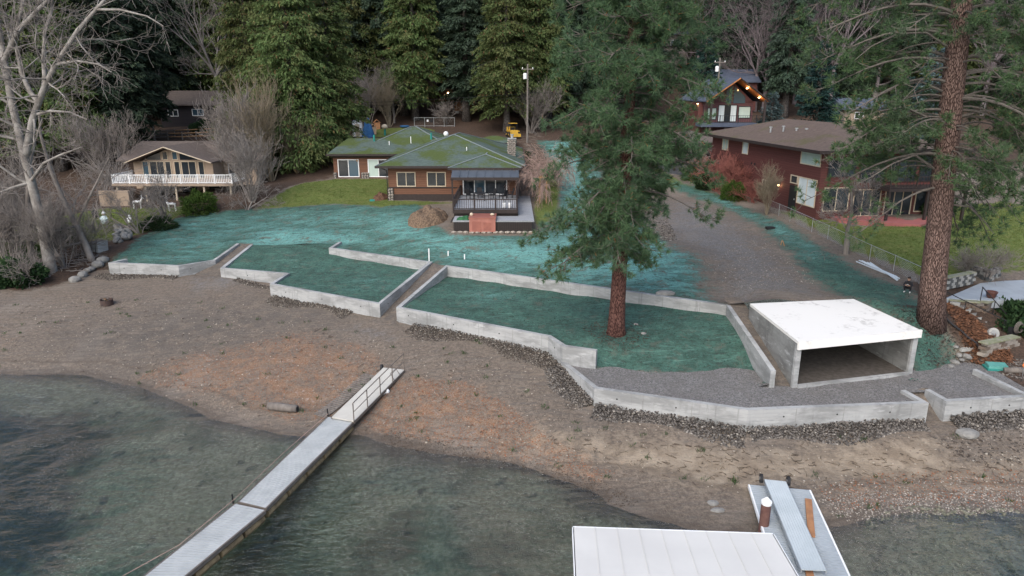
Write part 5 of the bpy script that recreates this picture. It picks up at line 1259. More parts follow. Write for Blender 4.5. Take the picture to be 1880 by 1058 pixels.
# slim mossy tree in front of the barn-red house
s = Bare(44); s.limb([Vector(q) for q in ((0,0,-.3),(.02,0,.9),(-.05,.05,2.0),(.1,0,3.2),(-.1,.1,4.8))], [.26,.22,.15,.12,.08], 3, 2, 2.6, .25, .5, 2, 2)
bare_obj(s.meshes('slim_tree', M['bark_grey'], M['twig_grey']), 'bare_tree', at_px(1552,466), .5, 1, 'slim mossy bare tree at the wire fence before the red patio')
# thicket of saplings and brush at the cottonwoods
for i, (px, py, sc) in enumerate(((20,500,1.2),(45,470,1.3),(120,490,1.1),(140,470,1.0),(10,440,1.4),(85,430,1.2),(-20,480,1.4),(60,520,.8))):
    bare_obj(SH_S if i % 2 else SH_G, 'brush', at_px(px, py), i*1.1, sc*(1.25 if i % 2 else .7), 'tangled grey leafless brush at the foot of the cottonwoods', 'brush by the cottonwoods', 'shrub')

# pinkish weeping shrub held up by timber posts beside the deck
wp = at_px(1000,372)
for dx, dy, dz, sc, lb in ((-.3,0,2.4,1.15,'lower pinkish weeping shrub propped on timber posts by the deck'),(-.6,6.5,1.6,1.35,'upper pinkish weeping shrub behind the propped one')):
    bare_obj(WEEP, 'weeping_shrub', (wp.x+dx, wp.y+dy, zu(wp.x+dx, wp.y+dy)+dz*.55), dx*3, sc, lb, cat='shrub')
ar = empty('arbor_posts', wp, 0, 'timber arbor posts under the weeping shrub beside the deck', 'arbor')
for x, y in ((-.55,-.5),(.15,-.5),(-.55,.5),(.15,.5)): part(ar, 'post', M['timber'], (x-.07,x+.07,y-.07,y+.07,-.2,2.6))
part(ar, 'beam', M['timber'], (-.7,.3,-.56,-.44,2.6,2.72), (-.7,.3,.44,.56,2.6,2.72))

# ------------------------------------------------------------------ leafy shrubs
def bush_mesh(name, rx, ry, h, n, m, seed, ll=.22, lw=.13):
    rng = np.random.RandomState(seed)
    d = unit(rng.normal(0,1,(n,3))); d[:,2] = np.abs(d[:,2]); rr = rng.uniform(.55,1.0,n)**.5
    lump = 1+.22*np.sin(d[:,0]*5+seed)*np.sin(d[:,1]*6+1)+.15*np.sin(d[:,2]*9+seed)
    c = d*np.array([rx,ry,h])*(rr*lump)[:,None]
    dr = unit(d+rng.normal(0,.6,(n,3)))
    V, Fq = diamonds(c, dr, ll*rng.uniform(.6,1.4,n), lw*rng.uniform(.7,1.3,n), rng, .3)
    me = np_mesh(name, V, Fq); me.materials.append(m); return me
def bush(name, loc, me, label, sc=1, rz=0, group=None, cat='bush'):
    o = empty(name, loc, rz, label, cat, group); o.scale = (sc,sc,sc)
    link_obj('foliage', me, None, o)
    b = MB()
    for k in range(5): b.tube([(0,0,-.2),(math.cos(k*1.3)*.25,math.sin(k*1.3)*.25,.5),(math.cos(k*1.3)*.6,math.sin(k*1.3)*.6,1.0)], [.05,.04,.02], 4, False)
    b.build('stems', M['bark_grey'], o, world=False); return o
BU = bush_mesh('laurel', 1.7,1.7,2.6,5200,M['leafy'],3); BD = bush_mesh('dark_bush', 1.5,1.3,1.5,4200,M['darkleaf'],4); BW = bush_mesh('juniper', 1.6,.9,.9,3600,M['darkleaf'],5,.3,.07)
bush('laurel_bush', at_px(368,392), BU, 'bright green leafy bush below the white balcony', .95)
bush('juniper_bush', at_px(292,420), BW, 'low dark green juniper on the left lawn edge', 1.1)
bush('evergreen_bush', at_px(1272,330), BU, 'green rounded bush at the left end of the hedge by the red house', .75)
bush('evergreen_bush', at_px(1300,346), BD, 'dark green bush second from the left in the hedge by the red house', 1.0)
bush('evergreen_bush', at_px(1345,366), BU, 'green bush at the right end of the hedge by the red house', .75, 1)
bush('evergreen_bush', at_px(35,520), BD, 'dark green bush at the foot of the cottonwoods, left edge', 1.3)
bush('evergreen_bush', at_px(112,450), BD, 'dark evergreen bush between the cottonwood trunks', 1.1, 2)
bush('evergreen_bush', D(1868,600,40.5)-Vector((0,0,.6)), BD, 'dense dark green bush at the right edge beside the stone steps', 1.5, 1)
bush('evergreen_bush', at_px(375,245), BD, 'dark bush in front of the dark cabin', 1.3, 3)
bush('evergreen_bush', at_px(1715,392), BD, 'tall dark shrub at the right end of the red patio', 1.2, 1)
# small dark clipped plants climbing beside the strip of lawn
for i in range(7):
    q = at_px(968+i*1.6+.3*i*i*.6, 285+i*8); bush('clipped_plant', q, BD, 'dark clipped plant in the row climbing beside the weeping shrubs', .33, i, 'row of clipped plants', 'plant')

# ------------------------------------------------------------------ the two great pines
def tufts(C, A_, n, l, w, rng):
    k = len(C); ci = np.repeat(np.arange(k), n)
    d = unit(A_[ci]*rng.uniform(.0,1.1,(k*n,1)) + unit(rng.normal(0,1,(k*n,3)))*.85 + np.array([0,0,.12]))
    s = unit(np.cross(d, rng.normal(0,1,d.shape)))*w*.5
    L = l*rng.uniform(.7,1.15,(k*n,1)); c = C[ci]
    V = np.stack([c-s, c+s, c+d*L], 1).reshape(-1,3); return V, np.arange(len(V)).reshape(-1,3)
def great_pine(name, trunk_pts, trunk_rad, limbs, mbark, mleaf, seed, label, tuft_n=26, tl=.3, tw=.03, sub_every=.34, loc=None, extra_bare=(), tuft_per=3, flare=True, subL=1.0):
    """limbs: (height index z, azimuth, length, rise, droop, bare fraction)"""
    rng = np.random.RandomState(seed); rr = random.Random(seed)
    o = empty(name, loc, 0, label, 'tree')
    b = MB(); b.tube(trunk_pts, trunk_rad, 18)
    if flare:
        for k in range(7):
            a = k*.9+.2; r0 = trunk_rad[0]
            b.tube([(math.cos(a)*r0*.5,math.sin(a)*r0*.5,1.1),(math.cos(a)*r0*.95,math.sin(a)*r0*.95,.35),(math.cos(a)*r0*1.6,math.sin(a)*r0*1.6,-.35)], [.2*r0/.5,.2*r0/.5,.12], 6, False)
    t_ = b.build('trunk', mbark, o, world=False, smooth=True)
    tz = [p[2] for p in trunk_pts]
    wood = MB(); C, A_ = [], []
    for (z, az, L, rise, droop, bare) in limbs:
        x0 = np.interp(z, tz, [p[0] for p in trunk_pts]); y0 = np.interp(z, tz, [p[1] for p in trunk_pts])
        out = Vector((math.cos(az), math.sin(az), 0)); side = Vector((-math.sin(az), math.cos(az), 0))
        pts = []; m = 8; wob = rr.uniform(-.4,.4)
        for i in range(m+1):
            s = i/m
            pts.append(Vector((x0,y0,z)) + out*(L*s) + side*(wob*math.sin(s*3)*L*.15 + rr.uniform(-.05,.05)) + Vector((0,0,L*(rise*s - droop*s*s + .18*droop*s**6))))
        r0 = .022+.011*L
        wood.tube(pts, [max(.012, r0*(1-.85*i/m)) for i in range(m+1)], 5, False)
        n = int(L*(1-bare)/sub_every)+1
        for j in range(n):
            s = bare+(1-bare)*((j+rr.random())/n); f = s*m; i = min(int(f), m-1); p = pts[i].lerp(pts[i+1], f-i); dirn = (pts[i+1]-pts[i]).normalized()
            sg = 1 if rr.random() < .5 else -1
            l2 = rr.uniform(.45,1.15)*(1.15-.4*s)*min(1.2, .5+L*.18)*subL
            d2 = (dirn*rr.uniform(.2,.8) + side*sg*rr.uniform(.2,1.0) + Vector((0,0,rr.uniform(-.75,.75)))).normalized()
            e = p+d2*l2*.55+Vector((0,0,-.05)); e2 = e+(d2+Vector((0,0,rr.uniform(0,.5)))).normalized()*l2*.45
            wood.tube([p,e,e2], [.022,.016,.01], 3, False)
            C.append(e2); A_.append((e2-e).normalized())
            for _ in range(tuft_per-1):
                q = e.lerp(e2, rr.uniform(-.5,.8))+Vector((rr.uniform(-.3,.3),rr.uniform(-.3,.3),rr.uniform(-.3,.3))); C.append(q); A_.append((d2+Vector((rr.uniform(-.6,.6),rr.uniform(-.6,.6),rr.uniform(-.1,.7)))).normalized())
        C.append(pts[-1]); A_.append((pts[-1]-pts[-2]).normalized())
    for pts in extra_bare: wood.tube(pts, [max(.015,.07*(1-.8*i/(len(pts)-1))) for i in range(len(pts))], 5, False)
    wood.build('limbs', M['deadlimb'], o, world=False)
    V, Fq = tufts(np.array([tuple(c) for c in C]), np.array([tuple(a) for a in A_]), tuft_n, tl, tw, rng)
    me = np_mesh(name+'_needles', V, Fq); me.materials.append(mleaf); link_obj('needles', me, None, o)
    return o, len(C)
pb = hit(1131,612,HD)
rp = random.Random(9); limbs = []
zb0 = 5.0
for k in range(70):
    limbs.append((zb0+2.2+rp.random()*20, rp.uniform(0,2*PI), rp.uniform(1.0,2.4), rp.uniform(-.1,.5), rp.uniform(.2,.6), .15))
for k in range(215):
    u = rp.random(); z = zb0+u*(24.0)
    az = rp.uniform(0,2*PI)
    base_L = 4.7*min(1,.62+u*1.6)*(1-max(0,u-.62)**1.4*1.9)
    L = base_L*rp.uniform(.6,1.1)
    if u < .22 and math.cos(az) > .2: L *= .62      # thinner on the right low down
    limbs.append((z, az, max(.8,L), rp.uniform(.05,.45)*(.4+u), rp.uniform(.3,.62)*(1.1-.5*u), rp.uniform(.12,.3)))
for z, az, L in ((5.4,PI*1.02,4.6),(6.2,PI*1.2,5.2),(7.5,PI*.95,5.4),(6.6,PI*1.45,4.0),(8.4,PI*1.12,5.3),(5.8,PI*.8,4.2)): limbs.append((z,az,L,.12,.55,.2))
limbs.append((8.6,-.15,5.2,.2,.62,.62)); limbs.append((10.4,.1,5.4,.25,.5,.35))
tp = [(.0,0,-.6),(0,0,.4),(.02,0,2),(.06,.02,5),(.12,.05,10),(.2,.05,16),(.25,.1,22),(.3,.1,28),(.32,.1,31)]
great_pine('ponderosa_pine', tp, [.74,.53,.46,.42,.37,.31,.23,.12,.03], limbs, M['redbark'], M['pine'], 4, 'tall green pine with a red-brown trunk standing in the big terrace', 28, .37, .034, .30, pb, tuft_per=4, subL=1.15, flare=False)

# the larger pine at the right: arching limbs, long bare inner wood
qb = hit(1712,588,HU); rp = random.Random(19); limbs = []
def sdir(px, py, z_off):                             # a limb aimed at a place in the view plane of the trunk
    return D(px, py, qb.y)-qb
tpx = [(1712,588),(1712,530),(1722,430),(1735,300),(1748,170),(1760,60),(1770,-40),(1782,-160),(1790,-260)]
tr = [D(x, y, qb.y)-qb for x, y in tpx]; tr[0] = Vector((0,0,-.6))
zz_ = lambda py: (D(1740,py,qb.y)-qb).z
for k in range(112):
    u = rp.random(); z = zz_(330)+u*(zz_(-230)-zz_(330)); az = rp.uniform(0,2*PI)
    L = rp.uniform(4.2,7.6)*(1-.35*u)
    if math.sin(az) < -.55: L *= .6
    if u < .35 and math.cos(az) < 0: L *= .7
    limbs.append((z, az, L, rp.uniform(.25,.6), rp.uniform(.55,.95), rp.uniform(.4,.6)))
for py, L, s_, bare in ((72,7.6,.42,.62),(120,7.2,.4,.55),(155,6.6,.35,.5),(205,6.2,.25,.5),(285,7.0,.2,.55),(345,5.4,.1,.5),(30,8.2,.45,.5),(-20,7.6,.5,.45)):
    limbs.append((zz_(py), PI*1.0+rp.uniform(-.3,.3), L, s_, .72, bare))
for py, L, s_ in ((330,4.4,.05),(300,5.0,.1),(250,5.6,.2),(200,6.2,.3),(140,6.6,.3),(80,6.4,.4),(370,4.0,.02),(400,3.6,.0),(220,5.2,.2),(160,5.8,.3),(100,6.2,.3),(190,5.0,.2),(230,5.5,.2),(270,4.6,.1),(310,4.2,.1),(130,6.0,.3),(40,6.2,.3),(10,6.0,.3),(285,5.4,.2),(175,6.6,.3),(60,5.0,.3),(350,4.6,.0)):
    limbs.append((zz_(py)+rp.uniform(-.5,.5), rp.uniform(-1.0,.9), L*rp.uniform(.7,1.15), s_+rp.uniform(-.15,.35), rp.uniform(.5,1.0), rp.uniform(.3,.5)))
bares = []
for py, px0, pts in ((215,1700,[(1660,196),(1610,205),(1570,222)]),(310,1715,[(1680,285),(1640,300),(1600,325),(1575,338)]),(335,1745,[(1775,330),(1800,350),(1830,400)]),(375,1740,[(1780,380),(1810,410),(1825,430)]),(300,1750,[(1790,300),(1820,320),(1835,345)]),(90,1745,[(1700,60),(1650,62),(1600,85),(1570,110)]),(170,1735,[(1690,150),(1650,158),(1615,175),(1585,195)])):
    bares.append([D(px0,py,qb.y)-qb]+[D(x,y,qb.y-.2*i-rp.random()*.4)-qb for i,(x,y) in enumerate(pts)])
great_pine('ponderosa_pine', tr, [.82,.69,.62,.58,.56,.52,.45,.3,.1], limbs, M['pinebark'], M['pine2'], 6, 'largest pine with thick plated bark and arching limbs at the right', 26, .36, .036, .32, qb, bares, tuft_per=4, subL=1.2, flare=False)
# ------------------------------------------------------------------ docks
M['alu'] = mat('pale_grey_decking', (.40,.42,.425), (.33,.35,.355), 1.4, .55, .06); M['alu2'] = mat('ribbed_grey_decking', (.36,.40,.43), (.30,.335,.36), 1.4, .5, .06)
M['gangdeck'] = mat('beige_gangway_deck', (.44,.43,.395), (.38,.37,.34), 1.6, .7, .08); M['floatwood'] = mat('wet_float_timber', (.21,.16,.09), (.10,.075,.045), 3, .8, .3)
M['railmetal'] = mat('dull_brown_rail', (.14,.12,.105), scale=5, rough=.5, bump=.05); M['rope'] = mat('pinkish_rope', (.36,.25,.21)); M['rubber'] = mat('black_rubber', (.02,.02,.022), rough=.7)
def boards(L0, R0, L1, R1, w, th, gap=.026):
    """cross boards between two edges"""
    b = MB(); n = max(1, int(((L0-L1).length+(R0-R1).length)/2/w)); Zt = Vector((0,0,th))
    for i in range(n):
        a, c = i/n, (i+1-gap/w)/n
        q = [L0.lerp(L1, c), R0.lerp(R1, c), R0.lerp(R1, a), L0.lerp(L1, a)]
        b.hexa([p-Zt for p in q], q)
    return b
def dock(name, label, L0, R0, L1, R1, deckm, edgem, floats=True, w=.145, z_low=-.12):
    o = empty(name, ((L0+R1)/2) - Vector((0,0,.6)), 0, label, 'dock')
    boards(L0, R0, L1, R1, w, .05).build('decking', deckm, o, kind='stuff')
    dn = Vector((0,0,.16))
    for a, b in ((L0,L1),(R0,R1)):
        e = MB(); e.bar(a-dn*.45, b-dn*.45, .07, .16); e.build('side_beam', edgem, o)
    for a, b in ((L0,R0),(L1,R1)): MB().bar(a-dn*.5, b-dn*.5, .06, .14).build('end_beam', M['railmetal'], o)
    if floats:
        for s in (.1,.9):
            a = L0.lerp(R0, s); b = L1.lerp(R1, s); k = 5
            for i in range(k):
                p, q = a.lerp(b, (i+.06)/k), a.lerp(b, (i+.94)/k)
                MB().tube([Vector((p.x,p.y,.14)), Vector((q.x,q.y,.14))], .2, 8).build('float_log', M['floatwood'], o)
    return o
S1 = [W(601.7,765.5,.5), W(649,774.5,.5), W(438,921,.5), W(488.6,933,.5)]
S2 = [W(431,925,.5), W(487,937,.5), W(264,1058,.5), W(340,1058,.5)]
S2[2] = S2[0].lerp(S2[2], 1.5); S2[3] = S2[1].lerp(S2[3], 1.5)
dock('floating_dock', 'narrow pale grey dock section running from the gangway into the lake', *S1, M['alu'], M['railmetal'])
dock('floating_dock', 'narrow pale grey dock section nearest the camera at lower left', *S2, M['alu'], M['railmetal'])
for px, py in ((431,925),(605,765)):
    p = W(px-3, py-1, .5); tag(MB().tube([p-Vector((0,0,1.4)), p+Vector((0,0,.42))], .035, 8).build('mooring_pin', M['black']), 'black mooring pin at the dock joint' if px < 500 else 'thin mooring pin where the gangway meets the dock', 'mooring pin')
rp_ = [W(602,760,.8), W(520,832,.6), W(431,916,.85), W(330,1000,.6), W(225,1058,.55), W(140,1110,.4)]
tag(MB().tube(rp_, .016, 5).build('mooring_rope', M['rope']), 'thin pinkish rope strung along the left side of the dock', 'rope')
# gangway with a handrail on its right
GL0, GR0, GL1, GR1 = W(704,675,1.5), W(742,679,1.5), W(609,766,.62), W(650,773,.62)
o = empty('gangway', (GL1+GR0)/2-Vector((0,0,.5)), 0, 'beige gangway with a pipe handrail linking beach and dock', 'gangway')
MB().hexa([p-Vector((0,0,.07)) for p in (GL1,GR1,GR0,GL0)], [GL1,GR1,GR0,GL0]).build('deck', M['gangdeck'], o)
for a, b in ((GL0,GL1),(GR0,GR1)): MB().bar(a-Vector((0,0,.1)), b-Vector((0,0,.1)), .06, .14).build('side_beam', M['railmetal'], o)
up = Vector((0,0,1)); hr = MB(); hr.tube([GR1+up*1.0, GR0+up*1.0], .028, 6); hr.tube([GR1+up*.5, GR0+up*.5], .022, 6); hr.build('handrail', M['railmetal'], o)
for i in range(5):
    p = GR1.lerp(GR0, i/4); MB().tube([p-up*.12, p+up*1.0], .03, 6).build('rail_post', M['railmetal'], o)
MB().tube([GR0.lerp(GR1,.1)+up*0, GR0.lerp(GR1,.1)-Vector((.2,0,0))+up*.35, GR0.lerp(GR1,.2)-Vector((.25,0,0))+up*.35, GR0.lerp(GR1,.22)], .02, 5).build('hand_loop', M['railmetal'], o)
wheel_c = GL0+Vector((-.12,.1,-.05)); MB().tube([wheel_c-Vector((.06,0,0)), wheel_c+Vector((.06,0,0))], .2, 14).build('wheel', M['rubber'], o)
q = W(704,408/3.917+620-2,.9); 
pb_ = hit(705,724,HB); b_ = MB(); b_.ball((pb_.x,pb_.y,pb_.z+.12), .13, 8, 6); b_.ball((pb_.x+.17,pb_.y+.1,pb_.z+.13), .14, 8, 6); tag(b_.build('float_bag', M['white'], smooth=True), 'small white crumpled float beside the gangway', 'float')
# second pair of strips: the old skid beside the gangway
sk0, sk1 = hit(678,690,HB), hit(588,764,HB); b_ = MB(); n = 26; ax = (sk1-sk0).normalized(); sd2 = ax.cross(up).normalized()
for i in range(n):
    c = sk0.lerp(sk1, i/(n-1))+up*.03; c.z = zb(c.x, c.y)+.03; b_.bar(c-sd2*.42, c+sd2*.42, .13, .04)
tag(b_.build('board_walk', M['bark_grey'], kind=None), 'half-buried grey board walk on the beach left of the gangway', 'boardwalk')
# driftwood log, stump end cracked
lg = [hit(494,752,HB), hit(546,757,HB)]
o = empty('driftwood_log', lg[0], 0, 'short weathered grey log lying at the water edge left of the dock', 'log')
a, b = lg[0]+up*.2, lg[1]+up*.2; MB().tube([a, a.lerp(b,.3)+up*.03, a.lerp(b,.65), b], [.2,.24,.22,.2], 10).build('trunk', M['bark_grey'], o, smooth=True)
MB().tube([b-(b-a)*.02, b+(b-a)*.015], .13, 10).build('hollow_end', M['hole'], o)
# fire ring
fr_ = hit(197,560,HB); o = empty('fire_ring', fr_, 0, 'rusty dark steel fire ring with charred wood on the beach', 'fire ring')
MB().lathe([(.42,0),(.45,.42),(.47,.44),(.43,.44),(.40,.05)], 20).build('ring', mat('rusty_steel', (.045,.035,.035), (.08,.05,.04), 5, .8), o, world=False)
for k in range(4):
    a_ = k*.9; MB().tube([(math.cos(a_)*.3,math.sin(a_)*.3,.25),(-math.cos(a_)*.25,-math.sin(a_)*.25,.45+.04*k)], .045, 6).build('charred_stick', M['bark_grey'] if k % 2 else M['timber'], o, world=False)
# ------------------------------------------------------------------ boat canopy, right dock, piling
C0, C1 = W(1052,968,3.0), W(1420,981,3.0); Cd = (W(1056,1058,3.0)-C0).normalized(); Cd2 = (W(1465,1058,3.0)-C1).normalized()
o = empty('boat_canopy', Vector(((C0.x+C1.x)/2, 14, 0)), 0, 'large flat white boat canopy at the bottom edge', 'canopy')
M['canopy'] = mat('white_canopy_metal', (.57,.565,.54), (.51,.505,.485), .35, .45, .02)
nP = 9
for i in range(nP):
    a0, a1 = C0.lerp(C1, i/nP), C0.lerp(C1, (i+1)/nP-.0003)
    b0, b1 = a0+Cd.lerp(Cd2, i/nP)*9.5, a1+Cd.lerp(Cd2, (i+1)/nP)*9.5
    MB().hexa([p-up*.05 for p in (b0,b1,a1,a0)], [b0,b1,a1,a0]).build('roof_panel', M['canopy'], o)
for i in range(1, nP): MB().bar(C0.lerp(C1, i/nP)+up*.012, C0.lerp(C1, i/nP)+Cd.lerp(Cd2, i/nP)*9.5+up*.012, .022, .012).build('seam', M['canopy'], o)
fa = MB(); fa.bar(C0-up*.1+Vector((0,.03,0)), C1-up*.1+Vector((0,.03,0)), .06, .2); fa.bar(C0-up*.1, C0+Cd*9.5-up*.1, .06, .2); fa.bar(C1-up*.1, C1+Cd2*9.5-up*.1, .06, .2); fa.build('edge_trim', M['white'], o)
for p in (C0.lerp(C1,.06)+Cd*.6, C0.lerp(C1,.94)+Cd2*.6, C0.lerp(C1,.06)+Cd*8.8, C0.lerp(C1,.94)+Cd2*8.8):
    MB().tube([Vector((p.x,p.y,zb(p.x,p.y)-.4)), p-up*.06], .07, 8).build('leg', M['steel'], o)
for k in (.6,4.7,8.8): MB().bar(C0.lerp(C1,.04)+Cd*k-up*.14, C0.lerp(C1,.96)+Cd2*k-up*.14, .08, .14).build('cross_beam', M['steel'], o)
RL0, RR0 = W(1375,890,.55), W(1487,900,.55); rdir = (W(1560,1058,.55)-RR0).normalized()
dock('floating_dock', 'wide ribbed grey dock with white edges at lower right', RL0, RR0, RL0+rdir*8.5, RR0+rdir*8.5, M['alu2'], M['white'], False, .15)
P0, P1, P2, P3 = W(1403.4,880,.95), W(1442.5,884,.95), W(1517.4,1047,.85), W(1471.5,1045.5,.85)
o = empty('ramp_on_wheels', (P0+P2)/2-Vector((0,0,.3)), 0, 'pale ribbed gangplank on two wheels lying across the right dock', 'gangplank')
M['plank_alu'] = mat('pale_ribbed_aluminium', (.48,.53,.55), (.42,.47,.49), 1.2, .45, .05)
b_ = MB(); nr = 9
for i in range(nr):
    a0, a1 = P0.lerp(P1, i/nr), P0.lerp(P1, (i+.93)/nr); d0, d1 = P3.lerp(P2, i/nr), P3.lerp(P2, (i+.93)/nr)
    MB().hexa([p-up*.04 for p in (d0,d1,a1,a0)], [d0,d1,a1,a0]).build('tread_strip', M['plank_alu'], o)
for a, b in ((P0,P3),(P1,P2)): MB().bar(a-up*.08, b-up*.08, .05, .14).build('side_channel', M['steel'], o)
ax = (P1-P0).normalized()
for p, s in ((P0,-1),(P1,1)):
    c = p+ax*s*.12+(P0-P3).normalized()*.05
    w_ = MB().tube([c-ax*.06, c+ax*.06], .2, 16).build('wheel', M['rubber'], o); MB().tube([c-ax*.065, c+ax*.065], .08, 10).build('hub', M['steel'], w_)
for nm, (x0,y0,x1,y1), lb in (('plank',(1484,917,1490,985),'orange-brown plank lying on the right dock beside the gangplank'),('plank',(1485,1046,1490,1075),'short brown plank under the near end of the gangplank')):
    a, b = W(x0,y0,.6), W(x1,y1,.6); tag(MB().bar(a, b, .26, .07).build(nm, mat('orange_plank', (.37,.185,.09), (.26,.13,.07), 3, .8, .2)), lb, 'plank')
pc = W(1400,985,.0); o = empty('mooring_pile', (pc.x,pc.y,-.6), 0, 'rust-brown mooring pile with a white cone cap beside the right dock', 'piling')
MB().lathe([(.19,0),(.19,2.1)], 16).build('pipe', mat('rust_brown_steel', (.10,.045,.04), (.14,.075,.06), 4, .7), o, world=False); MB().lathe([(.2,2.08),(.21,2.2),(.02,2.38)], 16).build('cone_cap', M['white'], o, world=False)

# ------------------------------------------------------------------ rocks: boulders one by one, rubble as one mass
M['boulder'] = mat('grey_boulder', (.24,.235,.22), (.15,.147,.14), 2.5, .9, .4)
M['rubble'] = None
def rubble_mat():
    t = NT('crushed_rock'); i = t.island(); n = t.noise(t.pos(), 9, 4, .6)
    c = t.mix(t.step(i, .2, .95), (.05,.042,.036), (.20,.175,.15)); c = t.mix(t.math('GREATER_THAN', i, .93), c, (.36,.33,.28)); c = t.mix(t.math('MULTIPLY', n, .4), c, (.06,.05,.04))
    return t.done(c, .9, spec=.2)
M['rubble'] = rubble_mat(); M['rubble_grey'] = None
def rubble_grey():
    t = NT('grey_rock'); i = t.island(); c = t.mix(t.step(i, .1, .9), (.045,.04,.036), (.16,.145,.13)); c = t.mix(t.math('GREATER_THAN', i, .965), c, (.30,.275,.24))
    return t.done(c, .9, spec=.2)
M['rubble_grey'] = rubble_grey()
def ico():
    bm = bmesh.new(); bmesh.ops.create_icosphere(bm, subdivisions=1, radius=.5); V = np.array([tuple(v.co) for v in bm.verts]); Fc = np.array([[v.index for v in f.verts] for f in bm.faces]); bm.free(); return V, Fc
ICO_V, ICO_F = ico()
def rubble(name, pts, sizes, m, seed, label=None, flat=.7):
    rng = np.random.RandomState(seed); n = len(pts); k = len(ICO_V)
    S = np.stack([sizes*rng.uniform(.7,1.5,n), sizes*rng.uniform(.7,1.3,n), sizes*flat*rng.uniform(.6,1.2,n)], 1)
    V = ICO_V[None]*(1+rng.normal(0,.16,(n,k,1)))*S[:,None,:]
    a = rng.uniform(0,6.28,n); c, s = np.cos(a)[:,None], np.sin(a)[:,None]; b = rng.normal(0,.5,n); cb, sb = np.cos(b)[:,None], np.sin(b)[:,None]
    x, y, z = V[:,:,0], V[:,:,1], V[:,:,2]; y, z = y*cb-z*sb, y*sb+z*cb; x, y = x*c-y*s, x*s+y*c
    V = np.stack([x,y,z], 2)+np.asarray(pts)[:,None,:]
    Fc = (ICO_F[None]+(np.arange(n)*k)[:,None,None]).reshape(-1,3)
    me = np_mesh(name, V.reshape(-1,3), Fc); me.materials.append(m); o = link_obj(name, me)
    tag(o, label, None, None, 'stuff'); return o
def band(line, n, w0, w1, rng, lift=.35, hf=HB):
    """points in a strip on the lake side of a wall line, heaped against it"""
    P = [Vector((p[0],p[1])) for p in line]; Ls = [(b-a).length for a, b in zip(P[:-1], P[1:])]; tot = sum(Ls); out = []
    for i in range(n):
        t = rng.uniform(0, tot); k = 0
        while k < len(Ls)-1 and t > Ls[k]: t -= Ls[k]; k += 1
        a, b = P[k], P[k+1]; d = (b-a).normalized(); nn = Vector((d.y,-d.x)); nn = nn if nn.y < 0 else -nn
        w = w0+(w1-w0)*(.5+.5*math.sin((t+k*9)*.9)); f = rng.random_sample()**1.2; q = a+(b-a)*(t/Ls[k])+nn*(.15+f*w); out.append((q.x,q.y,f))
    A_ = np.array(out); z = hf(A_[:,0], A_[:,1])+lift*(1-A_[:,2])**1.3*rng.uniform(.2,1,len(A_))
    return np.column_stack([A_[:,:2], z])
rg = np.random.RandomState(3)
p = band(Ew[0:4], 8200, .6, 1.4, rg, .34); rubble('rubble_bank_low_wall', p, rg.uniform(.04,.13,len(p)), M['rubble_grey'], 1, 'grey crushed rock banked along the low wall')
p = band([Dw[3].lerp(Dw[2],.12), Dw[2], Dw[1], Ew[1]], 6000, .5, 1.8, rg, .26); rubble('rubble_bank_terrace', p, rg.uniform(.03,.11,len(p)), M['rubble'], 2, 'dark crushed rock banked below the pine terrace')
p = band([Cw[3].lerp(Cw[4],.02), Cw[3].lerp(Cw[4],.78)], 2600, .3, 1.4, rg, .2); rubble('rubble_bank_middle', p, rg.uniform(.03,.11,len(p)), M['rubble'], 3, 'dark crushed rock below the middle terrace')
p = band([A[1]-Vector((1,0,0)), A[2]], 2400, .4, 1.4, rg, .18); p2 = band([Cw[1].lerp(Cw[2],.25), Cw[2].lerp(Cw[3],.5)], 700, .3, .8, rg, .2); p = np.vstack([p,p2]); rubble('rubble_bank_left', p, rg.uniform(.03,.11,len(p)), M['rubble'], 4, 'dark crushed rock below the leftmost wall')
p = band([Fw[1]+Vector((.2,0,0)), Fw[2], Fw[3]], 1900, .6, 1.2, rg, .4); rubble('rubble_bank_right', p, rg.uniform(.04,.14,len(p)), M['rubble_grey'], 5, 'grey crushed rock below the right edge wall')
def scatter(poly, n, hf, rng):
    xs = [q[0] for q in poly]; ys = [q[1] for q in poly]; X = rng.uniform(min(xs), max(xs), n*4); Y = rng.uniform(min(ys), max(ys), n*4)
    ok = inside(X, Y, [(q[0],q[1]) for q in poly]); X, Y = X[ok][:n], Y[ok][:n]; return np.column_stack([X, Y, hf(X, Y)])
beach_v = PB([(-40,560),(200,545),(480,560),(700,620),(1000,680),(1090,760),(1400,810),(1700,800),(1900,790),(1900,930),(1540,930),(1250,900),(1100,880),(850,825),(640,790),(520,785),(380,750),(150,685),(-40,680)])
p = scatter(beach_v, 2600, HB, rg); t_ = NT('pebbles'); i_ = t_.island(); M['pebble'] = t_.done(t_.mix(i_, (.12,.095,.075), (.40,.36,.30)), .85, spec=.2)
t_ = NT('shore_pebbles'); i_ = t_.island(); M['pebble2'] = t_.done(t_.mix(t_.step(i_, .2, 1.0), (.10,.085,.075), (.36,.33,.29)), .85, spec=.2)
rubble('beach_pebbles', p, rg.uniform(.02,.075,len(p))*rg.choice([1,1,1.4],len(p)), M['pebble'], 6, 'scattered pale pebbles on the beach')
p = np.vstack([scatter(PB([(1500,915),(1600,900),(1700,905),(1800,895),(1880,900),(1880,945),(1640,955),(1530,950)]), 2200, HB, rg), scatter(PB([(1480,880),(1880,870),(1880,960),(1560,965)]), 1400, HB, rg)]); rubble('shore_cobbles', p, rg.uniform(.02,.085,len(p)), M['pebble2'], 7, 'pale cobbles along the right shore')
p = scatter(PB([(700,800),(720,790),(900,830),(1100,880),(1180,920),(1150,935),(1060,905),(950,868),(820,838),(700,818)]), 3400, HB, rg); rubble('wrack_line', p, rg.uniform(.02,.075,len(p)), mat('dark_bark_debris', (.085,.062,.042), (.04,.03,.022)), 8, 'dark line of bark debris along the water edge', .35)
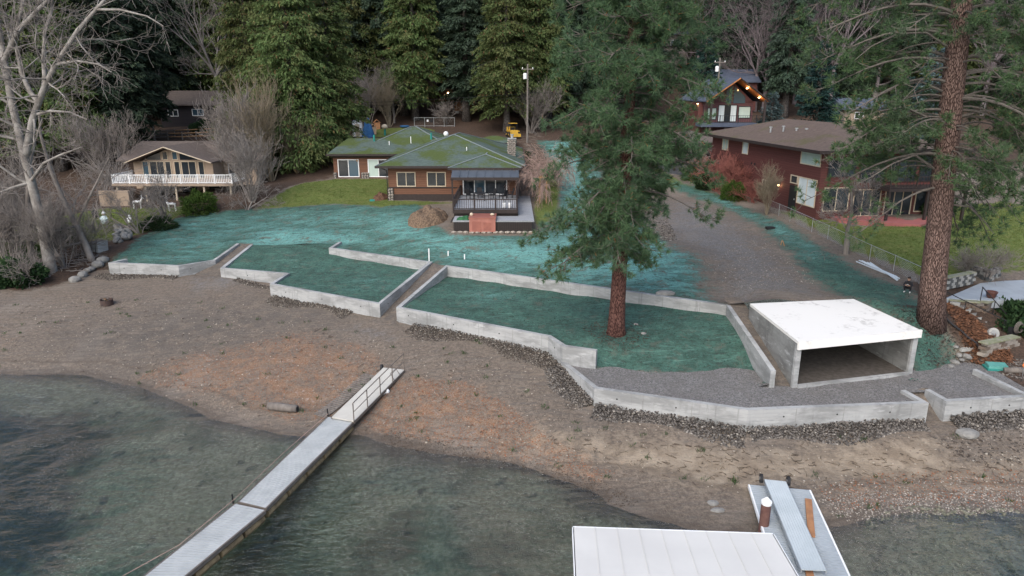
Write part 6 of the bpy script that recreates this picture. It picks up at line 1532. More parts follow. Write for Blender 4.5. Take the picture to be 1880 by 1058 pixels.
p = scatter(PB([(1640,925),(1880,935),(1880,1058),(1600,1058),(1560,980)]), 900, HB, rg); rubble('lake_stones', p, rg.uniform(.06,.2,len(p)), mat('algae_stone', (.19,.18,.14), (.08,.085,.06)), 9, 'stones on the shallow lake bottom at lower right')
p = scatter(PB([(1700,800),(1880,780),(1880,850),(1780,850)]), 500, HB, rg); rubble('rubble_right_beach', p, rg.uniform(.03,.14,len(p)), M['rubble'], 10, 'loose stones on the beach at the right edge')
p = scatter(PU([(1780,668),(1880,700),(1880,660),(1800,640),(1760,650),(1745,670)]), 600, HU, rg); rubble('garden_rubble', p, rg.uniform(.04,.13,len(p)), M['rubble_grey'], 11, 'rubble below the stone planter at the right edge')
p = scatter(PU([(1290,480),(1400,430),(1500,520),(1340,545)]), 900, HU, rg); rubble('drive_stones', p, rg.uniform(.02,.08,len(p)), M['pebble'], 12, 'small pale stones scattered on the dirt drive')
p = scatter(PU([(1185,410),(1225,400),(1245,440),(1215,445)]), 900, HU, rg); rubble('drive_gravel', p, rg.uniform(.04,.14,len(p)), M['rubble'], 13, 'dark gravel heap at the edge of the dirt drive')
bl = [rock_mesh('boulder_%d' % i, 40+i, M['boulder'], 2, .16, (1.2,.9,.75)) for i in range(4)]
for i, (px, py, s, lb) in enumerate([(138,517,.85,'pale boulder lowest in the row below the cottonwoods'),(153,508,.85,'pale boulder second from the bottom of the row'),(161,501,.6,'small pale boulder third from the bottom of the row'),(169,497,.6,'pale boulder in the middle of the row below the leaning tree'),(180,489,1.0,'taller pale boulder in the row beside the leftmost wall'),(190,481,.9,'grey boulder at the top of the row beside the leftmost wall')]):
    q = hit(px, py, HU if i > 2 else HB); q.z = max(zu(q.x,q.y), zb(q.x,q.y)); o = link_obj('boulder', bl[i % 4], None, None, q+up*.15); o.scale = (s,s,s); o.rotation_euler = (0,0,i*1.4); tag(o, lb, 'boulder', 'row of boulders')
for i in range(26):
    q = hit(222+rf.uniform(-10,18), 438+rf.uniform(-18,10), HU); o = link_obj('rock', bl[i % 4], None, None, q+up*rf.uniform(.05,.5)); s = rf.uniform(.45,.95); o.scale = (s,s,s*.8); o.rotation_euler = (rf.random(),rf.random(),i); tag(o, 'rock in the heap at the corner of the left lawn', 'rock', 'rock heap on the left lawn')
q = hit(1222,541,HU); o = link_obj('boulder', bl[1], None, None, q+up*.05); o.scale = (1.1,.8,.6); tag(o, 'tan boulder half buried behind the terrace wall right of the pine', 'boulder')
for px, py, s, lb in ((1182,613,.28,'small pale rock right of the pine trunk, nearer the trunk'),(1168,596,.25,'small pale rock behind the pine trunk on the terrace')):
    q = hit(px, py, HD); o = link_obj('rock', bl[2], None, None, q); o.scale = (s,s,s); tag(o, lb, 'rock')
for px, py, s, lb in ((1318,936,.5,'dark rock on the shore left of the right dock'),(1316,937+8,.0,None),(1314,938,.0,None)):
    if not lb: continue
    q = hit(px-8, py-12, HB); o = link_obj('rock', bl[0], None, None, q); o.scale = (s*.9,s*.8,s*.5); tag(o, lb, 'rock')
q = hit(1317,937,HB); o = link_obj('rock', bl[3], None, None, q); o.scale = (.55,.35,.25); tag(o, 'flat pale rock on the shore left of the right dock', 'rock')
q = hit(1778,800,HB); o = link_obj('boulder', bl[0], None, None, q+up*.1); o.scale = (1.0,.8,.6); tag(o, 'dark boulder at the foot of the sand ramp, right beach', 'boulder')
for i, (px, py) in enumerate(((1755,640),(1760,655),(1752,668),(1766,664),(1745,676),(1775,658))):
    q = hit(px, py, HU); o = link_obj('boulder', bl[i % 4], None, None, q+up*.1); s = .3+.1*(i % 3); o.scale = (s,s,s*.8); o.rotation_euler = (0,0,i); tag(o, 'green-dusted boulder at the foot of the seeded bank', 'boulder', 'boulders at the seeded bank')
# clods of sprayed mulch, so the seeded ground has thickness
t_ = NT('mulch_clods'); i_ = t_.island(); M['clod'] = t_.done(t_.mix(i_, (.012,.034,.028), (.06,.15,.12)), .95, spec=.1)
for nm, pts, lb in (('mulch_clods_terraces', np.vstack([scatter([tuple(q[:2]) for q in (Cw[0],Cw[1],Cw[2],Cw[3],Cw[4],Cw[5],Cw[6],Cw[7])], 3000, HC, rg), scatter([tuple(q[:2]) for q in (Dw[2],Dw[3],Dw[4],Dw[5],Dw[6],Dw[0],Dw[1])], 4500, HD, rg)]), 'clods of teal seed mulch on the terraces'),
                    ('mulch_clods_slope', np.vstack([scatter(Z['seed1'], 5200, HU, rg), scatter(Z['seed2'], 2600, HU, rg)]), 'clods of teal seed mulch on the slope')):
    rubble(nm, pts, rg.uniform(.02,.09,len(pts)), M['clod'], 21, lb, .6)
# twigs, leaves, weeds
def sticks(name, P, L, r, m, seed, label):
    rng = np.random.RandomState(seed); b = MB()
    for x, y, z in P:
        a = rng.normal(-.6,.8) if rng.random_sample() < .5 else rng.uniform(0,PI); l = L*rng.uniform(.3,1.3); d = Vector((math.cos(a), math.sin(a), 0)); p0 = Vector((x,y,z+r)); 
        b.tube([p0, p0+d*l*.5+Vector((rng.normal(0,.1),rng.normal(0,.1),rng.uniform(0,.04))), p0+d*l+Vector((rng.normal(0,.08),rng.normal(0,.08),0))], [r, r*.9, r*.5], 4, False)
    o = b.build(name, m); tag(o, label, None, None, 'stuff')
sticks('beach_sticks', scatter(PB([(980,800),(1240,815),(1500,840),(1750,820),(1880,850),(1880,890),(1540,890),(1350,890),(1120,860)]), 240, HB, rg), .34, .014, mat('wet_twig', (.05,.038,.028), (.09,.065,.045)), 1, 'dark twigs scattered on the sand')
sticks('beach_sticks_left', scatter(beach_v, 380, HB, rg), .35, .014, mat('brown_twig', (.09,.065,.05)), 2, 'thin brown twigs scattered over the beach')
sticks('slope_sticks', scatter(Z['seed1'], 260, HU, rg), .6, .014, mat('dark_root', (.05,.045,.035)), 3, 'thin roots and sticks on the seeded slope')
sticks('left_bank_sticks', scatter(PU([(60,520),(180,495),(190,470),(120,460),(40,500)]), 160, HU, rg), 1.4, .03, M['twig_grey'], 4, 'fallen branches under the cottonwoods')
def leaves(name, P, s, m, seed, label, lift=.012):
    rng = np.random.RandomState(seed); n = len(P); d = unit(np.column_stack([rng.normal(0,1,(n,2)), rng.normal(0,.25,n)]))
    V, Fq = diamonds(np.asarray(P)+np.array([0,0,lift]), d, s*rng.uniform(.5,1.4,n), s*.6*rng.uniform(.6,1.2,n), rng, 3.0)
    me = np_mesh(name, V, Fq); me.materials.append(m); o = link_obj(name, me); tag(o, label, None, None, 'stuff')
t_ = NT('fallen_leaves'); i_ = t_.island(); M['litter'] = t_.done(t_.mix(i_, (.30,.10,.04), (.20,.10,.06)), .85, spec=.15)
leaves('leaf_litter', np.vstack([scatter(Z['rust1'], 5200, HB, rg), scatter(Z['rust2'], 4200, HB, rg), scatter(Z['rust4'], 1300, HB, rg)]), .085, M['litter'], 5, 'rust-coloured leaves strewn on the beach')
leaves('bank_leaves', scatter(PU([(40,510),(180,495),(200,470),(150,440),(60,440),(0,480)]), 5200, HU, rg), .12, mat('brown_leaves', (.14,.08,.05), (.08,.05,.035)), 6, 'brown leaves under the cottonwoods', .03)
leaves('bed_needles', scatter(Z['bed'], 4200, HU, rg), .2, mat('orange_needles', (.19,.085,.042), (.11,.055,.032)), 7, 'orange pine needles on the planting bed', .05)
def ring(c, r, n, hf): a = rg.uniform(0,6.28,n); d = r*rg.uniform(.1,1,n)**.7; X, Y = c.x+np.cos(a)*d, c.y+np.sin(a)*d; return np.column_stack([X, Y, hf(X, Y)])
leaves('pine_litter', np.vstack([ring(pb, 2.0, 500, HD), ring(qb, 2.6, 1500, HU)]), .16, mat('brown_needles', (.065,.045,.032), (.035,.028,.022)), 12, 'brown needles fallen round the two great pines', .02)
def grass_tufts(name, P, h, m, seed, label, per=14):
    rng = np.random.RandomState(seed); n = len(P)*per; c = np.repeat(np.asarray(P), per, 0)+np.column_stack([rng.normal(0,.09,(n,2)), np.zeros(n)])
    d = unit(np.column_stack([rng.normal(0,.45,(n,2)), np.ones(n)])); V, Fq = diamonds(c, d, h*rng.uniform(.5,1.3,n), np.full(n,.03), rng, 0)
    me = np_mesh(name, V, Fq); me.materials.append(m); o = link_obj(name, me); tag(o, label, None, None, 'stuff')
grass_tufts('beach_weeds', np.vstack([scatter(beach_v, 90, HB, rg), PB([(1348,888),(1352,885),(1345,884),(1600,935),(1612,930),(1540,950),(1850,920),(1180,800),(1000,748),(875,628),(880,632),(1285,830),(1290,828),(1440,690)])]), .22, M['weed'], 8, 'sparse green weeds on the beach')
grass_tufts('left_undergrowth', scatter(PU([(-20,530),(60,520),(90,470),(40,430),(-40,440)]), 420, HU, rg), .5, M['weed'], 9, 'rank grass under the trees at the left edge', 10)
gl_ = np.vstack([scatter(Z[k], n, HU, rg) for k, n in (('lawnL',2600),('lawnH',2600),('lawnR',5200),('lawnD',400))]); t_ = NT('grass_blades'); i_ = t_.island(); M['blade'] = t_.done(t_.mix(i_, (.045,.075,.016), (.12,.14,.035)), .8, spec=.15)
grass_tufts('lawn_grass', gl_, .10, M['blade'], 10, 'short grass blades of the lawns', 5)
# ------------------------------------------------------------------ fence, pipes, stakes, poles
fpx = [(1410,381),(1450,399),(1490,418),(1550,447),(1596,470),(1640,490),(1688,513)]
fp = [hit(x, y+8, HU) for x, y in fpx]
o = empty('chain_link_fence', fp[3], 0, 'galvanised chain-link fence along the right lawn', 'fence')
o.location = fp[3]
rl = MB(); rl.tube([p+up*1.15 for p in fp], .02, 6); rl.build('top_rail', M['steel'], o)
for a, b in zip(fp[:-1], fp[1:]):
    n = max(1, round((b-a).length/2.6))
    for i in range(n): p = a.lerp(b, i/n); MB().tube([p-up*.3, p+up*1.2], .024, 6).build('post', M['steel'], o)
MB().tube([fp[-1]-up*.3, fp[-1]+up*1.35], .05, 8).build('corner_post', M['steel'], o)
wm = MB()
for a, b in zip(fp[:-1], fp[1:]):
    L = (b-a).length; n = int(L/.16); d = (b-a)/L
    for i in range(n):
        p = a+d*(L*i/n)
        for s in (-1, 1):
            q = p+d*(s*1.0)
            if -.02 < (q-a).dot(d) < L+.02: wm.tube([p+up*.03, q+up*1.12], .005, 3, False)
wm.build('wire_mesh', M['steel'], o, kind='stuff')
M['pvc'] = mat('pale_blue_white_pipe', (.52,.58,.62), (.46,.52,.56), 2, .4, 0)
for i in range(6):
    a, b = hit(1572+i*5, 481+i*1.2+rf.uniform(-2,2), HU), hit(1640+i*2+rf.uniform(-8,6), 508+i*1.5+rf.uniform(-3,3), HU)
    tag(MB().tube([a+up*(.08+.02*(i % 3)), b+up*.07], .045, 8).build('plastic_pipe', M['pvc']), 'pale plastic pipe in the loose bundle beside the wire fence', 'pipe', 'bundle of plastic pipes')
for px, py, h, lb in ((788,479,1.0,'tall white stake at the wall corner above the middle ramp'),(823,470,.4,'short white stake behind the ramp, left of two'),(853,476,.4,'short white stake behind the terrace wall, right of two')):
    p = hit(px, py, HU); tag(MB().tube([p-up*.2, p+up*h], .05, 8).build('white_stake', M['white']), lb, 'stake')
c = hit(1497,480,HU); pts = [c+Vector((math.cos(a)*.7, 0, math.sin(a)*.8)) for a in np.linspace(0,PI*.75,9)]
tag(MB().tube(pts, .014, 5).build('bent_pipe', M['bark_grey']), 'thin grey hoop of pipe sticking out of the right seeded strip', 'pipe')
for px, py, lb in ((1414,420,'dark plastic drain lid on the right seeded strip'),):
    p = hit(px, py, HU); tag(MB().box(p.x-.35,p.x+.35,p.y-.25,p.y+.25,p.z-.1,p.z+.16).build('drain_box', M['black']), lb, 'drain lid')
for k, (px, py) in enumerate(((1433,450),(1441,452))):
    p = hit(px, py, HU); tag(MB().tube([p-up*.1, p+Vector((.1-.3*k,0,.42))], .04, 6).build('wooden_stake', M['timber']), 'short leaning wooden stake on the dirt drive' if k == 0 else 'second short wooden stake on the dirt drive, leaning left', 'stake')
def pole(px, Y, ytop, ybase, label, can=True):
    a, b = D(px, ytop, Y), D(px, ybase, Y); g = zu(b.x, b.y); o = empty('utility_pole', (b.x, b.y, g), 0, label, 'utility pole')
    H_ = a.z-g; MB().tube([(0,0,-.5),(0,0,H_)], [.17,.12], 8).build('pole_shaft', M['bark_grey'], o, world=False)
    MB().bar((-.9,-.12,H_-.7),(.9,-.12,H_-.7), .1, .12).build('crossarm', M['bark_grey'], o, world=False)
    for x in (-.75,.75): MB().lathe([(.05,0),(.07,.12),(.03,.2)], 8, (x,-.12,H_-.64)).build('insulator', M['white'], o, world=False)
    if can: MB().lathe([(.2,0),(.27,.06),(.27,.75),(.2,.85)], 12, (-.38,-.1,H_-2.1)).build('transformer', M['white'], o, world=False)
    return a
pa = pole(968, 105, 118, 250, 'weathered utility pole with a white transformer right of the green roof')
pb2 = pole(1318, 112, 106, 160, 'utility pole with a transformer behind the maroon lodge')
wires = [([(968,178),(860,186),(740,192),(640,196)],'lower'),([(968,172),(860,179),(740,186),(640,190)],'upper')]
for L, nm in wires: tag(MB().tube([D(x,y,105+(968-x)*.03) for x,y in L], .022, 4).build('power_line', M['black']), '%s dark power line sagging left from the utility pole' % nm, 'power line')
tag(MB().tube([D(968,170,105), D(1060,172,107), D(1160,160,112.5), D(1318,125,112)], .022, 4).build('power_line', M['black']), 'power line running right behind the tall pine', 'power line')
# small wire gate and yellow loader behind the house
gp = hit(790,233,HU); o = empty('wire_gate', gp, 0, 'wire mesh gate across the dirt lane behind the green roof', 'gate')
for x in (-2.6,-.9,.6,2.3,4.0): MB().tube([(x,0,-.2),(x,0,1.5)], .05, 6).build('post', M['steel'], o, world=False)
for z in (.15,1.45): MB().bar((-2.6,0,z),(4.0,0,z), .05).build('rail', M['steel'], o, world=False)
b_ = MB()
for i in range(60): b_.tube([(-2.6+.11*i,0,.15),(-2.6+.11*i,0,1.45)], .006, 3, False)
b_.build('wire_mesh', M['steel'], o, world=False, kind='stuff'); part(o, 'sign', M['white'], (-.55,-.25,-.04,-.02,.8,1.15)); part(o, 'sign', M['black'], (-.05,.45,-.04,-.02,.7,1.2))
M['yellow'] = mat('loader_yellow', (.55,.34,.05), (.45,.27,.04), 2, .5, .03)
tp_ = hit(941,251,HU); o = empty('skid_loader', tp_, .3, 'small yellow skid loader parked behind the chimney', 'loader')
part(o, 'body', M['yellow'], (-.62,.62,-.9,1.1,.35,1.0)); part(o, 'engine_cover', M['yellow'], (-.6,.6,.55,1.25,1.0,1.45))
part(o, 'cab_roof', M['yellow'], (-.55,.55,-.75,.6,1.98,2.06)); 
for x in (-.52,.46):
    for y in (-.72,.5): part(o, 'cab_pillar', M['black'], (x,x+.06,y,y+.06,1.0,1.98))
part(o, 'seat', M['black'], (-.28,.28,-.1,.4,1.0,1.4)); part(o, 'bucket', M['yellow'], (-.8,.8,-1.75,-1.2,.05,.5)); 
for x in (-.74,.66): part(o, 'lift_arm', M['yellow'], (x,x+.08,-1.3,.9,.8,.95))
for x in (-.72,.72):
    for y in (-.5,.65): w_ = MB().tube([(x-.12,y,.36),(x+.12,y,.36)], .36, 12).build('wheel', M['rubber'], o, world=False); MB().tube([(x-.13,y,.36),(x+.13,y,.36)], .15, 8).build('rim', M['yellow'], w_, world=False)
# log-rail terraces behind the tan house
a0, a1 = hit(205,262,HU), hit(412,252,HU); o = empty('log_rail_fence', a0, 0, 'two-tier log rail fence on the slope behind the tan house', 'fence')
n = 8
for tier, dz in ((0,0),(1,1.2)):
    for i in range(n):
        p, q = a0.lerp(a1, i/n)+Vector((0,tier*2.2,0)), a0.lerp(a1, (i+1)/n)+Vector((0,tier*2.2,0)); p.z = zu(p.x,p.y); q.z = zu(q.x,q.y)
        MB().tube([p-up*.2, p+up*1.2], .1, 7).build('post', M['bark_grey'], o)
        for z in (.45,.95): MB().tube([p+up*z, q+up*(z+.03)], .09, 7).build('rail', M['timber'] if i > 3 else M['bark_grey'], o)
# ------------------------------------------------------------------ lawn ornaments and odds at the left
def figurine(px, py, h, mbody, mhat, label):
    p = hit(px, py, HU); o = empty('lawn_figurine', p, 0, label, 'lawn ornament'); s = h
    MB().lathe([(.2*s,0),(.26*s,.1*s),(.24*s,.35*s),(.16*s,.58*s),(.07*s,.64*s)], 14).build('body', mbody, o, world=False, smooth=True)
    MB().ball((0,0,.74*s), .13*s, 12, 8).build('head', M['cream'] if mhat else mbody, o, world=False, smooth=True)
    if mhat: MB().lathe([(.14*s,.8*s),(.14*s,.84*s),(.1*s,.86*s),(.03*s,1.0*s)], 12).build('hat', mhat, o, world=False)
    for sx in (-1,1): MB().tube([(sx*.17*s,0,.55*s),(sx*.26*s,-.08*s,.4*s),(sx*.12*s,-.22*s,.36*s)], [.06*s,.055*s,.05*s], 6).build('arm', mbody, o, world=False)
M['paleblue'] = mat('pale_blue_white_plastic', (.62,.72,.72), (.5,.62,.62), 3, .4, 0)
figurine(193,411,1.35, M['paleblue'], M['white'], 'white and pale blue figurine standing on the left lawn')
figurine(176,399,1.2, M['black'], None, 'dark figurine on the left lawn behind the white one')
figurine(239,409,.95, M['white'], None, 'small white figurine by the crooked fruit tree')
def deer(px, py, rz, label):
    p = hit(px, py, HU); o = empty('deer_ornament', p, rz, label, 'lawn ornament'); b = MB()
    b.tube([(-.42,0,.78),(-.2,0,.8),(.15,0,.78),(.4,0,.82),(.55,0,1.05),(.6,0,1.2),(.78,0,1.16)], [.1,.15,.14,.15,.09,.085,.045], 8); b.build('body', M['white'], o, world=False, smooth=True)
    for x in (-.36,.34):
        for y in (-.1,.1): MB().tube([(x,y,.75),(x+.02,y,.4),(x-.02,y,0)], [.06,.035,.03], 6).build('leg', M['white'], o, world=False)
    for y in (-1,1): MB().tube([(.58,y*.05,1.25),(.5,y*.2,1.5),(.62,y*.28,1.62)], [.02,.018,.01], 4).build('antler', M['white'], o, world=False)
deer(317,388,PI, 'white deer ornament on the left lawn below the leafy bush'); deer(253,384,.2, 'white deer ornament in front of the tan garden wall')
bx_ = hit(181,460,HU); o = empty('concrete_block', bx_, R(-18), 'pale concrete block with two dark straps beside the cottonwood roots', 'block')
MB().hexa([(-.7,-.45,-.1),(.55,-.5,-.1),(.7,.4,-.1),(-.6,.45,-.1)], [(-.8,-.4,.75),(.5,-.45,.85),(.75,.45,.9),(-.55,.5,.8)]).build('body', M['concrete'], o, world=False)
for x in (-.2,.28): MB().tube([(x,-.55,-.05),(x+.02,-.49,.86),(x+.1,.52,.9)], .035, 4).build('strap', M['black'], o, world=False)
# ------------------------------------------------------------------ neighbour's terrace at the right edge
M['patio_pale'] = mat('pale_blue_patio', (.33,.365,.395), (.28,.31,.335), 1.2, .7, .06); M['blockA'] = mat('light_wall_block', (.36,.36,.34), (.28,.28,.265), 3, .9, .3); M['blockB'] = mat('dark_wall_block', (.10,.105,.105), scale=4); M['mossy'] = mat('mossy_cap_stone', (.17,.19,.10), (.26,.25,.2), 4, .9, .3)
M['brownstone'] = mat('brown_stacked_stone', (.20,.15,.115), (.11,.085,.068), 4, .9, .4)
pz = 4.45
pp = [W(1735,548,pz), W(1828,552,pz), W(1900,548,pz), W(1960,520,pz), W(1880,512,pz), W(1800,520,pz)]
tag(MB().slab(pp, .5).build('pale_patio', M['patio_pale']), kind='structure')
def block_wall(name, a, b, z0, rows, bw, bh, label, mats, cap=None, d=.3):
    o = empty(name, (a.x,a.y,z0), math.atan2(b.y-a.y, b.x-a.x), label, 'wall'); o['kind'] = 'thing'; L = math.hypot(b.x-a.x, b.y-a.y); n = max(1, int(L/bw)); ms = {}
    for r_ in range(rows):
        for i in range(n):
            m = mats[(i+r_) % len(mats)]
            if m.name not in ms: ms[m.name] = MB().box(.012,bw-.012,-d/2,d/2,.01,bh-.008).build('block', m, o, world=False); q = ms[m.name]
            else: q = link_obj('block', ms[m.name].data, None, o)
            q.location = (i*bw+(bw/2 if r_ % 2 else 0), (.02*((i*7+r_*3) % 3)), r_*bh)
    if cap:
        for i in range(max(1, n//2)): MB().box(i*bw*2,i*bw*2+bw*2-.02,-d/2-.05,d/2+.05,rows*bh,rows*bh+.08).build('cap_stone', cap, o, world=False)
    return o
block_wall('block_wall', W(1732,531,pz), W(1787,519,pz), pz-.05, 4, .4, .2, 'curved grey and black block wall behind the big pine trunk', [M['blockA'], M['blockB']], M['mossy'])
block_wall('block_wall', W(1781,506,pz+.1), W(1812,517,pz), pz-.05, 4, .36, .22, 'left face of the dark block planter holding twiggy shrubs', [M['blockB'], M['blockA'], M['blockB']])
block_wall('block_wall', W(1812,517,pz), W(1832,511,pz), pz-.05, 4, .36, .22, 'right face of the dark block planter holding twiggy shrubs', [M['blockB'], M['blockA']])
bare_obj(SH_S, 'bare_shrub', W(1778,506,pz+.1), .4, .75, 'dark twiggy shrub behind the patio wall, left of two', cat='shrub'); bare_obj(SH_S, 'bare_shrub', W(1812,505,pz+.5), 2.4, .75, 'dark twiggy shrub behind the patio wall, right of two', cat='shrub')
block_wall('stacked_stone_wall', W(1742,549,pz-.05), W(1806,555,pz-.05), 2.9, 8, .42, .18, 'brown stacked-stone wall under the pale patio', [M['brownstone'], M['bark_grey'], M['brownstone']], M['mossy'], .35)
block_wall('stacked_stone_wall', W(1806,555,pz-.05), W(1828,549,pz-.05), 2.9, 8, .42, .18, 'short right return of the stacked-stone wall under the pale patio', [M['brownstone'], M['bark_grey']], M['mossy'], .35)
block_wall('stacked_stone_wall', W(1797,664,2.05), W(1859,650,2.05), 2.0, 6, .5, .19, 'low tan stone planter wall topped with moss at the right edge', [M['fieldstone'], M['brownstone'], M['fieldstone']], M['mossy'], .4)
o = empty('stone_steps', W(1750,562,4.2), 0, 'grey stone steps descending beside the stacked-stone wall', 'steps')
s0, s1 = W(1752,556,4.3), W(1842,618,2.7); sd3 = (s1-s0); sd3.z = 0; sd3.normalize(); sw = Vector((-sd3.y, sd3.x, 0)); sw = sw if sw.x > 0 else -sw; nS = 10
for i in range(nS):
    c = s0.lerp(s1, i/(nS-1)); z = c.z; a = [c-sd3*.22, c+sw*1.1-sd3*.22, c+sw*1.1+sd3*.3, c+sd3*.3]
    if (a[1]-a[0]).cross(a[2]-a[1]).z < 0: a = a[::-1]
    MB().hexa([Vector((p.x,p.y,z-.8)) for p in a], [Vector((p.x,p.y,z)) for p in a]).build('tread', M['boulder'] if i % 2 else M['blockA'], o)
for off, lb in ((Vector((0,0,0)),'black pipe handrail on the left of the stone steps'),(sw*1.15,'black pipe handrail on the right of the stone steps')):
    a, b = s0+off-sd3*(1.6 if off.length < .1 else -1.2), s1+off; r_ = empty('handrail', s1+off, 0, lb, 'handrail')
    MB().tube([a+up*1.0, b+up*1.0, b+up*.1], .03, 6).build('rail', M['black'], r_)
    for t_ in (.02,.5,.98): p = a.lerp(b, t_); MB().tube([p-up*.1, p+up*1.0], .028, 6).build('post', M['black'], r_)
pr = [hit(x, y, HU) for x, y in ((1733,585),(1748,600),(1765,612),(1775,622),(1790,632),(1796,640))]
tag(MB().tube([p+up*.12 for p in pr]+[pr[-1]-up*.6], .06, 8).build('drain_hose', M['black']), 'black drain hose running down the planting bed', 'hose')
pt = W(1819,547,pz); o = empty('plant_pot', pt, 0, 'red-brown glazed pot on the pale patio', 'pot'); MB().lathe([(.2,0),(.27,.12),(.3,.32),(.34,.36),(.34,.42),(.27,.42),(.25,.3)], 16).build('pot_body', mat('red_brown_glaze', (.12,.05,.035), (.07,.03,.025), 4, .35), o, world=False, smooth=True)
ds = W(1822,622,2.75); o = empty('concrete_disc', ds, 0, 'round pale concrete disc leaning in the planting bed', 'disc'); d_ = MB().tube([(0,.1,.3),(0,-.05,.36)], .33, 18).build('disc', M['blockA'], o, world=False); MB().tube([(0,-.055,.362),(0,-.06,.364)], .2, 14).build('inner_ring', M['concrete'], d_, world=False)
hp = W(1861,622,2.7); o = empty('hose_reel', hp, .4, 'coiled grey hose on a dark stand at the right edge', 'hose reel')
for k in range(4):
    MB().tube([(math.cos(a)*(.36-.03*k), -.12-.05*k, .75+math.sin(a)*(.36-.03*k)) for a in np.linspace(0,2*PI,18)], .02, 6, False).build('hose_coil', M['bark_grey'], o, world=False)
part(o, 'stand', M['black'], (-.3,.3,0,.25,-.8,.7))
cb = hit(1768,645,HU); o = empty('cinder_block', cb, .2, 'dusty cinder blocks laid end to end at the top of the seeded bank', 'cinder block')
for i in range(2):
    q_ = MB(); x = .42*i
    for z0, z1, y0, y1 in ((.0,.2,-.1,-.07),(.0,.2,.07,.1)): q_.box(x-.2,x+.2,y0,y1,z0,z1)
    for xx in (-.2,-.02,.16): q_.box(x+xx,x+xx+.04,-.069,.069,0,.2)
    q_.build('block', M['blockA'], o, world=False)
gb = hit(1829,675,HU); o = empty('utility_box', gb, -.2, 'teal plastic box lid lying among the rubble at the right edge', 'utility box'); MB().hexa([(-.55,-.32,-.1),(.5,-.36,-.1),(.55,.3,-.1),(-.5,.34,-.1)], [(-.5,-.3,.18),(.46,-.33,.2),(.5,.27,.24),(-.46,.3,.22)]).build('lid', mat('faded_teal_plastic', (.10,.30,.27), (.07,.23,.2), 2, .5), o, world=False); part(o, 'rim', M['teal_pipe'], (-.58,.57,-.39,.36,-.12,.03))
dl = [hit(1843,683,HU), hit(1900,686,HU)]; tag(MB().tube([dl[0]+up*.1, dl[0].lerp(dl[1],.5)+up*.14, dl[1]+up*.1], [.16,.18,.15], 9).build('driftwood_log', M['bark_grey'], smooth=True), 'grey log lying beyond the teal lid at the right edge', 'log')
fp_ = hit(1877,690,HU); o = empty('orange_flap', fp_, 0, 'small bright orange flag at the right edge', 'flap'); MB().tube([(0,0,-.1),(0,0,.75)], .012, 5).build('stick', M['steel'], o, world=False)  # flap on a stick put in for an unidentified, flame-like orange spot
MB().add([(0,0,.45),(.16,.02,.5),(.12,.05,.66),(.02,.03,.82),(-.1,.0,.6),(0,.03,.45),(.16,.05,.5),(.12,.08,.66),(.02,.06,.82),(-.1,.03,.6)], [(0,1,2,3,4),(9,8,7,6,5),(0,5,6,1),(1,6,7,2),(2,7,8,3),(3,8,9,4),(4,9,5,0)]).build('flap', mat('flap_orange', (.75,.20,.05), rough=.6, bump=0), o, world=False)

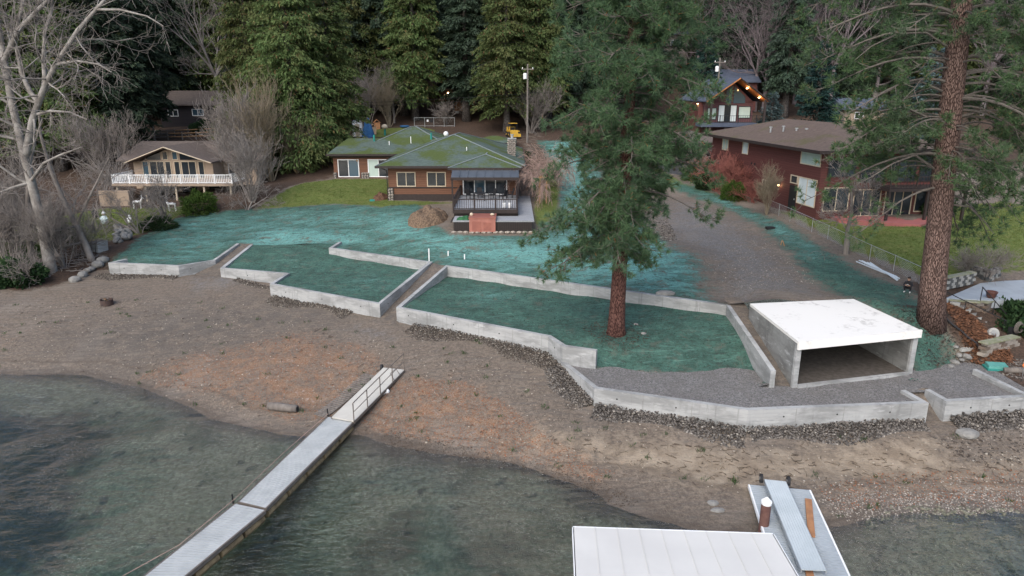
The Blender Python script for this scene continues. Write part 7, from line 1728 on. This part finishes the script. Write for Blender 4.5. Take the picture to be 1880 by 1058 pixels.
# ------------------------------------------------------------------ the person crouching by the big pine
def person(loc, rz):
    J = [((0,0,.30),.12),((0,-.03,.46),.125),((0,-.09,.62),.14),((0,-.12,.74),.075),((0,-.15,.80),.055),((0,-.17,.88),.085),((0,-.17,.96),.088),((0,-.16,1.02),.06)]
    E = [(i,i+1) for i in range(7)]
    def add(p, r, par): J.append((p,r)); E.append((par,len(J)-1)); return len(J)-1
    for s in (-1,1):
        a = add((s*.10,-.02,.29),.095,0); k = add((s*.19,-.36,.47),.068,a); m = add((s*.17,-.24,.26),.055,k); n = add((s*.15,-.14,.09),.042,m); h = add((s*.15,-.12,.045),.042,n); add((s*.17,-.32,.04),.04,h)
        sh = add((s*.17,-.09,.68),.065,2); el = add((s*.25,-.26,.50),.046,sh); w_ = add((s*.13,-.44,.53),.03,el); pm = add((s*.08,-.48,.54),.03,w_)
        for f in range(4): q_ = add((s*(.05-.004*f),-.50-.01*f,.575-.022*f),.0095,pm); add((s*(.015-.004*f),-.515,.575-.022*f),.0085,q_)
        q_ = add((s*.075,-.45,.58),.011,pm); add((s*.05,-.44,.60),.009,q_)
    me = bpy.data.meshes.new('person_cage'); me.from_pydata([j[0] for j in J], E, []); me.update()
    o = bpy.data.objects.new('person', me); COL.objects.link(o)
    md = o.modifiers.new('skin', 'SKIN'); 
    if not me.skin_vertices: bpy.context.view_layer.objects.active = o
    sv_l = me.skin_vertices[0].data if me.skin_vertices else None
    if sv_l is None:
        bm = bmesh.new(); bm.from_mesh(me); bm.verts.layers.skin.verify(); bm.to_mesh(me); bm.free(); sv_l = me.skin_vertices[0].data
    for i, j in enumerate(J): sv_l[i].radius = (j[1], j[1])
    sv_l[0].use_root = True
    o.modifiers.new('sub', 'SUBSURF').levels = 2
    dg = bpy.context.evaluated_depsgraph_get(); nm = bpy.data.meshes.new_from_object(o.evaluated_get(dg)); o.modifiers.clear(); o.data = nm
    cl = mat('black_jacket', (.018,.018,.022), (.028,.028,.032), 6, .85, .2); sk = mat('skin', (.48,.30,.22), scale=8, rough=.6, bump=.02); shoe = mat('white_shoes', (.7,.7,.69), rough=.6)
    nm.materials.clear()
    for m in (cl, sk, shoe): nm.materials.append(m)
    for p in nm.polygons:
        c = p.center; p.use_smooth = True
        if c.z > .785: p.material_index = 1
        elif c.y < -.445 and c.z > .48: p.material_index = 1
        elif c.z < .085: p.material_index = 2
        else: p.material_index = 0
    o.location = loc; o.rotation_euler = (0,0,rz); tag(o, 'person in black crouching by the big pine, white shoes, holding a controller', 'person')
    MB().ball((0,-.155,.975), .1, 12, 8, (.98,1.0,.85)).build('hair', mat('dark_hair', (.03,.022,.018)), o, world=False, smooth=True)
    for s in (-1,1): MB().ball((s*.035,-.252,.93), .012, 6, 5).build('eye', M['black'], o, world=False); MB().ball((s*.092,-.165,.915), .024, 6, 5, (.5,.8,1.2)).build('ear', sk, o, world=False)
    MB().ball((0,-.258,.905), .018, 6, 5, (.8,1,1.2)).build('nose', sk, o, world=False); MB().box(-.025,.025,-.25,-.243,.868,.875).build('mouth', M['tub'], o, world=False)
    return o
pl_ = hit(1666,536,HU); person(pl_, R(-38))
cn = empty('remote_controller', pl_+Matrix.Rotation(R(-38),3,'Z')@Vector((0,-.5,.56)), R(-38), 'small dark controller held by the crouching person', 'controller')
part(cn, 'body', M['black'], (-.06,.06,-.03,.03,-.015,.015)); part(cn, 'screen', M['steel'], (-.05,.05,.02,.03,.016,.07))
